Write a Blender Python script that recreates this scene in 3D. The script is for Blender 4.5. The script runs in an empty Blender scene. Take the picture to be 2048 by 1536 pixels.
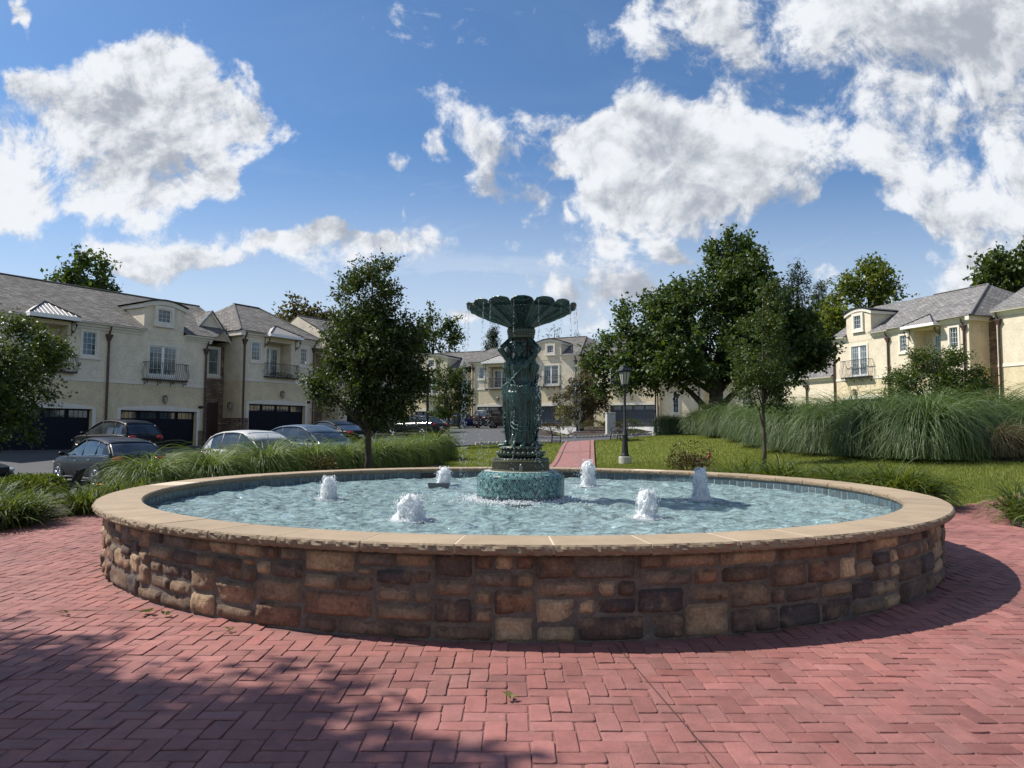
import bpy, bmesh, math, random
import numpy as np
from mathutils import Vector, Matrix, noise as mnoise
R = math.radians
SC = bpy.context.scene
COL = SC.collection
rng = np.random.default_rng(7)
random.seed(7)

# ------------------------------------------------------------------ objects
def tag(o, label=None, cat=None, group=None, kind=None):
    if label: o['label'] = label
    if cat: o['category'] = cat
    if group: o['group'] = group
    if kind: o['kind'] = kind
    return o

def empty(name, loc=(0, 0, 0), rz=0.0, label=None, cat=None, group=None):
    o = bpy.data.objects.new(name, None)
    o.empty_display_size = 0.2
    COL.objects.link(o)
    o.location = loc
    o.rotation_euler = (0, 0, rz)
    return tag(o, label, cat, group)

def raw(name, V, F, mat=None, parent=None, smooth=False, mi=None, uv=None, col=None):
    """one mesh object from vertex and face lists (faces may be an (n,k) array)"""
    me = bpy.data.meshes.new(name)
    V = np.asarray(V, dtype=np.float32).reshape(-1, 3)
    if isinstance(F, np.ndarray):
        k = F.shape[1]; n = F.shape[0]
        me.vertices.add(len(V)); me.vertices.foreach_set('co', V.ravel())
        me.loops.add(n * k); me.loops.foreach_set('vertex_index', F.astype(np.int32).ravel())
        me.polygons.add(n)
        me.polygons.foreach_set('loop_start', np.arange(0, n * k, k, dtype=np.int32))
        me.polygons.foreach_set('loop_total', np.full(n, k, dtype=np.int32))
        me.update(calc_edges=True)
    else:
        me.from_pydata(V.tolist(), [], F)
        me.update()
    mats = mat if isinstance(mat, (list, tuple)) else [mat]
    for m in mats:
        if m: me.materials.append(m)
    if mi is not None: me.polygons.foreach_set('material_index', np.asarray(mi, dtype=np.int32))
    if smooth: me.polygons.foreach_set('use_smooth', np.ones(len(me.polygons), dtype=bool))
    if uv is not None:
        l = me.uv_layers.new(name='UVMap'); l.data.foreach_set('uv', np.asarray(uv, dtype=np.float32).ravel())
    if col is not None:     # one colour per face
        a = me.attributes.new('tone', 'FLOAT_COLOR', 'FACE')
        c = np.ones((len(me.polygons), 4), dtype=np.float32); c[:, :np.asarray(col).shape[1]] = col
        a.data.foreach_set('color', c.ravel())
    o = bpy.data.objects.new(name, me)
    COL.objects.link(o)
    if parent is not None: o.parent = parent
    return o

class MB:
    """collects simple shapes into one mesh"""
    def __init__(s): s.v = []; s.f = []; s.m = []
    def add(s, V, F, m=0):
        b = len(s.v); s.v += [tuple(map(float, p)) for p in V]
        s.f += [tuple(i + b for i in f) for f in F]; s.m += [m] * len(F)
    def box(s, x0, x1, y0, y1, z0, z1, m=0, M=None):
        V = [Vector(p) for p in ((x0, y0, z0), (x1, y0, z0), (x1, y1, z0), (x0, y1, z0), (x0, y0, z1), (x1, y0, z1), (x1, y1, z1), (x0, y1, z1))]
        if M: V = [M @ p for p in V]
        s.add(V, [(0, 3, 2, 1), (4, 5, 6, 7), (0, 1, 5, 4), (1, 2, 6, 5), (2, 3, 7, 6), (3, 0, 4, 7)], m)
    def tube(s, pts, rad, n=8, m=0, cap=True, flat=1.0):
        pts = [Vector(p) for p in pts]
        if not hasattr(rad, '__len__'): rad = [rad] * len(pts)
        V = []; F = []; up = None
        for i, p in enumerate(pts):
            a = pts[max(i - 1, 0)]; b = pts[min(i + 1, len(pts) - 1)]
            t = (b - a)
            t = t.normalized() if t.length > 1e-9 else Vector((0, 0, 1))
            if up is None:
                ref = Vector((0, 0, 1)) if abs(t.z) < .9 else Vector((1, 0, 0))
                up = ref.cross(t).normalized()
            else:
                up = (up - t * up.dot(t)); up = up.normalized() if up.length > 1e-6 else t.orthogonal().normalized()
            w = t.cross(up)
            for k in range(n):
                an = 2 * math.pi * k / n
                V.append(p + (up * math.cos(an) + w * math.sin(an) * flat) * rad[i])
        for i in range(len(pts) - 1):
            for k in range(n):
                F.append((i * n + k, i * n + (k + 1) % n, (i + 1) * n + (k + 1) % n, (i + 1) * n + k))
        if cap:
            F.append(tuple(range(n - 1, -1, -1))); F.append(tuple(range((len(pts) - 1) * n, len(pts) * n)))
        s.add(V, F, m)
    def lathe(s, prof, n=24, m=0, c=(0, 0, 0), cap=True, mod=None):
        V = []; F = []
        for i, (r, z) in enumerate(prof):
            for k in range(n):
                a = 2 * math.pi * k / n
                rr, zz = (r, z) if mod is None else mod(r, z, a)
                V.append((c[0] + rr * math.cos(a), c[1] + rr * math.sin(a), c[2] + zz))
        for i in range(len(prof) - 1):
            for k in range(n):
                F.append((i * n + k, i * n + (k + 1) % n, (i + 1) * n + (k + 1) % n, (i + 1) * n + k))
        if cap:
            F.append(tuple(range(n - 1, -1, -1))); F.append(tuple(range((len(prof) - 1) * n, len(prof) * n)))
        s.add(V, F, m)
    def ball(s, c, r, nu=10, nv=7, m=0, M=None):
        r = r if hasattr(r, '__len__') else (r, r, r)
        V = [Vector((0, 0, -r[2]))]
        for j in range(1, nv):
            t = -math.pi / 2 + math.pi * j / nv
            for i in range(nu):
                a = 2 * math.pi * i / nu
                V.append(Vector((r[0] * math.cos(t) * math.cos(a), r[1] * math.cos(t) * math.sin(a), r[2] * math.sin(t))))
        V.append(Vector((0, 0, r[2])))
        if M: V = [M @ p for p in V]
        V = [p + Vector(c) for p in V]
        F = [(0, 1 + (i + 1) % nu, 1 + i) for i in range(nu)]
        for j in range(nv - 2):
            for i in range(nu):
                a = 1 + j * nu
                F.append((a + i, a + (i + 1) % nu, a + nu + (i + 1) % nu, a + nu + i))
        a = 1 + (nv - 2) * nu; e = len(V) - 1
        F += [(a + i, a + (i + 1) % nu, e) for i in range(nu)]
        s.add(V, F, m)
    def prism(s, poly, axis, a, b, m=0):
        """poly: 2D outline in the two other axes; extruded along axis from a to b"""
        def P(p, t):
            return {'x': (t, p[0], p[1]), 'y': (p[0], t, p[1]), 'z': (p[0], p[1], t)}[axis]
        n = len(poly); V = [P(p, a) for p in poly] + [P(p, b) for p in poly]
        F = [tuple(range(n - 1, -1, -1)), tuple(range(n, 2 * n))] + [(i, (i + 1) % n, n + (i + 1) % n, n + i) for i in range(n)]
        s.add(V, F, m)
    def build(s, name, mat, parent=None, smooth=False, bevel=0, seg=1, auto=None):
        o = raw(name, s.v, s.f, mat, parent, smooth, mi=s.m if isinstance(mat, (list, tuple)) else None)
        bm = bmesh.new(); bm.from_mesh(o.data); bmesh.ops.recalc_face_normals(bm, faces=bm.faces)
        if auto is not None:
            for e in bm.edges:
                if len(e.link_faces) == 2 and e.calc_face_angle(0) > auto: e.smooth = False
        bm.to_mesh(o.data); bm.free()
        if bevel:
            b = o.modifiers.new('bevel', 'BEVEL'); b.width = bevel; b.segments = seg; b.limit_method = 'ANGLE'; b.angle_limit = R(40)
        return o

def kids(o): return [c for c in COL.objects if c.parent is o]
def copy_tree(o, loc=None, rz=None, scale=None, parent=None):
    c = o.copy(); COL.objects.link(c)
    if parent is not None: c.parent = parent
    if loc is not None: c.location = loc
    if rz is not None: c.rotation_euler = (0, 0, rz)
    if scale is not None: c.scale = scale
    for ch in list(o.children): copy_tree(ch, parent=c)
    return c

# ------------------------------------------------------------------ materials
class NT:
    def __init__(s, nt): s.nt = nt; s.n = nt.nodes; s.l = nt.links
    def node(s, t, ins=None, **kw):
        n = s.n.new(t)
        for k, v in kw.items(): setattr(n, k, v)
        for k, v in (ins or {}).items():
            sock = n.inputs[k]
            if isinstance(v, bpy.types.NodeSocket): s.l.new(v, sock)
            else:
                if hasattr(v, '__len__') and len(v) == 3 and sock.type == 'RGBA': v = (*v, 1)
                sock.default_value = v
        return n
    def math(s, op, a, b=0.0, c=0.0, clamp=False):
        n = s.n.new('ShaderNodeMath'); n.operation = op; n.use_clamp = clamp
        for i, v in enumerate((a, b, c)):
            if isinstance(v, bpy.types.NodeSocket): s.l.new(v, n.inputs[i])
            else: n.inputs[i].default_value = v
        return n.outputs[0]
    def mix(s, f, a, b, blend='MIX'):
        n = s.n.new('ShaderNodeMix'); n.data_type = 'RGBA'; n.blend_type = blend; n.clamp_factor = True
        for i, v in ((0, f), (6, a), (7, b)):
            if isinstance(v, bpy.types.NodeSocket): s.l.new(v, n.inputs[i])
            else: n.inputs[i].default_value = (*v, 1) if hasattr(v, '__len__') and len(v) == 3 else v
        return n.outputs[2]
    def ramp(s, f, stops):
        n = s.n.new('ShaderNodeValToRGB'); e = n.color_ramp.elements
        while len(e) < len(stops): e.new(.5)
        for x, (p, c) in zip(e, stops):
            x.position = p; x.color = (*c, 1) if hasattr(c, '__len__') else (c, c, c, 1)
        s.l.new(f, n.inputs[0]); return n.outputs[0]
    def smooth(s, f, a, b, lo=0., hi=1.):
        n = s.n.new('ShaderNodeMapRange'); n.interpolation_type = 'SMOOTHSTEP'
        s.l.new(f, n.inputs[0]); n.inputs[1].default_value = a; n.inputs[2].default_value = b; n.inputs[3].default_value = lo; n.inputs[4].default_value = hi
        return n.outputs[0]
    def noise(s, vec, scale, detail=4, rough=.55, dist=0.):
        n = s.node('ShaderNodeTexNoise', {'Scale': scale, 'Detail': detail, 'Roughness': rough, 'Distortion': dist})
        if vec is not None: s.l.new(vec, n.inputs['Vector'])
        return n.outputs['Fac']

def newmat(name):
    m = bpy.data.materials.new(name); m.use_nodes = True; m.node_tree.nodes.clear()
    return m, NT(m.node_tree)

def mk(name, base, rough=.6, metal=0., var=0.15, vs=3., fine=0.08, fs=40., bump=0., bs=30., bd=.01, attr=False, spec=.5, coat=0., second=None, s2=1.2, stretch=None):
    """general purpose surface: colour broken up by two scales of noise, optional second tone, bump"""
    m, t = newmat(name)
    tc = t.node('ShaderNodeTexCoord').outputs['Object']
    if stretch: tc = t.node('ShaderNodeMapping', {'Vector': tc, 'Scale': stretch}).outputs[0]
    if attr: c = t.node('ShaderNodeAttribute', attribute_name='tone').outputs['Color']
    else: c = t.node('ShaderNodeRGB').outputs[0]; c.default_value = (*base, 1)
    if second is not None:
        f = t.smooth(t.noise(tc, s2, 6, .62), .45, .62)
        c = t.mix(f, c, second)
    if var:
        f = t.noise(tc, vs, 5, .6); k = t.smooth(f, .3, .7, 1 - var, 1 + var)
        c = t.mix(1.0, c, t.node('ShaderNodeCombineColor', {0: k, 1: k, 2: k}).outputs[0], 'MULTIPLY')
    if fine:
        f = t.noise(tc, fs, 3, .7); k = t.smooth(f, .25, .75, 1 - fine, 1 + fine)
        c = t.mix(1.0, c, t.node('ShaderNodeCombineColor', {0: k, 1: k, 2: k}).outputs[0], 'MULTIPLY')
    b = t.node('ShaderNodeBsdfPrincipled', {'Base Color': c, 'Roughness': rough, 'Metallic': metal, 'Specular IOR Level': spec, 'Coat Weight': coat})
    if bump:
        h = t.noise(tc, bs, 5, .65)
        bn = t.node('ShaderNodeBump', {'Strength': bump, 'Distance': bd, 'Height': h}); t.l.new(bn.outputs[0], b.inputs['Normal'])
    t.l.new(b.outputs[0], t.node('ShaderNodeOutputMaterial').inputs[0])
    return m

def leafmat(name, dark, mid, light, trans=.35, rough=.45, tint=(1.5, 1.35, .5), straw=None):
    """leaves and blades: every leaf is a mesh island with a tone of its own, part of the light passes through"""
    m, t = newmat(name)
    g = t.node('ShaderNodeNewGeometry')
    tc = t.node('ShaderNodeTexCoord').outputs['Object']
    r = t.math('ADD', t.math('MULTIPLY', g.outputs['Random Per Island'], .65), t.math('MULTIPLY', t.noise(tc, 1.3, 3), .35))
    c = t.ramp(r, [(.12, dark), (.5, mid), (.92, light)] if straw is None else [(.12, dark), (.46, mid), (.86, light), (.93, straw)])
    p = t.node('ShaderNodeBsdfPrincipled', {'Base Color': c, 'Roughness': rough, 'Specular IOR Level': .45})
    tr = t.node('ShaderNodeBsdfTranslucent', {'Color': t.mix(1., c, tint, 'MULTIPLY')})
    mx = t.node('ShaderNodeMixShader', {0: trans, 1: p.outputs[0], 2: tr.outputs[0]})
    t.l.new(mx.outputs[0], t.node('ShaderNodeOutputMaterial').inputs[0])
    return m

M = {}
M['stucco_up'] = mk('stucco_cream', (.69, .61, .48), .9, var=.10, vs=1.3, fine=.14, fs=9, bump=.5, bs=11, bd=.02)
M['stucco_low'] = mk('stucco_tan', (.64, .54, .36), .9, var=.12, vs=1.3, fine=.14, fs=9, bump=.5, bs=11, bd=.02)
M['stucco_sun'] = mk('stucco_warm', (.66, .58, .44), .9, var=.10, vs=1.2, fine=.12, fs=9, bump=.5, bs=11, bd=.02)
M['trim'] = mk('painted_trim', (.70, .65, .56), .7, var=.05, fine=.03)
M['white'] = mk('white_paint', (.78, .78, .76), .5, var=.04, fine=.02)
M['iron'] = mk('black_iron', (.012, .012, .014), .45, var=.1)
M['copper'] = mk('weathered_copper', (.085, .045, .035), .5, .3, var=.3, vs=4)
M['navy'] = mk('navy_door', (.004, .005, .013), .6, var=.1, spec=.25)
M['slategrey'] = mk('slate_blue_door', (.035, .045, .06), .5, var=.1)
M['stonev'] = None
M['concrete'] = mk('concrete', (.42, .40, .36), .9, var=.12, fine=.1, bump=.3)
M['conc_apron'] = mk('concrete_apron', (.36, .36, .35), .9, var=.1, vs=.6, fine=.06)
M['bark'] = mk('bark', (.07, .055, .042), .95, var=.4, vs=8, bump=.9, bs=25, bd=.02, stretch=(1, 1, .25))
M['rubber'] = mk('rubber', (.015, .015, .015), .8)
M['rim'] = mk('alloy_rim', (.5, .5, .52), .3, .9, var=.05)
M['blackplastic'] = mk('black_plastic', (.012, .012, .013), .5)
M['brass'] = mk('aged_brass', (.16, .09, .045), .5, .4, var=.3)
M['lampblack'] = mk('lamp_black', (.009, .010, .011), .55, var=.15)
M['boxgrey'] = mk('cabinet_paint', (.50, .51, .47), .55, var=.05, vs=2)
M['mulch'] = mk('mulch', (.042, .028, .02), .98, var=.5, vs=14, fine=.4, fs=60, bump=1., bs=35, bd=.05)

def glass_dark(name, base, rough=.04):
    m, t = newmat(name)
    tc = t.node('ShaderNodeTexCoord').outputs['Object']
    k = t.smooth(t.noise(tc, 1.4, 3), .35, .65)
    c = t.mix(k, base, tuple(min(1, x * 2.2 + .01) for x in base))
    b = t.node('ShaderNodeBsdfPrincipled', {'Base Color': c, 'Roughness': rough, 'Specular IOR Level': .9})
    bn = t.node('ShaderNodeBump', {'Strength': .05, 'Distance': .05, 'Height': t.noise(tc, .9, 2)}); t.l.new(bn.outputs[0], b.inputs['Normal'])
    t.l.new(b.outputs[0], t.node('ShaderNodeOutputMaterial').inputs[0])
    return m
M['pane'] = glass_dark('window_pane', (.022, .030, .036))
M['curtain'] = glass_dark('window_pane_with_blinds', (.085, .105, .105))
M['carglass'] = glass_dark('car_glass', (.012, .015, .018), .02)
M['lampglass'] = mk('lamp_glass', (.35, .36, .33), .2, var=.1)

def brickmat(name, tones, bw, bh, mortar, msize=.012, rough=.9, bump=.6, noise_amt=.5, offset=.5, freq=2):
    """courses laid out in metres on the UV map (shingles, ledge stone, block)"""
    m, t = newmat(name)
    uv = t.node('ShaderNodeTexCoord').outputs['UV']
    wob = t.node('ShaderNodeTexNoise', {'Vector': uv, 'Scale': 2.2, 'Detail': 2.})
    uvw = t.node('ShaderNodeVectorMath', {0: uv, 1: t.node('ShaderNodeVectorMath', {0: wob.outputs['Color'], 1: (.04, .03, 0)}, operation='MULTIPLY').outputs[0]}, operation='ADD').outputs[0]
    br = t.node('ShaderNodeTexBrick', {'Vector': uvw, 'Color1': (0, 0, 0, 1), 'Color2': (1, 1, 1, 1), 'Mortar': (0, 0, 0, 1), 'Scale': 1., 'Mortar Size': msize, 'Mortar Smooth': .3, 'Brick Width': bw, 'Row Height': bh}, offset=offset, offset_frequency=freq)
    c = t.ramp(br.outputs['Color'], [(i / (len(tones) - 1), c) for i, c in enumerate(tones)])
    n1 = t.noise(uv, 1.1, 6, .65); n2 = t.noise(uv, 14, 4, .7)
    k = t.math('ADD', t.smooth(n1, .3, .7, 1 - noise_amt * .4, 1 + noise_amt * .4), t.smooth(n2, .2, .8, -noise_amt * .25, noise_amt * .25))
    c = t.mix(1., c, t.node('ShaderNodeCombineColor', {0: k, 1: k, 2: k}).outputs[0], 'MULTIPLY')
    c = t.mix(br.outputs['Fac'], c, mortar)
    b = t.node('ShaderNodeBsdfPrincipled', {'Base Color': c, 'Roughness': rough})
    h = t.math('SUBTRACT', t.math('MULTIPLY', n2, .35), t.math('MULTIPLY', br.outputs['Fac'], 1.))
    bn = t.node('ShaderNodeBump', {'Strength': bump, 'Distance': .025, 'Height': h}); t.l.new(bn.outputs[0], b.inputs['Normal'])
    t.l.new(b.outputs[0], t.node('ShaderNodeOutputMaterial').inputs[0])
    return m
M['shingle'] = brickmat('roof_shingle', [(.075, .068, .062), (.14, .13, .12), (.20, .187, .172)], .34, .16, (.03, .025, .022), .016, offset=.37, noise_amt=.5)
M['shingle_grey'] = brickmat('roof_shingle_grey', [(.13, .125, .12), (.19, .18, .175), (.26, .25, .24)], .34, .16, (.04, .037, .037), .016, offset=.37, noise_amt=.45)
M['ledge'] = brickmat('ledge_stone', [(.13, .085, .06), (.26, .18, .12), (.17, .12, .10), (.33, .24, .16)], .34, .13, (.06, .05, .045), .012, offset=.43, noise_amt=.9)
M['block'] = brickmat('granite_block', [(.30, .30, .29), (.42, .41, .40)], .26, .5, (.06, .06, .055), .03, noise_amt=.5)
M['metalroof'] = mk('standing_seam_metal', (.46, .43, .40), .4, .2, var=.1)
M['metalroof_dark'] = mk('standing_seam_edge', (.03, .026, .024), .4, .5, var=.1)

# ------------------------------------------------------------------ terrain
FX, FY = .119, 9.29            # centre of the pool
CTRL = np.array([(-25.5, 35.4, .22), (-20, 44, .25), (-28, 31, .2), (-17, 48.3, .72), (-14.5, 52.5, .75), (-11, 60, 1.0), (-11, 79, 1.62), (1.4, 76, 1.76), (14, 71.5, 1.78), (22, 69, 1.85),
  (27, 54, 1.75), (24.5, 61, 1.7), (30, 46, 1.8), (33, 38, 1.8), (-22, 28, -.4), (-14, 26, -.45), (-13, 34, -.05), (-18.5, 33.5, .02), (-9.5, 21.5, -.42), (-12, 19, -.44), (-8.5, 26, -.38), (-10.2, 15.8, -.46), (-9.4, 36.5, .25), (-10, 41, .35), (-8, 58, 1.0), (-18, 20, -.48), (-7.5, 15, .05), (-4, 20, .1), (-2.9, 28, .3), (-2.95, 34, .5),
  (1.5, 22.6, .2), (4.6, 41, .66), (0, 48, .9), (0, 62, 1.35), (10.5, 18, .65), (7.1, 20, .43), (3.9, 25, .27), (7.5, 37, 1.15), (9, 38, 1.15), (8.5, 14.5, .2), (13, 30, 1.3), (20, 35, 1.6), (18, 20, 1.05), (12, 46, 1.3), (14, 14.5, .45),
  (-60, 40, 0.3), (60, 40, 2), (0, 150, 3), (60, -20, 0.5), (-60, -20, 0), (0, -30, 0), (-60, 100, 1.5), (70, 100, 2.5), (-12, 6, 0), (12, 4, 0), (-9, 11.5, 0.)])
def _U(r2): return np.where(r2 > 1e-9, r2 * np.log(np.maximum(r2, 1e-9)) * .5, 0)
def _tps():
    P = CTRL[:, :2] / 30; n = len(P)
    K = _U(((P[:, None] - P[None]) ** 2).sum(-1)) + np.eye(n) * 2e-3
    A = np.zeros((n + 3, n + 3)); A[:n, :n] = K; A[:n, n] = 1; A[:n, n + 1:] = P; A[n, :n] = 1; A[n + 1:, :n] = P.T
    b = np.zeros(n + 3); b[:n] = CTRL[:, 2]
    return P, np.linalg.solve(A, b)
_P, _W = _tps()
def sst(x, a, b):
    t = np.clip((x - a) / (b - a), 0, 1); return t * t * (3 - 2 * t)
def HZ(x, y):
    x = np.asarray(x, float); y = np.asarray(y, float); sh = x.shape
    xc = np.clip(x.ravel(), -58, 58); yc = np.clip(y.ravel(), -18, 140)
    q = np.stack([xc, yc], 1) / 30
    z = np.concatenate([_U(((q[i:i + 20000, None] - _P[None]) ** 2).sum(-1)) @ _W[:-3] for i in range(0, len(q), 20000)]) if len(q) else np.zeros(0)
    z = z + _W[-3] + q @ _W[-2:]
    xr, yr = x.ravel(), y.ravel()
    d1 = np.hypot(xr - FX, yr - FY) - 7.0
    d2 = np.hypot(np.maximum(np.abs(xr) - 13, 0), np.maximum(yr - 8.6, 0))
    z = z * sst(np.minimum(d1, d2), 0., 4.6)
    return z.reshape(sh)
def hz(x, y): return float(HZ(np.array([x]), np.array([y]))[0])

def grid_axis(lo, hi, fine0, fine1, step, grow=1.25):
    a = list(np.arange(fine0, fine1 + 1e-6, step)); s = step
    while a[-1] < hi: s *= grow; a.append(a[-1] + s)
    s = step
    while a[0] > lo: s *= grow; a.insert(0, a[0] - s)
    return np.array(a)
gx = grid_axis(-1500, 1500, -32, 36, .8); gy = grid_axis(-600, 2500, -4, 82, .8)
XX, YY = np.meshgrid(gx, gy)
ZZ = HZ(XX, YY) - .05
nx, ny = len(gx), len(gy)
idx = np.arange(nx * ny).reshape(ny, nx)
F = np.stack([idx[:-1, :-1], idx[:-1, 1:], idx[1:, 1:], idx[1:, :-1]], -1).reshape(-1, 4)

def lawnmat():
    m, t = newmat('lawn_turf')
    tc = t.node('ShaderNodeTexCoord').outputs['Object']
    big = t.noise(tc, .35, 4, .6); med = t.noise(tc, 3., 5, .65); fin = t.noise(tc, 55., 3, .7)
    c = t.ramp(big, [(.3, (.12, .155, .026)), (.52, (.15, .175, .033)), (.72, (.19, .19, .05))])
    c = t.mix(t.smooth(med, .55, .75), c, (.17, .15, .045))
    k = t.smooth(fin, .25, .75, .55, 1.45)
    c = t.mix(1., c, t.node('ShaderNodeCombineColor', {0: k, 1: k, 2: k}).outputs[0], 'MULTIPLY')
    b = t.node('ShaderNodeBsdfPrincipled', {'Base Color': c, 'Roughness': .85, 'Specular IOR Level': .2})
    bn = t.node('ShaderNodeBump', {'Strength': .8, 'Distance': .03, 'Height': fin}); t.l.new(bn.outputs[0], b.inputs['Normal'])
    t.l.new(b.outputs[0], t.node('ShaderNodeOutputMaterial').inputs[0])
    return m
M['lawn'] = lawnmat()
tag(raw('lawn', np.stack([XX, YY, ZZ], -1), F, M['lawn'], smooth=True), kind='structure')

def drape(name, poly, mat, off, maxlen=1.0, kind='structure'):
    bm = bmesh.new()
    f = bm.faces.new([bm.verts.new((x, y, 0)) for x, y in poly])
    bmesh.ops.triangulate(bm, faces=[f])
    for _ in range(9):
        es = [e for e in bm.edges if e.calc_length() > maxlen]
        if not es: break
        bmesh.ops.subdivide_edges(bm, edges=es, cuts=1)
        bmesh.ops.triangulate(bm, faces=[f for f in bm.faces if len(f.verts) > 3])
    co = np.array([v.co[:2] for v in bm.verts]); z = HZ(co[:, 0], co[:, 1]) + off
    for v, h in zip(bm.verts, z): v.co.z = h
    bmesh.ops.recalc_face_normals(bm, faces=bm.faces)
    for f in bm.faces:
        if f.normal.z < 0: f.normal_flip()
        f.smooth = True
    me = bpy.data.meshes.new(name); bm.to_mesh(me); bm.free(); me.materials.append(mat)
    o = bpy.data.objects.new(name, me); COL.objects.link(o)
    if kind: o['kind'] = kind
    return o
def smoothpoly(p, it=2):
    for _ in range(it):
        q = []
        for i in range(len(p)):
            a, b = p[i], p[(i + 1) % len(p)]
            q += [(a[0] * .75 + b[0] * .25, a[1] * .75 + b[1] * .25), (a[0] * .25 + b[0] * .75, a[1] * .25 + b[1] * .75)]
        p = q
    return p

M['asphalt'] = mk('asphalt', (.070, .071, .074), .92, var=.22, vs=.5, fine=.25, fs=70, bump=.3, bs=120, bd=.01, second=(.055, .055, .058), s2=.5)
drape('road', [(16, 41.5), (1, 40), (-2.0, 38.8), (-4.6, 32), (-7.6, 23.5), (-12.5, 17.5), (-30, 13), (-45, 18), (-33, 24), (-22.4, 40.3), (-14.2, 53.2), (-11, 62), (-11.5, 78.5), (1.4, 75.6), (2.2, 60), (3.4, 48.5), (10, 47.2), (16, 47.5)], M['asphalt'], .02)
# driveways of pale concrete in front of the far garages
drape('driveway', [(4.0, 48.3), (7.2, 48.0), (6.2, 74.5), (1.6, 75.4)], M['conc_apron'], .03)
drape('driveway', [(9.2, 47.6), (12.4, 47.8), (14.6, 71.5), (10.8, 72.5)], M['conc_apron'], .03)
# planted beds
bedL = smoothpoly([(-7.2, 8.4), (-6.9, 12.0), (-5.0, 15.6), (-2.8, 17.0), (-3.0, 20), (-2.4, 25), (-2.6, 27.2), (-3.8, 28), (-6.2, 24.5), (-9, 19.5), (-12, 15.6), (-11.6, 12.5), (-10.4, 9.0)], 2)
drape('planting_bed', bedL, M['mulch'], .012, .8)
bedR = smoothpoly([(7.2, 39.5), (8.8, 35), (9.6, 28.5), (9.6, 23.5), (9.7, 20.4), (11.0, 18.2), (14.0, 16.6), (22, 17), (26, 26), (20, 38), (11, 44)], 2)
drape('planting_bed', bedR, M['mulch'], .012, .8)
bedC = smoothpoly([(-.2, 47.6), (3.3, 47.0), (3.2, 60), (1.2, 66), (-1.2, 62)], 1)
drape('planting_bed', bedC, M['mulch'], .05, .8)
bedC2 = smoothpoly([(3.2, 46.6), (9.8, 46.4), (10.2, 60), (8.6, 73), (6.6, 73.5), (5.6, 58)], 1)
drape('planting_bed', bedC2, M['mulch'], .06, .8)
bedC3 = smoothpoly([(11.6, 46.8), (18, 46), (22, 60), (15.5, 70), (13.5, 62)], 1)
drape('planting_bed', bedC3, M['mulch'], .06, .8)
bedF = [(FX + r * math.cos(R(a)), FY + r * math.sin(R(a))) for r, a in [(7.15, b) for b in range(37, 84, 4)] + [(8.1, 80), (8.7, 70), (8.5, 60), (8.9, 50), (8.6, 42), (7.9, 37)]]
drape('planting_bed', bedF, M['mulch'], .012, .6)
bedS = smoothpoly([(7.1, 9.5), (7.4, 10.9), (8.9, 11.3), (9.7, 10.5), (9.0, 9.1), (7.6, 8.7)], 1)
drape('planting_bed', bedS, M['mulch'], .02, .8)

# ------------------------------------------------------------------ stamped brick plaza
def plazamat(attr=True):
    m, t = newmat('red_pavers')
    tc = t.node('ShaderNodeTexCoord').outputs['Object']
    c = t.node('ShaderNodeAttribute', attribute_name='tone').outputs['Color']
    n1 = t.noise(tc, .55, 5, .6); n2 = t.noise(tc, 7, 5, .7); n3 = t.noise(tc, 160, 3, .75)
    k = t.math('ADD', t.math('ADD', t.smooth(n1, .3, .7, .80, 1.14), t.smooth(n2, .3, .7, -.13, .11)), t.smooth(n3, .25, .75, -.17, .17))
    c = t.mix(1., c, t.node('ShaderNodeCombineColor', {0: k, 1: k, 2: k}).outputs[0], 'MULTIPLY')
    c = t.mix(t.smooth(t.noise(tc, 1.7, 7, .7), .58, .78, 0, .45), c, (.38, .22, .195))
    c = t.mix(t.smooth(t.noise(tc, .9, 7, .7, .6), .58, .78, 0, .6), c, (.14, .075, .068))
    b = t.node('ShaderNodeBsdfPrincipled', {'Base Color': c, 'Roughness': .72, 'Specular IOR Level': .4})
    h = t.math('ADD', t.math('MULTIPLY', n2, 1.), t.math('MULTIPLY', n3, .35))
    bn = t.node('ShaderNodeBump', {'Strength': .55, 'Distance': .012, 'Height': h}); t.l.new(bn.outputs[0], b.inputs['Normal'])
    t.l.new(b.outputs[0], t.node('ShaderNodeOutputMaterial').inputs[0])
    return m
M['paver'] = plazamat()
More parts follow.
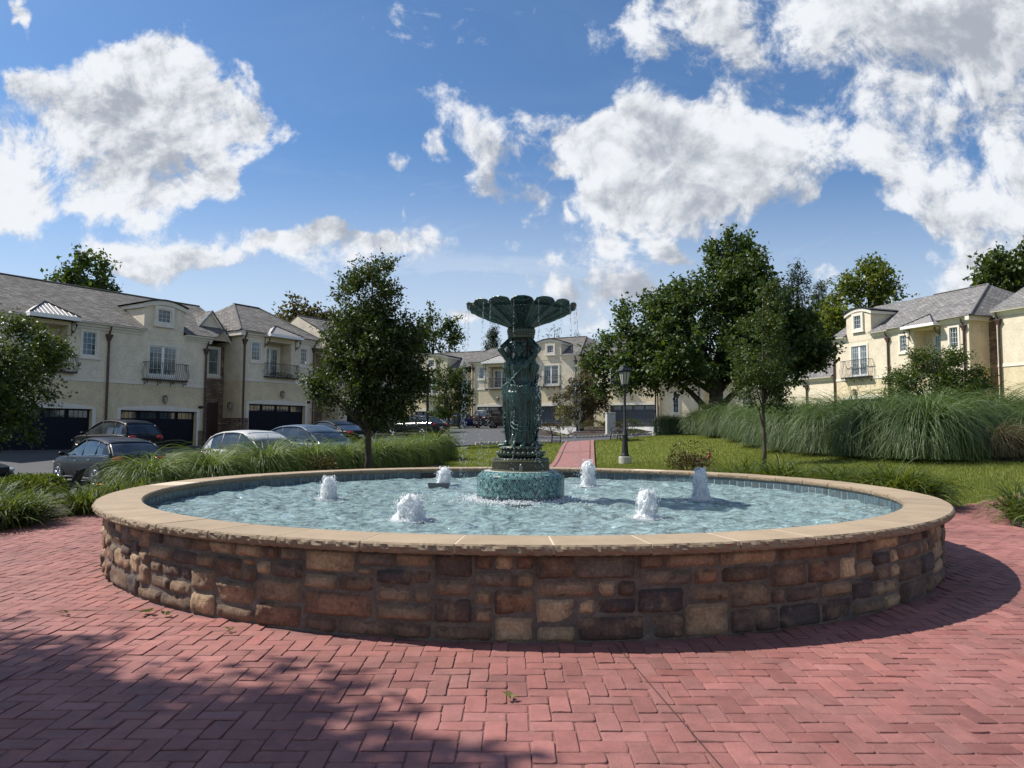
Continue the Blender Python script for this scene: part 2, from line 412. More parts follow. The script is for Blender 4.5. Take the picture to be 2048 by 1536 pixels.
def paver_mesh(inside, x0, x1, y0, y1, cell, rot=0., org=(0, 0), seed=1):
    """herringbone of rounded bricks, each with an uneven edge and its own tone"""
    rg = np.random.default_rng(seed); V = []; F = []; C = []
    nxc = int((x1 - x0) / cell); nyc = int((y1 - y0) / cell); cr, sr = math.cos(rot), math.sin(rot)
    cand = []
    for j in range(nyc):
        for i in range(nxc):
            k = (i - j) % 4
            if k == 0: cand.append((x0 + (i + 1) * cell, y0 + (j + .5) * cell, 0))
            elif k == 3: cand.append((x0 + (i + .5) * cell, y0 + (j + 1) * cell, 1))
    cand = np.array(cand)
    W = np.stack([org[0] + cand[:, 0] * cr - cand[:, 1] * sr, org[1] + cand[:, 0] * sr + cand[:, 1] * cr], 1)
    keep = inside(W[:, 0], W[:, 1]); cand = cand[keep]; W = W[keep]
    zb = HZ(W[:, 0], W[:, 1])
    for (lx, ly, o), z in zip(cand, zb):
        hx, hy = (cell, cell / 2) if o == 0 else (cell / 2, cell)
        g = rg.uniform(.0012, .0034); hx -= g; hy -= g; rc = rg.uniform(.007, .018)
        out = []
        for sx, sy, a0 in ((1, 1, 0), (-1, 1, 90), (-1, -1, 180), (1, -1, 270)):
            for a in (0, 45, 90):
                out.append((sx * (hx - rc) + rc * math.cos(R(a0 + a)), sy * (hy - rc) + rc * math.sin(R(a0 + a))))
            # one wobble point on the long or short side
            nxt = {(1, 1): (-1, 1), (-1, 1): (-1, -1), (-1, -1): (1, -1), (1, -1): (1, 1)}[(sx, sy)]
            out.append(((sx + nxt[0]) / 2 * hx + rg.normal(0, .0016), (sy + nxt[1]) / 2 * hy + rg.normal(0, .0016)))
        out = np.array(out) + rg.normal(0, .0012, (16, 2))
        tx, ty = rg.normal(0, .012, 2); dz = rg.normal(0, .0012); b = len(V)
        for s, h in ((1.0, -.001), (1 - .0035 / hy, .0032), (1 - .009 / hy, .0046)):
            for (px, py) in out:
                ix = px * (1 - (1 - s) * hy / hx) if hx > hy else px * (1 - (1 - s))
                iy = py * s if hx > hy else py * (1 - (1 - s) * hy / hy * (hx / hy))
                wx = lx + ix; wy = ly + iy
                V.append((org[0] + wx * cr - wy * sr, org[1] + wx * sr + wy * cr, z + h + dz + (ix * tx + iy * ty) * (h > 0)))
        F.append(tuple(range(b + 32, b + 48)))
        t = rg.normal(0, 1); base = np.array((.27, .112, .097)) * (1 + .085 * t) + np.array((0, .012, .012)) * rg.normal(0, .35)
        C.append(base)
        for q in (0, 16):
            for i in range(16):
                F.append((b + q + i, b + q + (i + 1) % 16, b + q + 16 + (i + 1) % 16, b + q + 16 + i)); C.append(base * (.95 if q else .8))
    return V, F, np.array(C)
def in_plaza(x, y):
    r = np.hypot(x - FX, y - FY)
    ring = (r < 7.15) & (r > 4.72)
    front = (y < 9.0) & (np.abs(x) < 7.4) & (r > 4.72)
    a = (x > 6.0) & (x < 13) & (y < 12.55 + (x - 7.5) * .52) & (y > 10.7 + (x - 7.45) * .30) & (r > 7.0)
    return (ring | front | a) & ~((y > 9.29) & (np.abs(x) < 5.5) & (r < 7.15) & (y > 15.6))
V, F, C = paver_mesh(in_plaza, -7.4, 13, 1.2, 16.4, .104, 0.)
tag(raw('brick_plaza', V, F, M['paver'], col=C), kind='structure')
# the stamped slab the bricks stand out of: darker grooves
M['groove'] = mk('paver_groove', (.20, .090, .081), .85, var=.25, vs=5, fine=.25, fs=90)
plz = [(FX + 7.15 * math.cos(R(a)), FY + 7.15 * math.sin(R(a))) for a in range(0, 12, 4)] + [(7.45, 10.75), (13, 12.4), (13, 15.4), (7.5, 12.5)] + \
      [(FX + 7.15 * math.cos(R(a)), FY + 7.15 * math.sin(R(a))) for a in range(30, 182, 4)] + [(-7.4, 9.0), (-7.4, -8), (8, -8), (8, 6.8)]
drape('plaza_slab', plz, M['groove'], -.002, .9)
mb = MB()
for an, r0, r1 in ((R(-83.5), 4.75, 9.0), (R(-117.5), 4.75, 8.9), (R(-38), 4.75, 8.3), (R(-150), 4.75, 7.3), (R(4), 4.8, 7.1)):
    c, s = math.cos(an), math.sin(an); w = .0035
    P = [(FX + r * c - o * s, FY + r * s + o * c) for r, o in ((r0, -w), (r1, -w), (r1, w), (r0, w))]
    mb.add([(x, y, .0125) for x, y in P], [(0, 1, 2, 3)])
M['joint'] = mk('control_joint', (.05, .022, .02), .9)
tag(mb.build('control_joint', M['joint']), kind='structure')

# brick path across the lawn
pl = [(.45, 16.3), (1.95, 16.3), (4.72, 41.2), (3.34, 41.2)]
def pathmat():
    m, t = newmat('path_brick')
    tc = t.node('ShaderNodeTexCoord').outputs['Object']
    w = t.node('ShaderNodeTexWave', {'Vector': tc, 'Scale': .55, 'Distortion': 1.2, 'Detail': 2.}, bands_direction='Y').outputs['Fac']
    n = t.noise(tc, 5, 5, .7)
    c = t.ramp(n, [(.3, (.22, .10, .088)), (.7, (.33, .155, .135))])
    c = t.mix(t.math('MULTIPLY', w, .18), c, (.14, .06, .055))
    b = t.node('ShaderNodeBsdfPrincipled', {'Base Color': c, 'Roughness': .8})
    t.l.new(b.outputs[0], t.node('ShaderNodeOutputMaterial').inputs[0]); return m
drape('brick_path', pl, pathmat(), .03, .5)
mb = MB()
for off in (.12, .88):
    pts = [(.45 + (3.34 - .45) * k / 24 + off * (1.50 - .12 * k / 24), 16.3 + 24.9 * k / 24) for k in range(25)]
    for (a, b) in zip(pts[:-1], pts[1:]):
        P = [(a[0] - .016, a[1]), (a[0] + .016, a[1]), (b[0] + .016, b[1]), (b[0] - .016, b[1])]
        mb.add([(x, y, hz(x, y) + .038) for x, y in P], [(0, 1, 2, 3)])
for k in (6, 13, 20, 24):
    y = 16.3 + 24.9 * k / 27; xa = .45 + 2.67 * k / 27
    P = [(xa, y), (xa + 1.42, y), (xa + 1.42, y + .05), (xa, y + .06)]
    mb.add([(x, yy, hz(x, yy) + .042) for x, yy in P], [(0, 1, 2, 3)])
tag(mb.build('path_joint', M['joint']), kind='structure')

# granite block kerb in front of the far beds
def kerb(pts, name='granite_kerb'):
    mb = MB(); rg = random.Random(3); d = 0
    for a, b in zip(pts[:-1], pts[1:]):
        a = Vector(a); b = Vector(b); L = (b - a).length; n = max(1, int(L / .24)); t = (b - a).normalized(); an = math.atan2(t.y, t.x)
        for i in range(n):
            p = a + (b - a) * ((i + .5) / n)
            Mx = Matrix.Translation((p.x, p.y, hz(p.x, p.y))) @ Matrix.Rotation(an + rg.uniform(-.06, .06), 4, 'Z')
            mb.box(-.105, .105, -.07, .07, -.1, .15 + rg.uniform(-.015, .02), M=Mx)
    return tag(mb.build(name, M['granite'], bevel=.012), kind='structure')
M['granite'] = mk('granite', (.38, .37, .35), .85, var=.3, vs=6, fine=.2)
kerb([(-.3, 46.8), (3.3, 46.1), (9.7, 45.9), (10.3, 46.6)])
kerb([(11.4, 46.5), (16, 45.8)])
kerb([(-2.0, 38.7), (1, 39.9), (3.3, 40.6)], 'lawn_kerb')

# ------------------------------------------------------------------ pool of the fountain
pool = empty('fountain_pool', (FX, FY, 0), label='round fountain pool with a tan coping on a wall of brown field stone', cat='fountain')
RO, RI, RW, ZC, ZW = 4.79, 4.37, 4.685, .633, .455
def ringpts(r, z, n): return [(r * math.cos(2 * math.pi * k / n), r * math.sin(2 * math.pi * k / n), z) for k in range(n)]
# stones: random coursed layout on a cell grid, every stone a bulged rough face
def stone_wall():
    rg = np.random.default_rng(21)
    circ = 2 * math.pi * RW; rows = 10; ch = (ZC - .07) / rows; nc = int(circ / .066); cw = circ / nc
    occ = np.zeros((rows, nc), int) - 1; S = []
    sizes = [(7, 3), (6, 3), (4, 3), (5, 3), (3, 2), (6, 2), (7, 2), (4, 3), (5, 4), (2, 2), (4, 2), (8, 3), (5, 2), (9, 3), (6, 2), (4, 2), (3, 3), (5, 3)]
    for j in range(rows):
        i = 0
        while i < nc:
            if occ[j, i] >= 0: i += 1; continue
            opts = [sizes[q] for q in rg.permutation(len(sizes))] + [(3, 1), (2, 1), (1, 3), (1, 2), (1, 1)]
            for w, h in opts:
                if j + h > rows or (rows - j - h) == 1 and h > 1: continue
                if i + w > nc: continue
                if (occ[j:j + h, i:i + w] >= 0).any(): continue
                if i + w < nc and w < 9 and (occ[j:j + h, i + w] < 0).all() and (i + w + 1 == nc or occ[j, i + w + 1] >= 0): w += 1     # leave no sliver
                occ[j:j + h, i:i + w] = len(S); S.append((i, j, w, h)); break
            else:
                occ[j, i] = len(S); S.append((i, j, 1, 1))
            i += 1
    pal = [(.115, .074, .050), (.19, .128, .083), (.29, .205, .128), (.085, .056, .045), (.06, .046, .043), (.37, .265, .165), (.16, .088, .056), (.145, .112, .088)]
    pw = np.array([.22, .2, .14, .14, .1, .08, .07, .05])
    V = []; F = []; C = []
    for (i, j, w, h) in S:
        u0, u1 = i * cw + .0025, (i + w) * cw - .0025; z0, z1 = j * ch + .0025, (j + h) * ch - .0025
        u0 += rg.uniform(0, .004); u1 -= rg.uniform(0, .004); z0 += rg.uniform(0, .003); z1 -= rg.uniform(0, .003)
        nu, nz = max(4, min(12, int((u1 - u0) / .022))), max(4, min(10, int((z1 - z0) / .022)))
        pr = rg.uniform(.009, .021); sd = rg.uniform(0, 100); b = len(V); tl, tv = rg.normal(0, .03, 2)
        for b2 in range(nz + 1):
            for a2 in range(nu + 1):
                a = a2 / nu; c = b2 / nz
                u = u0 + (u1 - u0) * a; z = z0 + (z1 - z0) * c
                ed = min(a * (u1 - u0), (1 - a) * (u1 - u0), c * (z1 - z0), (1 - c) * (z1 - z0))
                k = min(1, ed / .009); rise = pr * (1 - (1 - k) ** 2.6)
                n = mnoise.fractal(Vector((u * 9 + sd, z * 9, sd)), .75, 2.2, 5) * .017 + mnoise.noise(Vector((u * 3.5 + sd, z * 4, 0))) * .009
                # rounded, wandering outline
                wu = mnoise.noise(Vector((z * 14 + sd, 3, a2 > nu / 2))) * .0045 * (1 if a in (0, 1) else 0)
                wz = mnoise.noise(Vector((u * 12 + sd, 9, b2 > nz / 2))) * .0045 * (1 if c in (0, 1) else 0)
                cx = abs(a - .5) * 2; cz = abs(c - .5) * 2
                if a2 in (0, nu) and b2 in (0, nz): wu += -.006 * (a - .5) * 2; wz += -.006 * (c - .5) * 2
                r = RW + (rise + n * k) + (tl * (a - .5) + tv * (c - .5)) * k * .5 - (.012 if k == 0 else 0)
                th = (u + wu) / RW
                V.append((r * math.cos(th), r * math.sin(th), z + wz))
        buff = rg.uniform(0, 1.3); q = np.array(pal[rg.choice(len(pal), p=pw / pw.sum())]) * rg.uniform(.85, 1.2)
        for b2 in range(nz):
            for a2 in range(nu):
                p = b + b2 * (nu + 1) + a2
                F.append((p, p + 1, p + nu + 2, p + nu + 1))
                ce = min((a2 + .5) / nu, 1 - (a2 + .5) / nu, (b2 + .5) / nz, 1 - (b2 + .5) / nz) * 2      # kilned edges, paler heart
                hk = max(0, min(1, ce * 1.6 + .35 * mnoise.noise(Vector((V[p][0] * 7, V[p][1] * 7 + sd, V[p][2] * 7)))))
                C.append(q * (.72 + .38 * hk) + buff * hk * .5 * (q - q.min() * .6))
    return V, F, np.array(C)
def fieldstone():
    m, t = newmat('field_stone')
    tc = t.node('ShaderNodeTexCoord').outputs['Object']
    c = t.node('ShaderNodeAttribute', attribute_name='tone').outputs['Color']
    n1 = t.noise(tc, 5.5, 7, .68, .5); n2 = t.noise(tc, 38, 6, .75)
    c = t.mix(t.smooth(n1, .48, .68, 0, .6), c, (.29, .195, .115))
    c = t.mix(t.smooth(t.noise(tc, 8, 6, .7), .52, .7, 0, .75), c, (.05, .034, .032))
    c = t.mix(t.smooth(t.noise(tc, 2.2, 5, .65), .58, .72, 0, .45), c, (.24, .10, .055))
    k = t.smooth(n2, .2, .8, .6, 1.4)
    c = t.mix(1., c, t.node('ShaderNodeCombineColor', {0: k, 1: k, 2: k}).outputs[0], 'MULTIPLY')
    b = t.node('ShaderNodeBsdfPrincipled', {'Base Color': c, 'Roughness': .85})
    bn = t.node('ShaderNodeBump', {'Strength': .8, 'Distance': .012, 'Height': t.math('ADD', t.math('ADD', n2, t.math('MULTIPLY', n1, .6)), t.math('MULTIPLY', t.noise(t.node('ShaderNodeMapping', {'Vector': tc, 'Scale': (1., 1., .25)}).outputs[0], 26, 5, .7), .8))}); t.l.new(bn.outputs[0], b.inputs['Normal'])
    t.l.new(b.outputs[0], t.node('ShaderNodeOutputMaterial').inputs[0]); return m
V, F, C = stone_wall()
raw('stone_wall', V, F, fieldstone(), pool, smooth=True, col=C)
M['mortar'] = mk('mortar', (.12, .098, .082), .95, var=.3, vs=6, fine=.25, fs=60, bump=.7, bs=40, bd=.01)
mb = MB()
mb.lathe([(RW - .004, -.03), (RW - .004, ZC - .06)], 160, cap=False)
mb.build('mortar_bed', M['mortar'], pool, smooth=True)
# coping: 48 rock faced slabs over a pale mortar ring
def copingmat():
    m, t = newmat('sandstone_coping')
    tc = t.node('ShaderNodeTexCoord').outputs['Object']
    c = t.node('ShaderNodeAttribute', attribute_name='tone').outputs['Color']
    n2 = t.noise(tc, 120, 4, .75); n1 = t.noise(tc, 3.2, 5, .6)
    k = t.math('ADD', t.smooth(n1, .3, .7, .9, 1.08), t.smooth(n2, .2, .8, -.16, .16))
    c = t.mix(1., c, t.node('ShaderNodeCombineColor', {0: k, 1: k, 2: k}).outputs[0], 'MULTIPLY')
    b = t.node('ShaderNodeBsdfPrincipled', {'Base Color': c, 'Roughness': .88})
    bn = t.node('ShaderNodeBump', {'Strength': .5, 'Distance': .006, 'Height': n2}); t.l.new(bn.outputs[0], b.inputs['Normal'])
    t.l.new(b.outputs[0], t.node('ShaderNodeOutputMaterial').inputs[0]); return m
def coping():
    rg = np.random.default_rng(5); V = []; F = []; C = []; n = 48
    for s in range(n):
        g = .0075 / RO; t0 = 2 * math.pi * s / n + .031 + g; t1 = 2 * math.pi * (s + 1) / n + .031 - g; nu = 34
        tone = np.array((.325, .245, .163)) * rg.uniform(.92, 1.08); b = len(V); dz = rg.normal(0, .0012)
        prof = [(RI + .01, ZC - .066), (RI + .0, ZC - .05), (RI - .004, ZC - .03), (RI - .002, ZC - .012), (RI + .008, ZC), (RI + .15, ZC), (RO - .15, ZC), (RO - .010, ZC), (RO + .002, ZC - .01), (RO + .006, ZC - .024), (RO + .005, ZC - .038), (RO + .001, ZC - .052), (RO - .012, ZC - .068), (RW - .03, ZC - .069)]
        m = len(prof)
        for i in range(nu + 1):
            th = t0 + (t1 - t0) * i / nu; ce = min(1., min(i, nu - i) / 2. + .3)
            for j, (r, z) in enumerate(prof):
                dr = 0; ddz = 0
                if 8 <= j <= 11 or 1 <= j <= 3:
                    u = th * RO; a = mnoise.fractal(Vector((u * 16, z * 34, s * 3.1)), .8, 2.2, 4) * .013 + mnoise.noise(Vector((u * 44, z * 60, s))) * .008
                    dr = a * ce if j >= 8 else -abs(a) * .8
                if j in (7, 4):
                    dr = mnoise.noise(Vector((th * RO * 26, 2., s))) * .006
                if j == 12: ddz = mnoise.noise(Vector((th * RO * 20, 5., s))) * .006
                V.append(((r + dr) * math.cos(th), (r + dr) * math.sin(th), z + dz + ddz))
        for i in range(nu):
            for j in range(m - 1):
                p = b + i * m + j
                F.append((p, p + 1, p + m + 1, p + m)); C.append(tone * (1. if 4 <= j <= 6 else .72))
        F.append(tuple(b + j for j in range(m))); C.append(tone); F.append(tuple(b + nu * m + j for j in range(m - 1, -1, -1))); C.append(tone)
    return V, F, np.array(C)
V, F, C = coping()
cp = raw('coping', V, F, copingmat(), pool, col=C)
bm = bmesh.new(); bm.from_mesh(cp.data); bmesh.ops.recalc_face_normals(bm, faces=bm.faces); bm.to_mesh(cp.data); bm.free()
M['palemortar'] = mk('pale_mortar', (.55, .45, .33), .9, var=.1)
mb = MB(); mb.lathe([(RI + .02, ZC - .05), (RI + .02, ZC - .002), (RO - .012, ZC - .002), (RO - .012, ZC - .06)], 192, cap=False)
mb.build('coping_mortar', M['palemortar'], pool, smooth=False)
# tiled waterline, two rows of 15 cm tiles
def tileband():
    rg = np.random.default_rng(9); V = []; F = []; C = []; n = 186; r = RI + .028
    for row in range(3):
        for k in range(n):
            g = .006; z1 = ZC - .075 - row * .152; z0 = z1 - .152 + 2 * g
            t0 = 2 * math.pi * k / n + g / r; t1 = 2 * math.pi * (k + 1) / n - g / r; rr = r - .004 + rg.normal(0, .0006); b = len(V)
            V += [(rr * math.cos(t0), rr * math.sin(t0), z0), (rr * math.cos(t1), rr * math.sin(t1), z0), (rr * math.cos(t1), rr * math.sin(t1), z1), (rr * math.cos(t0), rr * math.sin(t0), z1)]
            F.append((b + 1, b, b + 3, b + 2)); C.append(np.array((.062, .092, .108)) * rg.uniform(.8, 1.2) + np.array((.003, .0, -.002)) * rg.normal())
    return V, F, np.array(C)
M['tile'] = mk('glazed_tile', (.06, .1, .12), .25, attr=True, var=.25, vs=9, fine=.1, fs=30)
M['grout'] = mk('tile_grout', (.42, .43, .40), .9, var=.15, vs=3)
V, F, C = tileband(); raw('waterline_tile', V, F, M['tile'], pool, col=C)
mb = MB(); mb.lathe([(RI + .028, .0), (RI + .028, ZC - .064), (RI + .2, ZC - .064)], 186, cap=False)
mb.build('tile_grout', M['grout'], pool, smooth=True)
mb = MB()     # skimmer openings in the far wall, jet fitting and drain spout
for a in (R(112), R(77.5)):
    mb = MB(); mb.box(RI - .006, RI + .03, -.17, .17, ZC - .19, ZC - .085, M=Matrix.Rotation(a, 4, 'Z'))
    mb.build('skimmer', M['blackplastic'], pool)
mb = MB()
mb.lathe([(0.05, .0), (RI + .03, .0)], 96, cap=True)
M['poolfloor'] = mk('pool_plaster', (.52, .76, .77), .8, var=.12, vs=1.1, fine=.1, fs=6, second=(.40, .62, .64), s2=.9)
mb.build('pool_floor', M['poolfloor'], pool)
mb = MB(); mb.box(4.80, 4.93, -.05, .05, .47, .52, M=Matrix.Rotation(R(-7.5), 4, 'Z')); mb.tube([(4.80, -.6, .49), (4.9, -.62, .49), (4.92, -.62, .45)], .03, 8)
mb.build('outlet_pipe', M['blackplastic'], pool, bevel=.01)

# ------------------------------------------------------------------ water
def watermat():
    m, t = newmat('pool_water')
    tc = t.node('ShaderNodeTexCoord').outputs['Object']
    mp = t.node('ShaderNodeMapping', {'Vector': tc, 'Scale': (1., 1.25, 1.)}).outputs[0]
    h1 = t.noise(mp, 3.2, 3, .55, .8); h2 = t.noise(mp, 9., 4, .6, .6); h3 = t.noise(mp, 30., 3, .6)
    h = t.math('ADD', t.math('ADD', t.math('MULTIPLY', h1, 1.0), t.math('MULTIPLY', h2, .55)), t.math('MULTIPLY', h3, .16))
    bn = t.node('ShaderNodeBump', {'Strength': 1., 'Distance': .09, 'Height': h}).outputs[0]
    fr = t.node('ShaderNodeFresnel', {'IOR': 1.33, 'Normal': bn}).outputs[0]
    tr = t.node('ShaderNodeBsdfTransparent', {'Color': (.68, .88, .90, 1)})
    df = t.node('ShaderNodeBsdfDiffuse', {'Color': (.47, .66, .67, 1), 'Normal': bn})
    ae = t.smooth(t.noise(t.node('ShaderNodeMapping', {'Vector': tc, 'Scale': (1., 1.6, 1.)}).outputs[0], 5.5, 7, .7, 1.2), .36, .64, .22, .62)
    body = t.node('ShaderNodeMixShader', {0: ae, 1: tr.outputs[0], 2: df.outputs[0]})
    gl = t.node('ShaderNodeBsdfGlossy', {'Color': (1, 1, 1, 1), 'Roughness': .03, 'Normal': bn})
    mx = t.node('ShaderNodeMixShader', {0: fr, 1: body.outputs[0], 2: gl.outputs[0]})
    t.l.new(mx.outputs[0], t.node('ShaderNodeOutputMaterial').inputs[0]); return m
def water_disc():
    nr, na = 190, 420
    r = np.linspace(.55, RI + .024, nr)[:, None]; a = np.linspace(0, 2 * math.pi, na, endpoint=False)[None]
    X = r * np.cos(a); Y = r * np.sin(a); Z = np.zeros_like(X)
    rg = np.random.default_rng(4)
    for k in range(46):
        th = rg.uniform(0, 2 * math.pi); kk = rg.uniform(5, 34); amp = .020 / (kk ** .8); ph = rg.uniform(0, 6.28)
        Z += amp * np.sin(kk * (X * math.cos(th) + Y * math.sin(th)) + ph + 1.2 * np.sin(X * 1.7 + ph) + 1.1 * np.cos(Y * 1.9 - ph))
    for (jx, jy) in [(x - FX, y - FY) for x, y in JET_XY]:
        d = np.hypot(X - jx, Y - jy); Z += .012 * np.cos(d * 26) * np.exp(-d * 1.5)
    d = r - .56; Z += .010 * np.cos(d * 24) * np.exp(-d * 1.7) * (1 + 0 * a)
    idx = np.arange(nr * na).reshape(nr, na); nx = np.roll(idx, -1, 1)
    F = np.stack([idx[:-1], idx[1:], nx[1:], nx[:-1]], -1).reshape(-1, 4)
    return np.stack([X + FX, Y + FY, Z + ZW], -1), F
JET_XY = [(-2.35, 9.15), (-1.01, 7.08), (1.39, 7.33), (2.45, 9.24), (1.24, 11.5), (-1.09, 11.36)]
V, F = water_disc()
tag(raw('water', V, F, watermat(), smooth=True), kind='structure')

def foammat():
    m, t = newmat('white_water')
    tc = t.node('ShaderNodeTexCoord').outputs['Object']
    n = t.noise(tc, 30, 4, .7)
    c = t.ramp(n, [(.25, (.74, .80, .83)), (.6, (.93, .95, .96))])
    p = t.node('ShaderNodeBsdfPrincipled', {'Base Color': c, 'Roughness': .25, 'Specular IOR Level': .6})
    tl = t.node('ShaderNodeBsdfTranslucent', {'Color': (.92, .95, .97, 1)})
    bn = t.node('ShaderNodeBump', {'Strength': .5, 'Distance': .01, 'Height': t.noise(tc, 60, 4, .7)}); t.l.new(bn.outputs[0], p.inputs['Normal'])
    mx = t.node('ShaderNodeMixShader', {0: .5, 1: p.outputs[0], 2: tl.outputs[0]})
    t.l.new(mx.outputs[0], t.node('ShaderNodeOutputMaterial').inputs[0]); return m
M['foam'] = foammat()
def spraymat():
    m, t = newmat('white_spray')
    tc = t.node('ShaderNodeTexCoord').outputs['Object']
    mp = t.node('ShaderNodeMapping', {'Vector': tc, 'Scale': (1., 1., .4)}).outputs[0]
    a = t.smooth(t.noise(mp, 42, 6, .7, .4), .40, .50)
    p = t.node('ShaderNodeBsdfPrincipled', {'Base Color': (.93, .95, .96, 1), 'Roughness': .2})
    tl = t.node('ShaderNodeBsdfTranslucent', {'Color': (.93, .95, .97, 1)})
    s = t.node('ShaderNodeMixShader', {0: .5, 1: p.outputs[0], 2: tl.outputs[0]})
    mx = t.node('ShaderNodeMixShader', {0: a, 1: t.node('ShaderNodeBsdfTransparent').outputs[0], 2: s.outputs[0]})
    t.l.new(mx.outputs[0], t.node('ShaderNodeOutputMaterial').inputs[0]); return m
M['spray'] = spraymat()
def dropmat():
    m, t = newmat('water_drops')
    fr = t.node('ShaderNodeFresnel', {'IOR': 1.5}).outputs[0]
    g = t.node('ShaderNodeBsdfGlossy', {'Roughness': .05, 'Color': (1, 1, 1, 1)})
    df = t.node('ShaderNodeBsdfDiffuse', {'Color': (.8, .86, .9, 1)})
    tr = t.node('ShaderNodeBsdfTransparent', {'Color': (.85, .92, .95, 1)})
    a = t.node('ShaderNodeMixShader', {0: .45, 1: tr.outputs[0], 2: df.outputs[0]})
    b = t.node('ShaderNodeMixShader', {0: t.math('ADD', fr, .12, clamp=True), 1: a.outputs[0], 2: g.outputs[0]})
    t.l.new(b.outputs[0], t.node('ShaderNodeOutputMaterial').inputs[0]); return m
M['drop'] = dropmat()
OCT_F = np.array([(0, 2, 4), (2, 1, 4), (1, 3, 4), (3, 0, 4), (2, 0, 5), (1, 2, 5), (3, 1, 5), (0, 3, 5)])
def drops(P, rad, stretch):
    P = np.asarray(P); n = len(P); rad = np.asarray(rad)[:, None, None]; st = np.asarray(stretch)
    B = np.array([(1, 0, 0), (-1, 0, 0), (0, 1, 0), (0, -1, 0), (0, 0, 1), (0, 0, -1)], float)[None].repeat(n, 0) * rad
    B[:, :, 2] *= st[:, None]
    V = P[:, None] + B
    F = (OCT_F[None] + 6 * np.arange(n)[:, None, None]).reshape(-1, 3)
    return V.reshape(-1, 3), F
def jet(x, y, h, r, label, seed, lean=0.):
    rg = np.random.default_rng(seed)
    root = empty('water_jet', (x, y, ZW), label=label, cat='water jet', group='white foaming jets in the pool')
    nz, na = 40, 40; V = []
    for j in range(nz):
        t = j / (nz - 1)
        z = h * t
        rr = r * (1.0 - .12 * math.sin(t * 3.1)) * (1 - t ** 4.5) ** .5 + (.35 * r * math.exp(-t * 14))
        for i in range(na):
            a = 2 * math.pi * i / na
            d = Vector((math.cos(a), math.sin(a), 0))
            q = Vector((math.cos(a) * r * 1.2, math.sin(a) * r * 1.2, z * .38))
            n1 = mnoise.fractal(q * 22 + Vector((seed * 7, 0, 0)), .75, 2.1, 4)
            k = rr * (1 + .34 * n1) + .008 * mnoise.noise(q * 70)
            V.append((lean * t * h + k * d.x, k * d.y, z * (1 + .16 * mnoise.noise(Vector((math.cos(a) * 2.2, math.sin(a) * 2.2, seed * 3.3)))) + .03 * n1 * t))
    idx = np.arange(nz * na).reshape(nz, na); nx = np.roll(idx, -1, 1)
    F = np.stack([idx[:-1], nx[:-1], nx[1:], idx[1:]], -1).reshape(-1, 4)
    raw('foam_column', V, F, M['spray'], root, smooth=True)
    Vc = np.array(V); ax = lean * Vc[:, 2]; Vc[:, 0] = ax + (Vc[:, 0] - ax) * .82; Vc[:, 1] *= .82; Vc[:, 2] *= .9
    raw('foam_core', Vc, F, M['foam'], root, smooth=True)
    # thrown drops and the ring of broken water at the foot
    n = 620
    a = rg.uniform(0, 6.283, n); rr = r * (.86 + np.abs(rg.normal(0, .22, n))); z = h * rg.uniform(.05, 1.10, n)
    rr *= np.where(z > h * .85, .7, 1.)
    V1, F1 = drops(np.stack([rr * np.cos(a) + lean * z, rr * np.sin(a), z], 1), rg.uniform(.0014, .0042, n), rg.uniform(1., 5., n))
    n = 900
    a = rg.uniform(0, 6.283, n); d = r * .8 + np.abs(rg.normal(0, r * 1.0, n)); z = np.abs(rg.normal(0, .012, n)) * np.exp(-(d - r) * 2) + .004
    V2, F2 = drops(np.stack([d * np.cos(a), d * np.sin(a), z], 1), rg.uniform(.003, .010, n) * np.exp(-(d - r) * 1.6), rg.uniform(.3, .7, n))
    raw('splash', np.concatenate([V1, V2]), np.concatenate([F1, F2 + len(V1)]), M['foam'], root, smooth=True)
    return root
JL = ['white water jet by the far left of the pool, left of the statue', 'broad low white jet in front of the statue on its left', 'pointed white jet near the front coping right of the statue',
      'tall narrow white jet nearest the right rim of the pool', 'white jet rising behind the statue before the brick path', 'white jet behind a small floating box near the far coping']
for (x, y), (h, r, ln), lb, sd in zip(JET_XY, [(.28, .10, .03), (.24, .135, 0), (.28, .105, .02), (.39, .10, -.02), (.40, .11, -.02), (.29, .105, .06)], JL, range(6)):
    jet(x, y, h, r, lb, sd + 3, ln)
# small dark box afloat by the far jet
fb = empty('floating_box', (-1.12, 10.98, ZW - .01), .1, 'small dark grey open box floating beside the far left jet', 'floating box')
mb = MB()
mb.prism([(-.14, .0), (.14, .0), (.165, .09), (-.165, .09)], 'y', -.06, -.052)
mb.prism([(-.14, .0), (.14, .0), (.165, .09), (-.165, .09)], 'y', .052, .06)
mb.box(-.14, .14, -.052, .052, 0, .006)
for s in (-1, 1): mb.add([(s * .14, -.052, 0), (s * .14, .052, 0), (s * .165, .052, .09), (s * .165, -.052, .09), (s * .147, -.052, 0), (s * .147, .052, 0), (s * .172, .052, .09), (s * .172, -.052, .09)], [(0, 1, 2, 3), (4, 7, 6, 5), (0, 4, 5, 1), (3, 2, 6, 7), (0, 3, 7, 4), (1, 5, 6, 2)])
mb.build('tray', mk('grey_plastic', (.10, .115, .12), .5), fb)

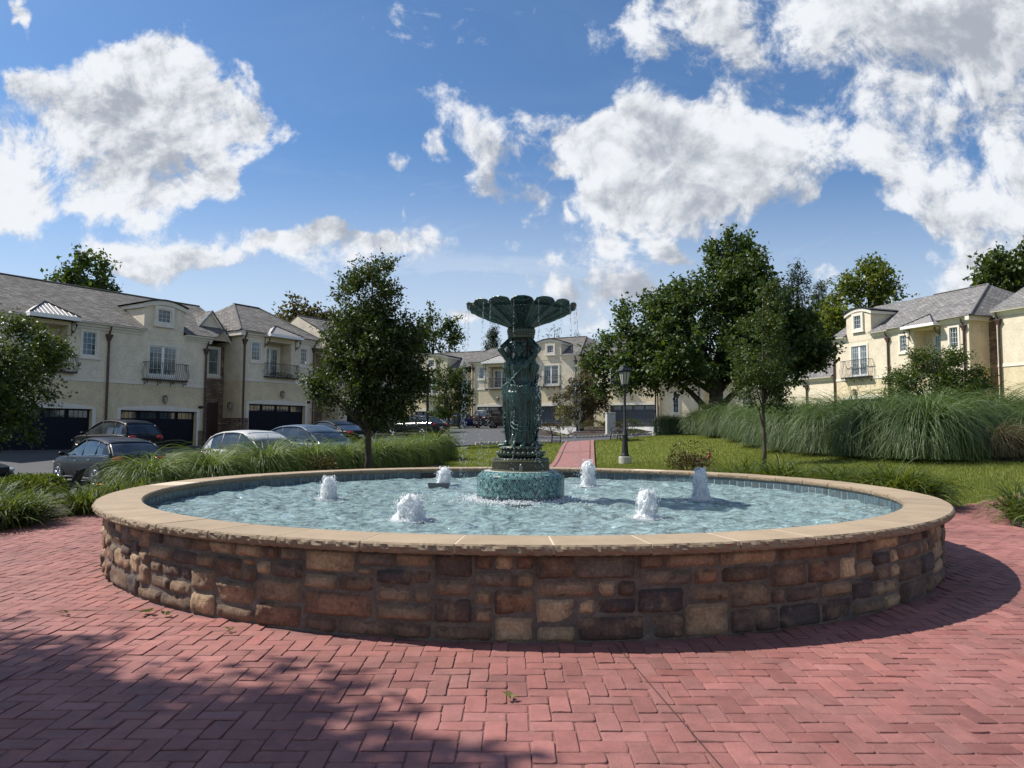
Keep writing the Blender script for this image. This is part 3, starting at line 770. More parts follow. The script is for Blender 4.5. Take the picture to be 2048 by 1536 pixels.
# ------------------------------------------------------------------ bronze fountain sculpture
def bronze(name, dark, green, pale, amt=(.42, .62), stretch=(1, 1, .35)):
    m, t = newmat(name)
    tc = t.node('ShaderNodeTexCoord').outputs['Object']
    mp = t.node('ShaderNodeMapping', {'Vector': tc, 'Scale': stretch}).outputs[0]
    g = t.node('ShaderNodeNewGeometry').outputs['Pointiness']
    n = t.noise(mp, 9, 7, .7, .4); n2 = t.noise(mp, 34, 5, .7)
    c = t.mix(t.smooth(n, *amt), dark, green)
    c = t.mix(t.smooth(t.math('ADD', t.math('MULTIPLY', n2, .10), g), .545, .62, 0, .8), c, pale)
    rg = t.smooth(n2, .3, .7, .22, .5)
    b = t.node('ShaderNodeBsdfPrincipled', {'Base Color': c, 'Roughness': rg, 'Metallic': .25, 'Specular IOR Level': .6})
    bn = t.node('ShaderNodeBump', {'Strength': .35, 'Distance': .008, 'Height': n2}); t.l.new(bn.outputs[0], b.inputs['Normal'])
    t.l.new(b.outputs[0], t.node('ShaderNodeOutputMaterial').inputs[0]); return m
M['bronze'] = bronze('green_bronze', (.006, .0125, .0135), (.012, .043, .038), (.095, .19, .155))
M['bronze_dark'] = bronze('dark_bronze', (.010, .016, .015), (.020, .036, .028), (.085, .11, .08), (.46, .7), (1, 1, 1))
M['bronze_brown'] = bronze('wet_brown_bronze', (.028, .026, .014), (.055, .06, .03), (.13, .13, .07), (.46, .7), (1, 1, 1))
st = empty('fountain_sculpture', (FX, FY, 0), label='green bronze sculpture of women carrying a scalloped basin on a tiled drum', cat='statue')

# tiled drum
def drum():
    rg = np.random.default_rng(11); V = []; F = []; C = []
    prof = [(.565, .44), (.565, .755), (.545, .785), (.478, .832)]
    seg = [(prof[i], prof[i + 1]) for i in range(3)]
    L = [math.dist(a, b) for a, b in seg]; tot = sum(L)
    def at(s):
        for (a, b), l in zip(seg, L):
            if s <= l: return a[0] + (b[0] - a[0]) * s / l, a[1] + (b[1] - a[1]) * s / l
            s -= l
        return prof[-1]
    pal = [(.075, .17, .175), (.13, .26, .255), (.025, .07, .08), (.22, .36, .35), (.08, .20, .185), (.012, .032, .04)]
    s = 0; row = 0
    while s < tot - .01:
        big = row == 0; hgt = .088 if big else .0245
        n = 58 if big else 132
        (ra, za), (rb, zb) = at(s + .0022), at(min(tot, s + hgt - .0022))
        for k in range(n):
            o = .5 * (row % 2); g = .0022 / .56 * (1.4 if big else 1)
            t0 = 2 * math.pi * (k + o) / n + g; t1 = 2 * math.pi * (k + o + 1) / n - g; b = len(V); d = rg.normal(0, .0007) + .003
            V += [((ra + d) * math.cos(t0), (ra + d) * math.sin(t0), za), ((ra + d) * math.cos(t1), (ra + d) * math.sin(t1), za), ((rb + d) * math.cos(t1), (rb + d) * math.sin(t1), zb + d), ((rb + d) * math.cos(t0), (rb + d) * math.sin(t0), zb + d)]
            F.append((b, b + 1, b + 2, b + 3))
            C.append(np.array((.04, .065, .075)) * rg.uniform(.7, 1.3) if big else np.array(pal[rg.choice(6, p=[.28, .2, .16, .1, .18, .08])]) * rg.uniform(.8, 1.2))
        s += hgt; row += 1
    return V, F, np.array(C)
mb = MB(); mb.lathe([(.563, .0), (.563, .755), (.543, .785), (.476, .832), (.3, .836)], 96)
dr = mb.build('drum', M['grout'], st, smooth=True, auto=R(25))
V, F, C = drum(); M['mosaic'] = mk('glass_mosaic', (.1, .2, .2), .18, attr=True, var=.15, vs=20, fine=.05)
raw('mosaic', V, F, M['mosaic'], dr, col=C)

# plinth: disc, waist, leafy torus
mb = MB()
mb.lathe([(.40, .832), (.398, .85), (.375, .856), (.372, .945), (.380, .955), (.380, .968), (.36, .975)], 72)
mb.build('plinth_disc', M['bronze_brown'], st, smooth=True, auto=R(35))
mb2 = MB()
for k in range(30):
    a = 2 * math.pi * k / 30
    Mx = Matrix.Translation((.30 * math.cos(a), .30 * math.sin(a), 1.045 + .004 * (k % 2))) @ Matrix.Rotation(a, 4, 'Z') @ Matrix.Rotation(R(35), 4, 'Y') @ Matrix.Scale(.02, 4, (1, 0, 0)) @ Matrix.Scale(.034, 4, (0, 1, 0)) @ Matrix.Scale(.042, 4, (0, 0, 1))
    mb2.ball((0, 0, 0), 1., 7, 5, M=Mx)
    Mx = Matrix.Translation((.262 * math.cos(a), .262 * math.sin(a), 1.118)) @ Matrix.Rotation(a, 4, 'Z') @ Matrix.Scale(.022, 4, (1, 0, 0)) @ Matrix.Scale(.02, 4, (0, 1, 0)) @ Matrix.Scale(.014, 4, (0, 0, 1))
    mb2.ball((0, 0, 0), 1., 6, 5, M=Mx)
pbm = MB(); pbm.lathe([(.355, .974), (.36, .985), (.30, .995), (.27, 1.01), (.275, 1.03), (.29, 1.036), (.245, 1.10), (.265, 1.125), (.27, 1.135), (.24, 1.148), (.0, 1.15)], 72)
for k in range(44):
    a = 2 * math.pi * k / 44; pbm.ball((.352 * math.cos(a), .352 * math.sin(a), .985), .014, 6, 4)
pbm.add(mb2.v, mb2.f)
pbm.build('plinth', M['bronze_dark'], st, smooth=True)
# nozzle on the disc, pointing at the viewer's side
mb = MB(); mb.lathe([(.0, -.085), (.018, -.083), (.024, -.04), (.024, .02), (.018, .04), (.008, .05), (0, .052)], 12, c=(0.0, -.392, .885)); mb.tube([(0, -.36, .9), (0, -.395, .9)], .012, 8)
mb.build('nozzle', mk('steel_nozzle', (.16, .15, .13), .35, .7), st, smooth=True)

def remesh(name, mb, voxel, mat, parent, smooth_it=2, disp=None, dec=None):
    o = mb.build('tmp', None)
    m = o.modifiers.new('r', 'REMESH'); m.mode = 'VOXEL'; m.voxel_size = voxel; m.use_smooth_shade = True
    if smooth_it:
        s = o.modifiers.new('s', 'SMOOTH'); s.iterations = smooth_it; s.factor = .5
    dg = bpy.context.evaluated_depsgraph_get()
    me = bpy.data.meshes.new_from_object(o.evaluated_get(dg))
    bpy.data.objects.remove(o)
    me.name = name; me.materials.clear(); me.materials.append(mat)
    if disp:
        n = len(me.vertices); co = np.empty(n * 3, np.float32); no = np.empty(n * 3, np.float32)
        me.vertices.foreach_get('co', co); me.vertices.foreach_get('normal', no)
        co = co.reshape(-1, 3); no = no.reshape(-1, 3)
        me.vertices.foreach_set('co', (co + no * disp(co)[:, None]).astype(np.float32).ravel()); me.update()
    me.polygons.foreach_set('use_smooth', np.ones(len(me.polygons), bool))
    ob = bpy.data.objects.new(name, me); COL.objects.link(ob)
    if parent is not None: ob.parent = parent
    return ob

def woman():
    """standing woman, faces -Y, 1.40 m to the crown, both arms raised to the load above her head"""
    mb = MB()
    # draped body: rings (z, rx, ry, cx, cy, fold)
    rings = [(.03, .066, .060, .0, .0, .13), (.10, .066, .062, .0, .0, .14), (.22, .080, .074, .0, -.002, .12), (.36, .108, .098, -.004, -.008, .075), (.48, .130, .112, -.008, -.010, .06), (.60, .150, .120, -.012, -.006, .05),
             (.70, .158, .120, -.012, -.002, .05), (.77, .146, .106, -.008, .0, .045), (.84, .108, .083, -.002, .0, .04), (.90, .100, .078, .0, .0, .035), (.97, .112, .085, .0, -.006, .03), (1.03, .122, .092, .0, -.012, .025),
             (1.08, .128, .088, .0, -.008, .015), (1.125, .122, .072, .0, -.002, .0), (1.155, .085, .055, .0, .0, .0), (1.175, .042, .042, 0, .0, .0)]
    n = 72; V = []; F = []
    for j in range(46):
        q = j / 45 * (len(rings) - 1); i = min(int(q), len(rings) - 2); u = q - i
        r = [rings[i][k] * (1 - u) + rings[i + 1][k] * u for k in range(6)]
        for k in range(n):
            a = 2 * math.pi * k / n
            f = math.sin(9 * a + 2.2 * math.sin(3 * r[0]) + .6 * math.sin(2 * a)) * .6 + math.sin(17 * a + 5 * r[0]) * .35
            front = max(0, math.cos(a + math.pi / 2 + .45)) ** 3       # the thigh that shows through the cloth
            kf = 1 + r[5] * f * (1 - .85 * front)
            V.append((r[3] + r[1] * kf * math.cos(a), r[4] + r[2] * kf * math.sin(a) - .018 * front * (1 if .35 < r[0] < .72 else 0), r[0]))
    for j in range(45):
        for k in range(n): F.append((j * n + k, j * n + (k + 1) % n, (j + 1) * n + (k + 1) % n, (j + 1) * n + k))
    F.append(tuple(range(n - 1, -1, -1))); F.append(tuple(range(45 * n, 46 * n)))
    mb.add(V, F)
    # bust, overfold at the hips, sash running from shoulder to hem, falling side drape
    for s in (-1, 1): mb.ball((s * .053, -.072, 1.035), (.046, .042, .048), 12, 8)
    for k in range(5):
        z = .70 + .022 * k
        mb.tube([(-.145 + .004 * k, .0, z + .03), (-.09, -.10, z - .005), (0, -.125 + .004 * k, z - .03), (.09, -.10, z + .0), (.14, .0, z + .04)], [.010, .014, .015, .013, .010], 8)
    mb.tube([(.10, -.06, 1.11), (.05, -.10, 1.02), (-.03, -.102, .93), (-.10, -.075, .85), (-.14, -.03, .76)], [.012, .014, .015, .016, .02], 8)
    for k in range(6):
        x = -.130 - .006 * (k % 2); y = -.05 + .02 * k
        mb.tube([(x - .012, y, .78), (x - .016, y - .008, .60), (x + .016, y, .46), (x + .036, y - .004, .30), (x + .065, y, .14 + .03 * (k % 3))], [.012, .018, .014, .016, .006], 8)
    for k in range(5):
        z = .44 - .055 * k
        mb.tube([(-.12, -.03, z + .06), (-.05, -.105, z + .01), (.03, -.112, z - .02), (.11, -.055, z - .01)], [.006, .011, .011, .007], 7)
    for k in range(7):
        a = -1.9 + .28 * k
        mb.tube([(.06 + .02 * math.cos(a), -.09 + .004 * k, .62), (.02 + .012 * k, -.108 + .004 * k, .38), (-.045 + .016 * k, -.088 + .005 * k, .05)], [.006, .012, .012], 7)
    # feet
    for s, y in ((-1, -.09), (1, -.105)):
        mb.ball((s * .058, y, .018), (.030, .075, .022), 10, 7); mb.ball((s * .058, y + .045, .04), (.028, .035, .04), 10, 7)
        for t in range(4): mb.ball((s * .058 + (t - 1.5) * .013, y - .068 + abs(t - 1) * .005, .010), (.008, .014, .009), 6, 5)
    # neck and head, turned a little down
    mb.tube([(0, .004, 1.14), (0, -.002, 1.21)], [.040, .036], 14)
    Hd = Matrix.Translation((0, -.012, 1.275)) @ Matrix.Rotation(R(10), 4, 'X')
    mb.ball((0, 0, 0), (.062, .074, .083), 18, 12, M=Hd)
    mb.ball((0, 0, 0), (.046, .052, .05), 14, 9, M=Hd @ Matrix.Translation((0, -.022, -.052)))
    mb.ball((0, 0, 0), (.010, .018, .020), 8, 6, M=Hd @ Matrix.Translation((0, -.072, -.018)))        # nose
    mb.ball((0, 0, 0), (.040, .012, .010), 10, 6, M=Hd @ Matrix.Translation((0, -.064, .012)))         # brow
    mb.ball((0, 0, 0), (.016, .010, .006), 8, 6, M=Hd @ Matrix.Translation((0, -.070, -.048)))        # mouth
    mb.ball((0, 0, 0), (.016, .014, .013), 8, 6, M=Hd @ Matrix.Translation((0, -.066, -.082)))        # chin
    for s in (-1, 1):
        mb.ball((0, 0, 0), (.011, .008, .007), 8, 6, M=Hd @ Matrix.Translation((s * .024, -.066, -.004)))
        mb.ball((0, 0, 0), (.022, .012, .018), 8, 6, M=Hd @ Matrix.Translation((s * .030, -.056, -.032)))
        mb.ball((0, 0, 0), (.008, .016, .022), 8, 6, M=Hd @ Matrix.Translation((s * .063, .0, -.018)))
    for k in range(26):                                                                               # waved hair with a knot behind
        a = -.35 + (math.pi + .7) * k / 25; z = .050 + .012 * (k % 2)
        mb.ball((0, 0, 0), (.021, .021, .021), 7, 5, M=Hd @ Matrix.Translation((.062 * math.cos(a), .015 + .068 * math.sin(a) - (.025 if math.sin(a) < .2 else 0), z - .018 * math.sin(a))))
        mb.ball((0, 0, 0), (.020, .020, .018), 7, 5, M=Hd @ Matrix.Translation((.050 * math.cos(a), .01 + .055 * math.sin(a), .07)))
    mb.ball((0, 0, 0), (.045, .045, .045), 10, 8, M=Hd @ Matrix.Translation((0, .085, .01)))
    # arms raised, forearms back over the head, hands with fingers spread on the load
    for s in (-1, 1):
        sh = Vector((s * .118, .0, 1.115)); el = Vector((s * .262, -.045, 1.262)); wr = Vector((s * .118, .012, 1.405))
        mb.ball(sh, (.043, .04, .045), 12, 8)
        mb.tube([sh, sh.lerp(el, .4) + Vector((s * .004, 0, -.004)), el], [.040, .038, .031], 14)
        mb.ball(el, .031, 10, 8)
        mb.tube([el, el.lerp(wr, .3), wr], [.031, .033, .021], 14)
        hp = wr + Vector((-s * .018, .004, .035))
        mb.tube([wr, hp], [.021, .024], 10); mb.ball(hp, (.020, .027, .032), 10, 8)
        for f, (dy, ln) in enumerate(((-.024, .040), (-.010, .050), (.005, .048), (.020, .038))):
            b = hp + Vector((-s * .004, dy, .018)); mb.tube([b, b + Vector((-s * .006, dy * .2, ln * .6)), b + Vector((-s * .018, dy * .3, ln))], [.0085, .008, .006], 7)
        b = hp + Vector((-s * .006, -.026, -.006)); mb.tube([b, b + Vector((-s * .016, -.014, .014)), b + Vector((-s * .030, -.016, .020))], [.009, .008, .006], 7)
    def disp(co):
        z = co[:, 2]; a = np.arctan2(co[:, 1], co[:, 0])
        cloth = sst(z, 1.12, 1.02) * sst(z, -.02, .06)
        f = np.sin(a * 23 + 5 * np.sin(z * 9) + 14 * z) * .6 + np.sin(a * 37 - 22 * z) * .3 + np.sin(z * 70 + 9 * a) * .25
        return .0026 * f * cloth
    return remesh('woman_figure', mb, .0062, M['bronze'], st, 2, disp)
wf = woman(); ZF = 1.142
for k, (an, rr, sc) in enumerate(((R(-100), .105, 1.0), (R(8), .125, 1.0), (R(156), .125, 1.0))):
    o = wf if k == 0 else wf.copy()
    if k: COL.objects.link(o)
    o.location = (rr * math.cos(an), rr * math.sin(an), ZF); o.rotation_euler = (0, 0, an + math.pi / 2); o.scale = (sc, sc, 1)
# core column behind the figures: a bundle of reeds
mb = MB()
def reed(r, z, a): return r * (1 + .09 * math.sin(13 * a + 4 * math.sin(z * 5)) + .06 * math.sin(29 * a + z * 30)), z
mb.lathe([(.13, 1.145), (.135, 1.2), (.125, 1.4), (.13, 1.7), (.14, 2.0), (.12, 2.25), (.115, 2.45), (.13, 2.60)], 90, mod=reed)
mb.build('core_column', M['bronze_dark'], st, smooth=True)
# basin: fifteen fluted lobes with an upturned lip
NL = 15
def lobe(a): return abs(math.cos(NL * a / 2 + .0))
def bmod(r, z, a):
    a0 = a + R(90); L = lobe(a0) ** .8; k = max(0, (r - .16) / .55)
    return r * (1 + .030 * k * (L - .6)), z + .036 * (L - .5) * k ** 1.4
prof = [(.165, 2.62), (.175, 2.635), (.175, 2.665), (.16, 2.68), (.165, 2.69), (.19, 2.712), (.27, 2.762), (.36, 2.806), (.45, 2.846), (.53, 2.882), (.60, 2.916), (.65, 2.942), (.69, 2.962), (.712, 2.972), (.728, 2.978), (.722, 2.986), (.695, 2.975), (.64, 2.95), (.56, 2.91), (.42, 2.87), (.2, 2.84), (.01, 2.835)]
def bowlmod(r, z, a):
    rr, zz = bmod(r, z, a); a0 = a + R(90)
    k = max(0, min(1, (r - .18) / .2)); g = math.exp(-((math.cos(NL * a0 / 2)) / .13) ** 2)      # the ridge where two lobes meet
    i = (.0045 * math.sin(rr * 88 + 2.5 * math.cos(NL * a0)) + .004 * math.sin(NL * 4 * a0)) * k
    return rr + i, zz - .030 * g * k + .002 * math.sin(40 * rr)
mb = MB()
P = []
for i in range(len(prof) - 1):
    for k in range(4):
        u = k / 4; P.append((prof[i][0] * (1 - u) + prof[i + 1][0] * u, prof[i][1] * (1 - u) + prof[i + 1][1] * u))
P.append(prof[-1])
mb.lathe(P, 360, mod=bowlmod)
mb.build('basin', M['bronze'], st, smooth=True)
mb = MB()
for k in range(28):
    a = 2 * math.pi * k / 28
    Mx = Matrix.Translation((.172 * math.cos(a), .172 * math.sin(a), 2.655)) @ Matrix.Rotation(a, 4, 'Z')
    mb.ball((0, 0, 0), (.016, .015, .04), 6, 6, M=Mx)
mb.lathe([(.12, 2.555), (.17, 2.56), (.178, 2.58), (.172, 2.60), (.185, 2.612), (.172, 2.625), (.1, 2.63)], 60)
mb.build('basin_collar', M['bronze_dark'], st, smooth=True)
mb = MB(); mb.lathe([(.0, 2.905), (.63, 2.905)], 60, cap=True)
w = mb.build('basin_water', M['drop'], st)

# water falling off the rim, strand by strand
def trickle(az, label, n, spread, seed, r0=.722):
    rg = np.random.default_rng(seed)
    z = 2.955 - (2.955 - ZW) * rg.uniform(0, 1, n) ** 1.15
    f = (2.955 - z) / 2.5
    r = r0 + .06 * f ** .5 + rg.normal(0, .004 + .03 * spread * f, n)
    a = az + rg.normal(0, .002 + .035 * spread * f, n)
    V, F = drops(np.stack([r * np.cos(a), r * np.sin(a), z - ZW], 1), rg.uniform(.0014, .0034, n) * (1 + .5 * f), rg.uniform(1.2, 4.5, n) * (1.1 - .5 * f))
    o = raw('water_trickle', V, F, M['drop'], smooth=True)
    o.location = (FX, FY, ZW)
    return tag(o, label, 'water trickle', 'water trickling off the basin rim')
TL = [(186, 'leftmost thin trickle falling from the left tip of the basin', 200), (203, 'double trickle just inside the left tip of the basin', 260), (229, 'trickle falling before the striped awning left of the statue', 240), (238, 'scattered drops falling beside the left woman', 170),
      (262, 'faint drops running down in front of the middle woman', 110), (286, 'drops falling before the dark right side of the statue', 240), (311, 'sparse drops falling right of the statue', 90), (327, 'trickle falling from the right part of the basin rim', 180), (338, 'thin trickle near the right tip of the basin', 150), (352, 'rightmost thin trickle at the right tip of the basin', 150)]
for k, (az, lb, n) in enumerate(TL): trickle(R(az), lb, int(n * 1.5), .5 + .5 * (k % 3), 40 + k)
# broken water round the foot of the drum
rg = np.random.default_rng(77); n = 5200
a = rg.uniform(0, 6.283, n); d = .575 + np.abs(rg.normal(0, .055, n)) + (rg.uniform(0, 1, n) < .15) * np.abs(rg.normal(0, .3, n)); z = np.abs(rg.normal(0, .022, n)) * np.exp(-(d - .575) * 9) + .004
V, F = drops(np.stack([d * np.cos(a), d * np.sin(a), z], 1), rg.uniform(.003, .013, n), rg.uniform(.5, 1.1, n))
o = raw('foam', V, F, M['foam'], smooth=True); o.location = (FX, FY, ZW); tag(o, 'white broken water around the foot of the tiled drum', 'foam', kind='stuff')

# ------------------------------------------------------------------ foliage
M['leaf_dark'] = leafmat('leaf_dark', (.019, .034, .009), (.038, .064, .015), (.08, .112, .026), .36, .5)
M['leaf_mid'] = leafmat('leaf_mid', (.026, .045, .010), (.050, .082, .018), (.095, .125, .03), .35)
M['leaf_oak'] = leafmat('leaf_big_tree', (.020, .042, .012), (.046, .082, .020), (.10, .155, .04), .36, .56)
M['leaf_light'] = leafmat('leaf_light', (.06, .09, .015), (.10, .135, .025), (.17, .20, .045), .4)
M['leaf_bright'] = leafmat('leaf_bright', (.035, .065, .012), (.065, .105, .02), (.11, .15, .035), .4)
M['leaf_conifer'] = leafmat('leaf_conifer', (.014, .026, .014), (.024, .042, .022), (.04, .062, .03), .15, .6)
M['leaf_red'] = leafmat('leaf_reddish', (.035, .03, .012), (.06, .05, .018), (.10, .06, .028), .3)
M['leaf_brown'] = leafmat('leaf_olive_brown', (.045, .04, .015), (.075, .072, .026), (.12, .105, .04), .3)
M['leaf_yellow'] = leafmat('leaf_variegated', (.09, .10, .03), (.18, .185, .06), (.34, .33, .14), .3)
M['leaf_box'] = leafmat('leaf_box', (.045, .07, .010), (.085, .125, .016), (.15, .19, .03), .4)
M['grassblade'] = leafmat('ornamental_grass', (.032, .062, .016), (.066, .112, .032), (.165, .22, .095), .30, .5, (1.35, 1.3, .6), straw=(.30, .26, .14))
M['grassyoung'] = leafmat('fountain_grass', (.05, .085, .015), (.10, .15, .028), (.17, .22, .055), .38, .55, (1.35, 1.3, .55))
M['grassdry'] = leafmat('dry_grass', (.07, .06, .025), (.12, .10, .045), (.19, .16, .08), .3, .6, (1.2, 1.1, .8))
M['lilyblade'] = leafmat('daylily_blade', (.038, .066, .011), (.072, .108, .018), (.135, .172, .034), .38, .6)
M['lawnblade'] = leafmat('lawn_blade', (.11, .15, .022), (.15, .185, .034), (.21, .22, .055), .35, .5)

def unit(v): return v / np.maximum(np.linalg.norm(v, axis=-1, keepdims=True), 1e-9)
def leaf_quads(P, D, N, ln, wd, fold=.25):
    """pointed leaves: P base, D direction, N normal; one quad each"""
    n = len(P); D = unit(D); S = unit(np.cross(D, N)); N = unit(np.cross(S, D))
    ln = np.broadcast_to(np.asarray(ln, float), (n,))[:, None]; wd = np.broadcast_to(np.asarray(wd, float), (n,))[:, None]
    V = np.stack([P, P + D * ln * .45 + S * wd + N * wd * fold, P + D * ln - N * ln * .12, P + D * ln * .45 - S * wd + N * wd * fold], 1).reshape(-1, 3)
    return V, np.arange(4 * n).reshape(-1, 4)
def gaps(P, scale, seed):
    rg = np.random.default_rng(seed); f = np.zeros(len(P))
    for k in range(7):
        w = rg.normal(0, 1, 3); w = w / np.linalg.norm(w) * scale * rg.uniform(.6, 1.9); f += np.sin(P @ w + rg.uniform(0, 6.28))
    return f / 7 ** .5
def leaf_blob(c, r, n, size, mat, seed, name='foliage'):
    rg = np.random.default_rng(seed); d = unit(rg.normal(0, 1, (n, 3))); P = np.array(c) + d * np.array(r) * rg.uniform(.45, 1., (n, 1)) ** .6
    V, F = leaf_quads(P, d * .6 + rg.normal(0, .6, (n, 3)) + [0, 0, .3], rg.normal(0, 1, (n, 3)) + [0, 0, .8], size * rg.uniform(.6, 1.2, n), size * .28)
    return raw(name, V, F, mat)
def crown_mesh(lobes, n_tw, per, L, leaf, aspect, seed, up=.35, gap=-.35, gscale=2.2, shell=.5, droop=0., bunch=.86):
    """leafy twigs spread through the lobes of a crown, with clumps and gaps"""
    rg = np.random.default_rng(seed); lob = np.array(lobes, float)
    w = (lob[:, 3] * lob[:, 4] * lob[:, 5]) ** .75; w /= w.sum()
    nc = max(10, n_tw // 16)                              # leaf bunches at the branch ends
    k = rg.choice(len(lob), nc, p=w); d = unit(rg.normal(0, 1, (nc, 3))); rad = rg.uniform(shell ** 3, 1, nc) ** (1 / 3)
    Cc_ = lob[k, :3] + d * lob[k, 3:] * rad[:, None]; cs = lob[k, 3:].mean(1) * rg.uniform(.16, .34, nc)
    j = np.concatenate([rg.integers(0, nc, int(n_tw * bunch)), np.full(n_tw - int(n_tw * bunch), -1)])
    k2 = rg.choice(len(lob), n_tw, p=w); d2 = unit(rg.normal(0, 1, (n_tw, 3))); r2 = rg.uniform(.2, 1, n_tw) ** (1 / 3)
    loose = lob[k2, :3] + d2 * lob[k2, 3:] * r2[:, None] * .92
    b = unit(rg.normal(0, 1, (n_tw, 3))); P = np.where((j >= 0)[:, None], Cc_[j] + b * (cs[j] * rg.uniform(.3, 1.15, n_tw))[:, None] * [1, 1, .72], loose)
    rad = np.where(j >= 0, rad[j], r2); d = np.where((j >= 0)[:, None], unit(d[j] * .5 + b), d2)
    cen = (lob[:, :3] * w[:, None]).sum(0)
    g = gaps(P, gscale, seed + 5); keep = g > gap - .9 * (rad < .7); P = P[keep]; d = d[keep]; n = len(P)
    out = unit(P - cen) * .55 + d * .6
    D = unit(out + [0, 0, up] + rg.normal(0, .45, (n, 3)))
    ll = L * rg.uniform(.5, 1.35, n)
    t = np.linspace(.05, 1, per)[None, :, None]
    Q = P[:, None] + D[:, None] * t * ll[:, None, None] + rg.normal(0, .10, (n, per, 3)) * L
    Q[:, :, 2] -= droop * (t[:, :, 0] ** 2) * ll[:, None]
    LD = D[:, None] * .5 + rg.normal(0, .75, (n, per, 3)) + [0, 0, -.15]
    LN = rg.normal(0, .7, (n, per, 3)) + [0, 0, .9]
    m = n * per; s = leaf * rg.uniform(.6, 1.3, m)
    return leaf_quads(Q.reshape(m, 3), LD.reshape(m, 3), LN.reshape(m, 3), s, s * aspect), P
def tree(name, loc, trunk_r, fork, lobes, n_tw, per, L, leaf, mat, seed, label, cat='tree', group=None, aspect=.3, limbs=16, bark='bark', lean=(0, 0), multi=1, **kw):
    rg = np.random.default_rng(seed + 1)
    root = empty(name, loc, 0, label, cat, group)
    (V, F), P = crown_mesh(lobes, n_tw, per, L, leaf, aspect, seed, **kw)
    raw('crown', V, F, M[mat], root)
    lob = np.array(lobes, float); hi = (lob[:, 2] + lob[:, 5]).argmax(); top = lob[hi, 2] + lob[hi, 5] * .35; cx = lob[hi, 0]; cy = lob[hi, 1]
    mb = MB()
    for q in range(multi):
        bx, by = (0, 0) if multi == 1 else (trunk_r * 2.2 * math.cos(q * 2.4), trunk_r * 2.2 * math.sin(q * 2.4))
        k = 9; pts = []; rr = []
        sp = (0, 0) if multi == 1 else (lob[:, 3].mean() * .35 * math.cos(q * 2.4), lob[:, 3].mean() * .35 * math.sin(q * 2.4))
        for i in range(k + 1):
            t = i / k; z = -.15 + (top + .15) * t
            pts.append((bx + (cx + sp[0]) * t + lean[0] * t + rg.normal(0, .25) * trunk_r * (t > .05), by + (cy + sp[1]) * t + lean[1] * t + rg.normal(0, .25) * trunk_r * (t > .05), z))
            rr.append(trunk_r * (1.28 - .28 * min(1, t * k / 1.0)) * (1 - t) ** .75 + .006)
        mb.tube(pts, rr, 10)
        for i in range(limbs // multi):
            a = P[rg.integers(len(P))]; j = rg.integers(max(1, int(fork / (top + .15) * k)), k - 1)
            s = Vector(pts[j]); e = Vector(a)
            if e.z < s.z - .25 * (e - s).length: continue
            m1 = s.lerp(e, .35) + Vector((0, 0, .06 * (e - s).length)); m2 = s.lerp(e, .7) + Vector(rg.normal(0, .04 * (e - s).length, 3).tolist())
            r0 = rr[j] * .6
            mb.tube([s, m1, m2, e], [r0, r0 * .65, r0 * .4, .006], 6, cap=False)
            for _ in range(2):
                b = P[rg.integers(len(P))]; b = Vector(b)
                if (b - m2).length < .6 * (e - s).length: mb.tube([m1, m1.lerp(b, .55) + Vector((0, 0, .05)), b], [r0 * .45, r0 * .25, .005], 5, cap=False)
    mb.build('trunk', M[bark], root, smooth=True)
    return root
def blades(n, L, lvar, r0, width, droop, tilt0, tiltv, segs, seed, dpow=1.7, hang=1.):
    """arching blades from a tuft; ribbons that taper to a point"""
    rg = np.random.default_rng(seed)
    az = rg.uniform(0, 2 * math.pi, n); ln = L * (1 + lvar * rg.uniform(-1, .7, n))
    ra = r0 * rg.uniform(0, 1, n) ** .5; ba = az + rg.normal(0, .6, n)
    phi0 = np.radians(tilt0) + np.radians(tiltv) * rg.normal(0, 1, n); dr = droop * rg.uniform(.55, 1.25, n)
    x = ra * np.cos(ba); y = ra * np.sin(ba); z = np.zeros(n); az2 = az.copy(); tw = rg.normal(0, .9, n)
    pts = []; wid = []
    for s in range(segs + 1):
        t = s / segs; pts.append(np.stack([x, y, np.maximum(z, .012)], 1)); wid.append(width * rg.uniform(.85, 1.15, n) * (1 - t ** 2.2) * (.55 + .9 * min(1, t * 3)) + .0006)
        phi = phi0 - dr * min(1., t / hang) ** dpow; h = np.cos(phi) * ln / segs
        x = x + h * np.cos(az2); y = y + h * np.sin(az2); z = z + np.sin(phi) * ln / segs; az2 = az2 + tw / segs
    side = np.stack([-np.sin(az), np.cos(az), rg.normal(0, .35, n)], 1); side = unit(side)
    V = np.stack([np.stack([p - side * w[:, None], p + side * w[:, None]], 1) for p, w in zip(pts, wid)], 1)   # n, segs+1, 2, 3
    base = (np.arange(n) * (segs + 1) * 2)[:, None]; k = np.arange(segs)[None] * 2
    F = np.stack([base + k, base + k + 1, base + k + 3, base + k + 2], -1).reshape(-1, 4)
    return V.reshape(-1, 3), F

# ------------------------------------------------------------------ townhouses
def cells(xs, zs, holes):
    for i in range(len(xs) - 1):
        for j in range(len(zs) - 1):
            cx = (xs[i] + xs[i + 1]) / 2; cz = (zs[j] + zs[j + 1]) / 2
            if any(h[0] < cx < h[1] and h[2] < cz < h[3] for h in holes): continue
            yield xs[i], xs[i + 1], zs[j], zs[j + 1]

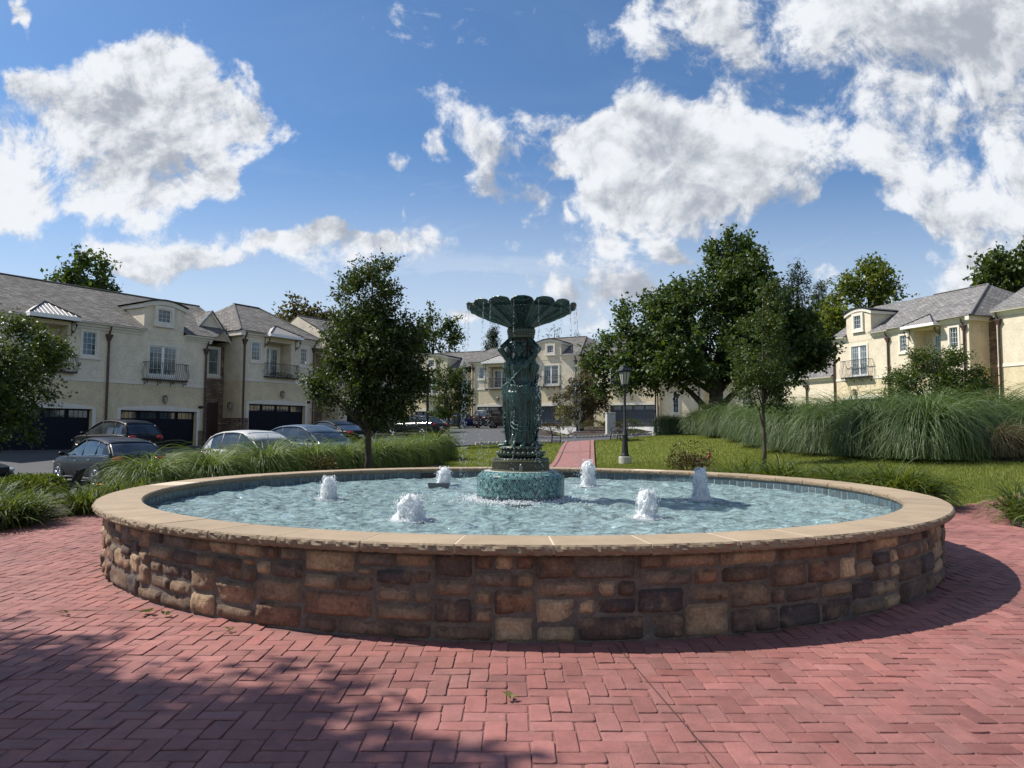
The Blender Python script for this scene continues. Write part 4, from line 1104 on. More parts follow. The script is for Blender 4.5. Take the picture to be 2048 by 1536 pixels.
class House:
    """coordinates along a terrace: x runs along the facade, y into the building, z up from the camera datum"""
    def __init__(s, row, xa, g, label, kind='townhouse', stucco=None):
        (px, py), ang = row[:2]; s.mx = row[2] if len(row) > 2 else (lambda x: x); s.xa = s.mx(xa); s.g = g; s.ang = R(ang)
        s.root = empty(kind, (px + s.xa * math.cos(s.ang), py + s.xa * math.sin(s.ang), g), s.ang, label, 'townhouse', 'townhouses around the garden')
        s.up = M['stucco_up'] if stucco is None else stucco[0]; s.low = M['stucco_low'] if stucco is None else stucco[1]
    def T(s, x, y, z): return (s.mx(x) - s.xa, y, z - s.g)
    def mb(s):
        m = MB(); H = s
        class P:
            def box(self, x0, x1, y0, y1, z0, z1, k=0): m.box(H.mx(x0) - H.xa, H.mx(x1) - H.xa, y0, y1, z0 - H.g, z1 - H.g, k)
            def add(self, V, F, k=0): m.add([H.T(*v) for v in V], F, k)
            def tube(self, P, r, n=8, k=0, **kw): m.tube([H.T(*p) for p in P], r, n, k, **kw)
            def ball(self, c, r, *a, **kw): m.ball(H.T(*c), r, *a, **kw)
            def prism(self, poly, ax, a, b, k=0):
                if ax == 'x': m.prism([(p[0], p[1] - H.g) for p in poly], 'x', H.mx(a) - H.xa, H.mx(b) - H.xa, k)
                else: m.prism([(H.mx(p[0]) - H.xa, p[1] - H.g) for p in poly], 'y', a, b, k)
            def build(self, name, mat, parent=None, **kw): return m.build(name, mat, parent or H.root, **kw)
        return P()
    def wall(s, segs, band, name='wall', back=9.5, low_from=None):
        """segs: list of (x0, x1, y, z0, z1, holes); holes are (x0,x1,z0,z1,depth); side returns join the segments"""
        b = s.mb()
        for q, (x0, x1, y, z0, z1, holes) in enumerate(segs):
            xs = sorted({x0, x1} | {v for h in holes for v in h[:2]}); zs = sorted({z0, z1} | ({band} if z0 < band < z1 else set()) | {v for h in holes for v in h[2:4]})
            for a, c, e, f in cells(xs, zs, holes):
                b.add([(a, y, e), (c, y, e), (c, y, f), (a, y, f)], [(0, 1, 2, 3)], 1 if (e + f) / 2 < band else 0)
            for h in holes:
                d = y + h[4]; k = 1 if (h[2] + h[3]) / 2 < band else 0; a, c, e, f = h[:4]
                b.add([(a, y, e), (a, d, e), (a, d, f), (a, y, f)], [(0, 1, 2, 3)], k); b.add([(c, y, e), (c, y, f), (c, d, f), (c, d, e)], [(0, 1, 2, 3)], k)
                b.add([(a, y, f), (a, d, f), (c, d, f), (c, y, f)], [(0, 1, 2, 3)], k); b.add([(a, y, e), (c, y, e), (c, d, e), (a, d, e)], [(0, 1, 2, 3)], k)
                b.add([(a, d, e), (c, d, e), (c, d, f), (a, d, f)], [(0, 1, 2, 3)], k)
        for q in range(len(segs) + 1):
            L = segs[q - 1] if q else None; Rr = segs[q] if q < len(segs) else None
            x = Rr[0] if Rr else L[1]; z0 = min(v[3] for v in (L, Rr) if v)
            zt = max(v[4] for v in (L, Rr) if v) if not (L and Rr) else (L if L[2] < Rr[2] else Rr)[4]
            y0 = L[2] if L else Rr[2]; y1 = Rr[2] if Rr else L[2]
            if not L or not Rr: y1 = back; y0 = (Rr or L)[2]
            if abs(y1 - y0) < .01: continue
            for e, f, k in ((z0, min(band, zt), 1), (min(band, zt), zt, 0)):
                if f - e > .01: b.add([(x, y0, e), (x, y1, e), (x, y1, f), (x, y0, f)], [(0, 1, 2, 3)], k)
        x0, x1 = segs[0][0], segs[-1][1]; z0, z1 = segs[0][3], segs[0][4]
        b.add([(x0, back, z0), (x1, back, z0), (x1, back, z1), (x0, back, z1)], [(0, 3, 2, 1)], 0)
        return b.build(name, [s.up, s.low])
    def band(s, x0, x1, y, z, h=.16):
        b = s.mb(); b.box(x0, x1, y - .03, y + .02, z, z + h); b.box(x0, x1, y - .045, y + .02, z - .03, z); return b.build('trim_band', M['trim'])
    def roof(s, polys, mat=None, name='roof'):
        """polys: flat faces; the UV map follows each slope in metres"""
        V = []; F = []; UV = []
        for p in polys:
            P = [Vector(s.T(*q)) for q in p]; b = len(V); V += P; F.append(tuple(range(b, b + len(P))))
            n = (P[1] - P[0]).cross(P[2] - P[0]).normalized()
            if n.z < 0: F[-1] = tuple(reversed(F[-1])); n = -n; P = list(reversed(P))
            h = Vector((0, 0, 1)).cross(n); h = h.normalized() if h.length > 1e-4 else Vector((1, 0, 0)); v = n.cross(h)
            UV += [(q.dot(h), q.dot(v)) for q in P]
        o = raw(name, V, F, mat or M['shingle'], s.root, uv=UV)
        m = o.modifiers.new('t', 'SOLIDIFY'); m.thickness = .07; m.offset = -1
        return o
    def gable_end(s, x, ze, zr, yr=4.9, yb=9.5):
        b = s.mb(); b.add([(x, 0, ze - .3), (x, yb, ze - .3), (x, yb, ze + .05), (x, yr, zr - .1), (x, 0, ze + .02)], [(0, 1, 2, 3, 4)]); return b.build('gable_wall', s.up)
    def ridge(s, pts, name='ridge_cap', mat=None):
        b = s.mb()
        for a, c in zip(pts[:-1], pts[1:]): b.tube([a, c], .09, 6, flat=.6)
        return b.build(name, mat or M['shingle'])
    def cornice(s, x0, x1, y, z, ret=0):
        """stepped white fascia with a gutter under the roof edge"""
        b = s.mb()
        b.prism([(y + .01, z - .34), (y - .06, z - .34), (y - .08, z - .24), (y - .16, z - .20), (y - .20, z - .08), (y - .33, z - .06), (y - .36, z + .03), (y + .01, z + .03)], 'x', x0, x1)
        return b.build('cornice', M['trim'])
    def window(s, x0, x1, z0, z1, y=0., nx=3, nz=4, trim=.13, pane='pane', parent=None, name='window', tb=.02):
        b = s.mb(); t = trim
        if t:
            b.box(x0 - t, x0, y - .045, y + tb, z0 - t, z1 + t); b.box(x1, x1 + t, y - .045, y + tb, z0 - t, z1 + t)
            b.box(x0, x1, y - .044, y + tb, z1, z1 + t); b.box(x0, x1, y - .044, y + tb, z0 - t, z0)
            b.box(x0 - t - .06, x1 + t + .06, y - .075, y + .02, z0 - t - .08, z0 - t)
        w = b.build(name, M['trim'], parent)
        b = s.mb(); f = .05; yy = y + .055
        b.box(x0, x0 + f, yy - .03, yy + .02, z0, z1); b.box(x1 - f, x1, yy - .03, yy + .02, z0, z1); b.box(x0 + f, x1 - f, yy - .03, yy + .02, z0, z0 + f); b.box(x0 + f, x1 - f, yy - .03, yy + .02, z1 - f, z1)
        for i in range(1, nx): x = x0 + (x1 - x0) * i / nx; b.box(x - .008, x + .008, yy - .02, yy + .012, z0 + f, z1 - f)
        for j in range(1, nz): z = z0 + (z1 - z0) * j / nz; b.box(x0 + f, x1 - f, yy - .018, yy + .011, z - .008, z + .008)
        b.build('frame', M['white'], w)
        b = s.mb(); b.box(x0 + .01, x1 - .01, yy + .004, yy + .03, z0 + .01, z1 - .01); b.build('pane', M[pane], w)
        return w
    def french(s, x0, x1, z0, z1, y=0., trim=.14, pane='curtain'):
        b = s.mb(); t = trim
        b.box(x0 - t, x0, y - .045, y + .02, z0, z1 + t); b.box(x1, x1 + t, y - .045, y + .02, z0, z1 + t); b.box(x0, x1, y - .044, y + .02, z1, z1 + t)
        w = b.build('french_door', M['trim'])
        b = s.mb(); xm = (x0 + x1) / 2; yy = y + .05
        for a, c in ((x0, xm - .02), (xm + .02, x1)):
            f = .065
            b.box(a, a + f, yy - .03, yy + .03, z0, z1); b.box(c - f, c, yy - .03, yy + .03, z0, z1); b.box(a + f, c - f, yy - .03, yy + .03, z1 - f, z1); b.box(a + f, c - f, yy - .03, yy + .03, z0, z0 + .2)
            for i in (1, 2): x = a + f + (c - a - 2 * f) * i / 3; b.box(x - .007, x + .007, yy - .02, yy + .02, z0 + .2, z1 - f)
            for j in range(1, 5): z = z0 + .2 + (z1 - f - z0 - .2) * j / 5; b.box(a + f, c - f, yy - .019, yy + .019, z - .007, z + .007)
        b.box(xm - .02, xm + .02, yy - .035, yy + .025, z0, z1)
        b.build('frame', M['white'], w)
        b = s.mb(); b.box(x0 + .02, x1 - .02, yy + .002, yy + .028, z0 + .02, z1 - .02); b.build('pane', M[pane], w)
        return w
    def balcony(s, x0, x1, z0, z1, y=0., depth=.38, brackets=True, flowers=False):
        """bellied wrought iron railing on a shallow shelf"""
        b = s.mb(); h = z1 - z0
        b.box(x0, x1, y - depth, y, z0 - .05, z0 + .03)
        for zz in (z1 - .03, ):
            b.box(x0, x1, y - depth - .02, y - depth + .025, zz, zz + .035)
            for x in (x0, x1 - .03): b.box(x, x + .03, y - depth + .03, y, zz, zz + .035)
        n = max(6, int((x1 - x0) / .125))
        def pick(x, yo, dirx, diry):
            P = []
            for k in range(9):
                t = k / 8; bel = .11 * math.sin(min(1, t / .72) * math.pi) ** 1.2 if t < .72 else -.035 * math.sin((t - .72) / .28 * math.pi)
                P.append((x + dirx * bel, yo - diry * bel, z0 + .03 + (h - .06) * t))
            b.tube(P, .011, 5, cap=False)
        for i in range(n + 1): pick(x0 + .015 + (x1 - x0 - .03) * i / n, y - depth, 0, 1)
        for j in range(1, 3):
            pick(x0 + .015, y - depth * j / 3, -1, 0); pick(x1 - .015, y - depth * j / 3, 1, 0)
        r = b.build('balcony', M['iron'])
        if brackets:
            b = s.mb()
            for i in range(4):
                x = x0 + .12 + (x1 - x0 - .24) * i / 3
                P = [(x, y - depth + .03 + .09 * math.cos(a), z0 - .13 + .09 * math.sin(a)) for a in [R(90 + 300 * k / 12) for k in range(13)]]
                b.tube(P, .018, 6); b.tube([(x, y - depth + .05, z0 - .05), (x, y, z0 - .34)], .018, 6); b.tube([(x, y - .02, z0 - .05), (x, y - .02, z0 - .36)], .018, 6)
            b.build('bracket', M['iron'], r)
        if flowers:
            o = leaf_blob(s.T((x0 + x1) / 2, y - depth * .45, z0 + .18), ((x1 - x0) * .42, .14, .16), 260, .09, M['leaf_dark'], 5, 'planter_foliage'); o.parent = r
        return r
    def canopy(s, x0, x1, z, rise=.72, out=.75, back=.7, dark=False):
        """little hipped awning of standing seam metal over the balcony, on scroll brackets"""
        xm = (x0 + x1) / 2; b = s.mb(); th = .05; zb = z
        L = (x0 - .08, -out, zb); Rr = (x1 + .08, -out, zb); Lb = (x0 - .08, back, zb + .0); Rb = (x1 + .08, back, zb); A = (xm, back - .1, zb + rise)
        b.add([L, Rr, A, Lb, Rb], [(0, 1, 2), (0, 2, 3), (1, 4, 2), (3, 2, 4), (0, 3, 4, 1)])
        c = b.build('canopy', M['metalroof'])
        b = s.mb()
        n = int((x1 - x0 + .16) / .21)
        for i in range(1, n):
            x = L[0] + (Rr[0] - L[0]) * i / n; t = 1 - abs(x - xm) / ((Rr[0] - L[0]) / 2)
            top = Vector((x, -out + (A[1] + out) * t, zb + rise * t)); b.tube([(x, -out, zb + .012), (top.x, top.y, top.z + .012)], .016, 4)
        for P in ((L, A), (Rr, A)): b.tube([(P[0][0], P[0][1], P[0][2] + .02), (A[0], A[1], A[2] + .02)], .045, 6)
        b.build('seam', M['metalroof_dark'] , c)
        b = s.mb(); b.box(x0 - .1, x1 + .1, -out - .02, -out + .05, zb - .2, zb - .005); b.box(x0 - .1, x0 - .03, -out + .05, 0, zb - .2, zb - .005); b.box(x1 + .03, x1 + .1, -out + .05, 0, zb - .2, zb - .005); b.box(x0 - .03, x1 + .03, -out + .05, 0, zb - .08, zb - .012)
        b.build('fascia', M['white'], c)
        for x in (x0 + .02, x1 - .02):
            b = s.mb()
            b.tube([(x, -.02, zb - .2), (x, -.02, zb - .95)], .022, 6); b.tube([(x, -.02, zb - .22), (x, -out + .1, zb - .22)], .022, 6)
            b.tube([(x, -.03 - .5 * math.sin(a), zb - .82 + .52 * (1 - math.cos(a))) for a in [R(90 * k / 8) for k in range(9)]], .02, 6)
            for (cy, cz, r) in ((-.52, zb - .42, .10), (-.14, zb - .74, .09)):
                b.tube([(x, cy + (r * (1 - k / 20)) * math.cos(k * .6), cz + (r * (1 - k / 20)) * math.sin(k * .6)) for k in range(15)], .017, 5)
            b.build('bracket', M['iron'], c)
        return c
    def dormer(s, x0, x1, zb, zs, za, back, win, roofcol=None):
        """wall dormer flush with the facade under a segmental curved roof"""
        b = s.mb(); n = 16
        def arch(t): return zs + (za - zs) * math.sin(math.pi * (.12 + .76 * t)) ** 1.0
        z_l = arch(0)
        wx0, wx1, wz0, wz1 = win
        front = [(x0, zb), (x1, zb)] + [(x1 - (x1 - x0) * k / n, arch(1 - k / n) - .10) for k in range(n + 1)]
        b.prism([(p[0], p[1]) for p in front], 'y', -.012, back)
        d = b.build('dormer', s.up)
        b = s.mb()                     # arched white frieze, curved roof
        for k in range(n):
            ta, tb = k / n, (k + 1) / n; xa = x0 - .12 + (x1 - x0 + .24) * ta; xb = x0 - .12 + (x1 - x0 + .24) * tb
            za_, zb_ = arch(ta), arch(tb)
            b.add([(xa, -.12, za_ - .28), (xb, -.12, zb_ - .28), (xb, -.12, zb_ - .03), (xa, -.12, za_ - .03), (xa, .02, za_ - .28), (xb, .02, zb_ - .28)], [(0, 1, 2, 3), (0, 4, 5, 1)])
        b.add([(x0 - .12, -.12, z_l - .28), (x0 - .12, -.12, z_l - .03), (x0 - .12, back, z_l - .03), (x0 - .12, back, z_l - .22)], [(0, 1, 2, 3)])
        b.add([(x1 + .12, -.12, z_l - .28), (x1 + .12, -.12, z_l - .03), (x1 + .12, back, z_l - .03), (x1 + .12, back, z_l - .22)], [(3, 2, 1, 0)])
        b.build('frieze', M['trim'], d)
        b = s.mb()
        for k in range(n):
            ta, tb = k / n, (k + 1) / n; xa = x0 - .2 + (x1 - x0 + .4) * ta; xb = x0 - .2 + (x1 - x0 + .4) * tb
            za_, zb_ = arch(ta), arch(tb)
            b.add([(xa, -.2, za_ - .02), (xb, -.2, zb_ - .02), (xb, back + .6, zb_ - .02), (xa, back + .6, za_ - .02), (xa, -.2, za_ + .05), (xb, -.2, zb_ + .05), (xb, back + .6, zb_ + .05), (xa, back + .6, za_ + .05)], [(0, 3, 2, 1), (4, 5, 6, 7), (0, 1, 5, 4), (2, 3, 7, 6)])
        b.build('dormer_roof', M['metalroof_dark'], d)
        w = s.window(*win, y=-.10, nx=3, nz=3, trim=.2, pane='pane', parent=d, name='dormer_window', tb=.088)
        return d
    def garage(s, x0, x1, z0, z1, depth=.3, mat='navy', arch=.22):
        b = s.mb(); rec = depth - .03
        n = 4; w = (x1 - x0) / n; rows = 4; h = (z1 - z0) / rows
        b.box(x0, x1, rec, rec + .02, z0, z1)
        for i in range(n):
            for j in range(rows):
                b.box(x0 + i * w + .06, x0 + (i + 1) * w - .06, rec - .02, rec, z0 + j * h + .05, z0 + (j + 1) * h - .05)
                if j < 3:
                    for k in range(1, 5): x = x0 + i * w + .06 + (w - .12) * k / 5; b.box(x - .012, x + .012, rec - .028, rec - .02, z0 + j * h + .05, z0 + (j + 1) * h - .05)
        d = b.build('garage_door', M[mat])
        b = s.mb()
        for i in range(n):
            for k in range(4):
                a = x0 + i * w + .1 + (w - .2) * k / 4
                b.box(a + .015, a + (w - .2) / 4 - .015, rec - .027, rec - .019, z1 - h + .09, z1 - .09)
        b.build('pane', M['pane'], d)
        b = s.mb(); t = .2                                   # white surround with a shallow arched head
        b.box(x0 - t, x0, -.05, .03, z0, z1); b.box(x1, x1 + t, -.05, .03, z0, z1)
        P = [(x0 - t, z1), (x1 + t, z1)] + [(x1 + t - (x1 - x0 + 2 * t) * k / 14, z1 + .1 + arch * math.sin(math.pi * (k / 14)) ** .8) for k in range(15)]
        b.prism(P, 'y', -.05, .03)
        b.build('garage_surround', M['trim'])
        return d
    def downspout(s, x, z0, z1, y=0.):
        b = s.mb(); r = .065
        b.tube([(x - .02, y - .33, z1 - .02), (x - .02, y - .30, z1 - .18), (x, y - .15, z1 - .36), (x, y - .10, z1 - .55), (x, y - .10, z1 - .62)], [.05, .05, .055, .055, .055], 10)
        b.tube([(x, y - .10, z1 - .62), (x, y - .10, z0)], r, 10)
        d = b.build('downspout', M['copper'])
        b = s.mb(); z = z1 - .62
        for (w, a, c) in ((.17, .06, .16), (.14, -.02, .06), (.10, -.14, -.02), (.085, -.2, -.14)): b.box(x - w, x + w, y - .10 - w * .8, y, z + a, z + c)
        b.build('rain_head', M['copper'], d, bevel=.01)
        return d
    def lantern(s, x, z, y=0.):
        b = s.mb()
        b.box(x - .06, x + .06, y - .03, y, z - .12, z + .22); b.tube([(x, y - .02, z + .16), (x, y - .12, z + .25), (x, y - .2, z + .18)], .018, 6)
        b.add([(x - .11, y - .31, z + .14), (x + .11, y - .31, z + .14), (x + .11, y - .09, z + .14), (x - .11, y - .09, z + .14), (x, y - .2, z + .28)], [(0, 1, 4), (1, 2, 4), (2, 3, 4), (3, 0, 4), (0, 3, 2, 1)])
        for sx in (-1, 1):
            for sy in (-1, 1): b.tube([(x + sx * .095, y - .2 + sy * .095, z + .14), (x + sx * .06, y - .2 + sy * .06, z - .2)], .012, 5)
        b.box(x - .06, x + .06, y - .26, y - .14, z - .24, z - .2); b.ball((x, y - .2, z - .28), .03, 6, 5)
        l = b.build('wall_lantern', M['brass'])
        b = s.mb(); b.add([(x - .085, y - .285, z + .135), (x + .085, y - .285, z + .135), (x + .085, y - .115, z + .135), (x - .085, y - .115, z + .135), (x - .055, y - .255, z - .2), (x + .055, y - .255, z - .2), (x + .055, y - .145, z - .2), (x - .055, y - .145, z - .2)], [(0, 1, 5, 4), (1, 2, 6, 5), (2, 3, 7, 6), (3, 0, 4, 7)])
        b.build('lantern_glass', M['lampglass'], l)
    def plaque(s, x, z):
        b = s.mb(); b.prism([(x + .19 * math.cos(a), z + .10 * math.sin(a)) for a in [2 * math.pi * k / 16 for k in range(16)]], 'y', -.03, .0); b.build('number_plaque', M['iron'])
    def stone(s, x0, x1, y, z0, z1, d=.05, name='stone_veneer', axis='x', arch=None):
        """ledge stone panel standing a little proud; axis y = on a side wall at x0 running from y to d"""
        if axis == 'x':
            xs = [(x0, x1, z0, z1)] if not arch else [(x0, arch[0], z0, z1), (arch[1], x1, z0, z1), (arch[0], arch[1], arch[2], z1)]
            V = []; F = []; UV = []
            for a, c, e, f in xs:
                for quad in ([(a, y - d, e), (c, y - d, e), (c, y - d, f), (a, y - d, f)], [(a, y, e), (a, y - d, e), (a, y - d, f), (a, y, f)], [(c, y - d, e), (c, y, e), (c, y, f), (c, y - d, f)], [(a, y - d, f), (c, y - d, f), (c, y, f), (a, y, f)]):
                    b = len(V); V += [s.T(*q) for q in quad]; F.append((b, b + 1, b + 2, b + 3)); UV += [(q[0] + q[1], q[2]) for q in quad]
        else:
            V = []; F = []; UV = []
            for quad in ([(x0, y, z0), (x0, d, z0), (x0, d, z1), (x0, y, z1)], [(x0, y, z1), (x0, d, z1), (x1, d, z1), (x1, y, z1)], [(x0, y, z0), (x1, y, z0), (x1, y, z1), (x0, y, z1)]):
                b = len(V); V += [s.T(*q) for q in quad]; F.append((b, b + 1, b + 2, b + 3)); UV += [(q[0] + q[1], q[2]) for q in quad]
        return raw(name, V, F, M['ledge'], s.root, uv=UV)
    def entry(s, x0, x1, y, z0, z1):
        b = s.mb(); b.box(x0, x1, y - .02, y + .05, z0, z1)
        for i in (0, 1):
            for j in range(3): b.box(x0 + .08 + i * (x1 - x0) / 2, x0 + (i + 1) * (x1 - x0) / 2 - .08, y - .035, y - .02, z0 + .1 + j * (z1 - z0) / 3, z0 + (j + 1) * (z1 - z0) / 3 - .06)
        d = b.build('entry_door', M['woodoor']); b = s.mb(); b.ball((x1 - .1, y - .06, z0 + 1.0), .035, 6, 5); b.build('handle', M['brass'], d)
M['woodoor'] = mk('dark_wood_door', (.045, .022, .014), .5, var=.3, vs=6, stretch=(1, 1, .2))
HW = .10      # how deep windows sit

def hole(x0, x1, z0, z1, d=HW): return (x0, x1, z0, z1, d)
def gable_roof(x0, x1, ze, zr, yr=4.9, yb=10.1, ov=.36):
    return [[(x0, -ov, ze), (x1, -ov, ze), (x1, yr, zr), (x0, yr, zr)], [(x0, yr, zr), (x1, yr, zr), (x1, yb, ze), (x0, yb, ze)]]

# ---- left terrace
ROWL = ((-22.576, 40.0), 57.4)
A = House(ROWL, -9.2, .2, 'cream townhouse at the left edge with a metal awning over a long balcony')
A.wall([(-9.2, -.22, 0, -.4, 7.1, [hole(-5.85, -1.08, .2, 2.42, .3), hole(-4.72, -2.48, 4.28, 6.9, 1.1), hole(-1.73, -.99, 5.37, 6.68), hole(-7.2, -6.3, 5.1, 6.68)])], 3.97)
A.band(-9.2, -.22, 0, 3.97); A.garage(-5.85, -1.08, .2, 2.42); A.window(-1.73, -.99, 5.37, 6.68); A.window(-7.2, -6.3, 5.1, 6.68)
A.french(-4.35, -2.85, 4.3, 6.5, y=.99); A.balcony(-4.98, -2.08, 4.36, 5.32, depth=.34, brackets=False); A.canopy(-4.6, -2.3, 7.28, .82)
A.cornice(-9.2, -4.72, 0, 7.18); A.cornice(-2.2, -.22, 0, 7.18); A.lantern(-3.4, 3.05); A.downspout(-.36, .2, 7.1)
A.roof(gable_roof(-9.2, -.22, 7.2, 10.02)); A.ridge([(-9.2, 4.9, 10.03), (-.22, 4.9, 10.03)])
B = House(ROWL, -.22, .24, 'cream townhouse with an arched dormer above a small iron balcony, behind the dark cars')
B.wall([(-.22, 5.86, 0, -.3, 7.1, [hole(.48, 5.23, .24, 2.42, .3), hole(2.04, 3.79, 4.43, 6.3)]), (5.86, 8.4, 1.9, -.3, 6.9, [hole(7.25, 8.0, 5.0, 6.75)])], 3.97)
B.band(-.22, 5.86, 0, 3.97); B.garage(.48, 5.23, .24, 2.42); B.french(2.04, 3.79, 4.43, 6.3); B.balcony(1.66, 4.35, 4.27, 5.28); B.lantern(3.04, 3.12); B.plaque(5.5, 2.72)
B.dormer(1.66, 4.18, 6.7, 8.60, 9.08, 3.0, (2.45, 3.27, 7.72, 8.52)); B.downspout(5.72, .24, 6.9)
B.cornice(-.22, 1.60, 0, 7.18); B.cornice(4.24, 6.1, 0, 7.12)
B.roof([[(-.22, -.36, 7.2), (1.66, -.36, 7.2), (1.66, 4.9, 10.02), (-.22, 4.9, 10.02)], [(4.18, -.36, 7.2), (6.2, -.36, 7.2), (8.4, 1.6, 8.25), (8.4, 4.9, 10.02), (4.18, 4.9, 10.02)], [(1.66, 2.2, 8.57), (4.18, 2.2, 8.57), (4.18, 4.9, 10.02), (1.66, 4.9, 10.02)], [(-.22, 4.9, 10.02), (8.4, 4.9, 10.02), (8.4, 10.1, 7.2), (-.22, 10.1, 7.2)]])
B.ridge([(-.22, 4.9, 10.03), (8.4, 4.9, 10.03)])
B.window(7.25, 8.0, 5.0, 6.75, y=1.9, nx=1, nz=2, pane='curtain'); B.stone(5.9, 8.4, 1.9, .0, 4.72, arch=(7.2, 8.05, 3.1)); B.stone(8.16, 8.4, 1.9, 4.72, 6.9); B.entry(7.2, 8.05, 1.88, .24, 3.1); B.stone(5.35, 5.86, 0, -.2, 1.25, .06)
b = B.mb()   # little white gable over the entry
b.add([(5.5, 1.3, 7.25), (8.3, 1.3, 7.25), (6.9, 1.3, 9.0), (5.5, 1.45, 7.25), (8.3, 1.45, 7.25), (6.9, 1.45, 9.0)], [(0, 1, 2), (3, 5, 4), (0, 2, 5, 3), (1, 4, 5, 2), (0, 3, 4, 1)])
g = b.build('gable', B.up)
b = B.mb(); b.tube([(5.3, 1.25, 7.15), (6.9, 1.25, 9.1)], .11, 4); b.tube([(8.5, 1.25, 7.15), (6.9, 1.25, 9.1)], .11, 4); b.build('bargeboard', M['white'], g)
B.roof([[(5.2, 1.1, 7.12), (6.9, 1.1, 9.18), (6.9, 4.6, 9.18), (5.2, 4.6, 7.12)], [(6.9, 1.1, 9.18), (8.6, 1.1, 7.12), (8.6, 4.6, 7.12), (6.9, 4.6, 9.18)]], name='gable_roof')
Cc = House(ROWL, 8.4, .9, 'projecting cream townhouse with a hipped roof and striped awning beside the dark leafy tree')
Cc.wall([(8.4, 14.75, 0, 0, 7.85, [hole(9.04, 13.88, .9, 3.07, .3), hole(10.4, 12.5, 4.95, 7.45, 1.1), hole(9.17, 9.86, 6.03, 7.26), hole(13.34, 13.95, 6.05, 7.24)]), (14.75, 17.2, 1.9, 0, 7.4, [])], 4.63)
Cc.band(8.4, 14.75, 0, 4.63); Cc.garage(9.04, 13.88, .9, 3.07); Cc.window(9.17, 9.86, 6.03, 7.26, pane='curtain'); Cc.window(13.34, 13.95, 6.05, 7.24, pane='curtain'); Cc.french(10.75, 12.15, 4.97, 7.1, y=.99)
Cc.balcony(10.2, 12.96, 4.98, 5.92, depth=.36, brackets=False, flowers=True)
Cc.canopy(10.2, 12.9, 7.92, .75); Cc.cornice(8.1, 10.1, 0, 7.93); Cc.cornice(13.0, 15.05, 0, 7.93); Cc.lantern(11.7, 3.8); Cc.plaque(14.2, 3.35); Cc.downspout(8.55, .9, 7.85); Cc.downspout(14.55, .9, 7.85)
b = Cc.mb(); b.box(8.06, 8.38, -.36, 2.2, 7.6, 7.95); b.build('cornice', M['trim'])
Cc.roof([[(8.0, -.38, 7.95), (15.15, -.38, 7.95), (13.4, 4.9, 10.62), (11.2, 4.9, 10.62)], [(8.0, -.38, 7.95), (11.2, 4.9, 10.62), (8.0, 10, 7.95)], [(15.15, -.38, 7.95), (17.2, 10, 7.95), (13.4, 4.9, 10.62)], [(11.2, 4.9, 10.62), (13.4, 4.9, 10.62), (17.2, 10, 7.95), (8.0, 10, 7.95)], [(15.0, 1.2, 7.6), (17.2, 1.2, 7.6), (17.2, 4.9, 9.5), (14.0, 4.9, 9.5)]])
Cc.ridge([(8.0, -.38, 7.97), (11.2, 4.9, 10.65), (13.4, 4.9, 10.65), (15.15, -.38, 7.97)])
Cc.stone(8.34, 8.4, -.06, 0, 2.1, 1.85, axis='y'); Cc.stone(8.34, 9.0, 0, 0, 2.1, .06); Cc.stone(14.8, 17.2, 1.9, .3, 7.3, arch=(15.2, 16.2, 3.4)); Cc.entry(15.2, 16.2, 1.9, .9, 3.4); Cc.lantern(8.15, 2.9, .95)
D = House(ROWL, 17.2, 1.05, 'cream townhouse mostly hidden behind the dark leafy tree')
D.wall([(17.2, 24.8, 0, 0, 7.95, [hole(18.0, 22.8, 1.05, 3.2, .3), hole(19.3, 21.0, 5.15, 7.1)])], 4.78)
D.band(17.2, 24.8, 0, 4.78); D.garage(18.0, 22.8, 1.05, 3.2); D.french(19.3, 21.0, 5.15, 7.1); D.balcony(18.95, 21.4, 5.05, 6.0); D.cornice(17.2, 24.8, 0, 8.0); D.downspout(24.5, 1.05, 7.95)
D.roof(gable_roof(17.2, 24.8, 8.03, 10.6)); D.ridge([(17.2, 4.9, 10.62), (24.8, 4.9, 10.62)])

A.gable_end(-9.2, 7.2, 10.02); D.gable_end(24.8, 8.03, 10.6); D.gable_end(17.2, 8.03, 10.6)
# ---- far terrace across the end
def far_x(x):
    k = (1.41 + .966 * x) / (76 - .259 * x); return (76 * k - 1.41) / (.899 + .438 * k)
ROWC = ((1.41, 76.0), -26, far_x)
SUN = (M['stucco_sun'], M['stucco_low'])
E_ = House(ROWC, -17.5, 1.6, 'far cream townhouse with an arched dormer, behind the small round tree', stucco=SUN)
def cx(v): return v
E_.wall([(-17.5, -13.3, 2.2, .8, 8.0, [hole(-16.3, -15.2, 5.4, 7.2)]), (-13.3, -8.5, 0, .8, 7.95, [hole(-12.7, -9.1, 1.6, 3.5, .3), hole(-11.45, -10.0, 5.4, 7.3)]), (-8.5, -6.1, 2.2, .8, 8.0, [hole(-7.6, -6.9, 5.4, 7.1)])], 5.05)
E_.band(-13.3, -8.5, 0, 5.05); E_.garage(-12.7, -9.1, 1.6, 3.5); E_.french(-11.45, -10.0, 5.4, 7.3, pane='pane'); E_.balcony(-12.05, -9.4, 5.2, 6.2); E_.cornice(-13.5, -12.0, 0, 8.05); E_.cornice(-8.9, -8.3, 0, 8.05)
E_.dormer(-11.9, -8.9, 7.6, 9.55, 10.1, 3.0, (-11.1, -10.4, 8.6, 9.4)); E_.downspout(-13.1, 1.6, 7.9); E_.plaque(-12.95, 4.0); E_.window(-16.3, -15.2, 5.4, 7.2, y=2.2); E_.window(-7.6, -6.9, 5.4, 7.1, y=2.2)
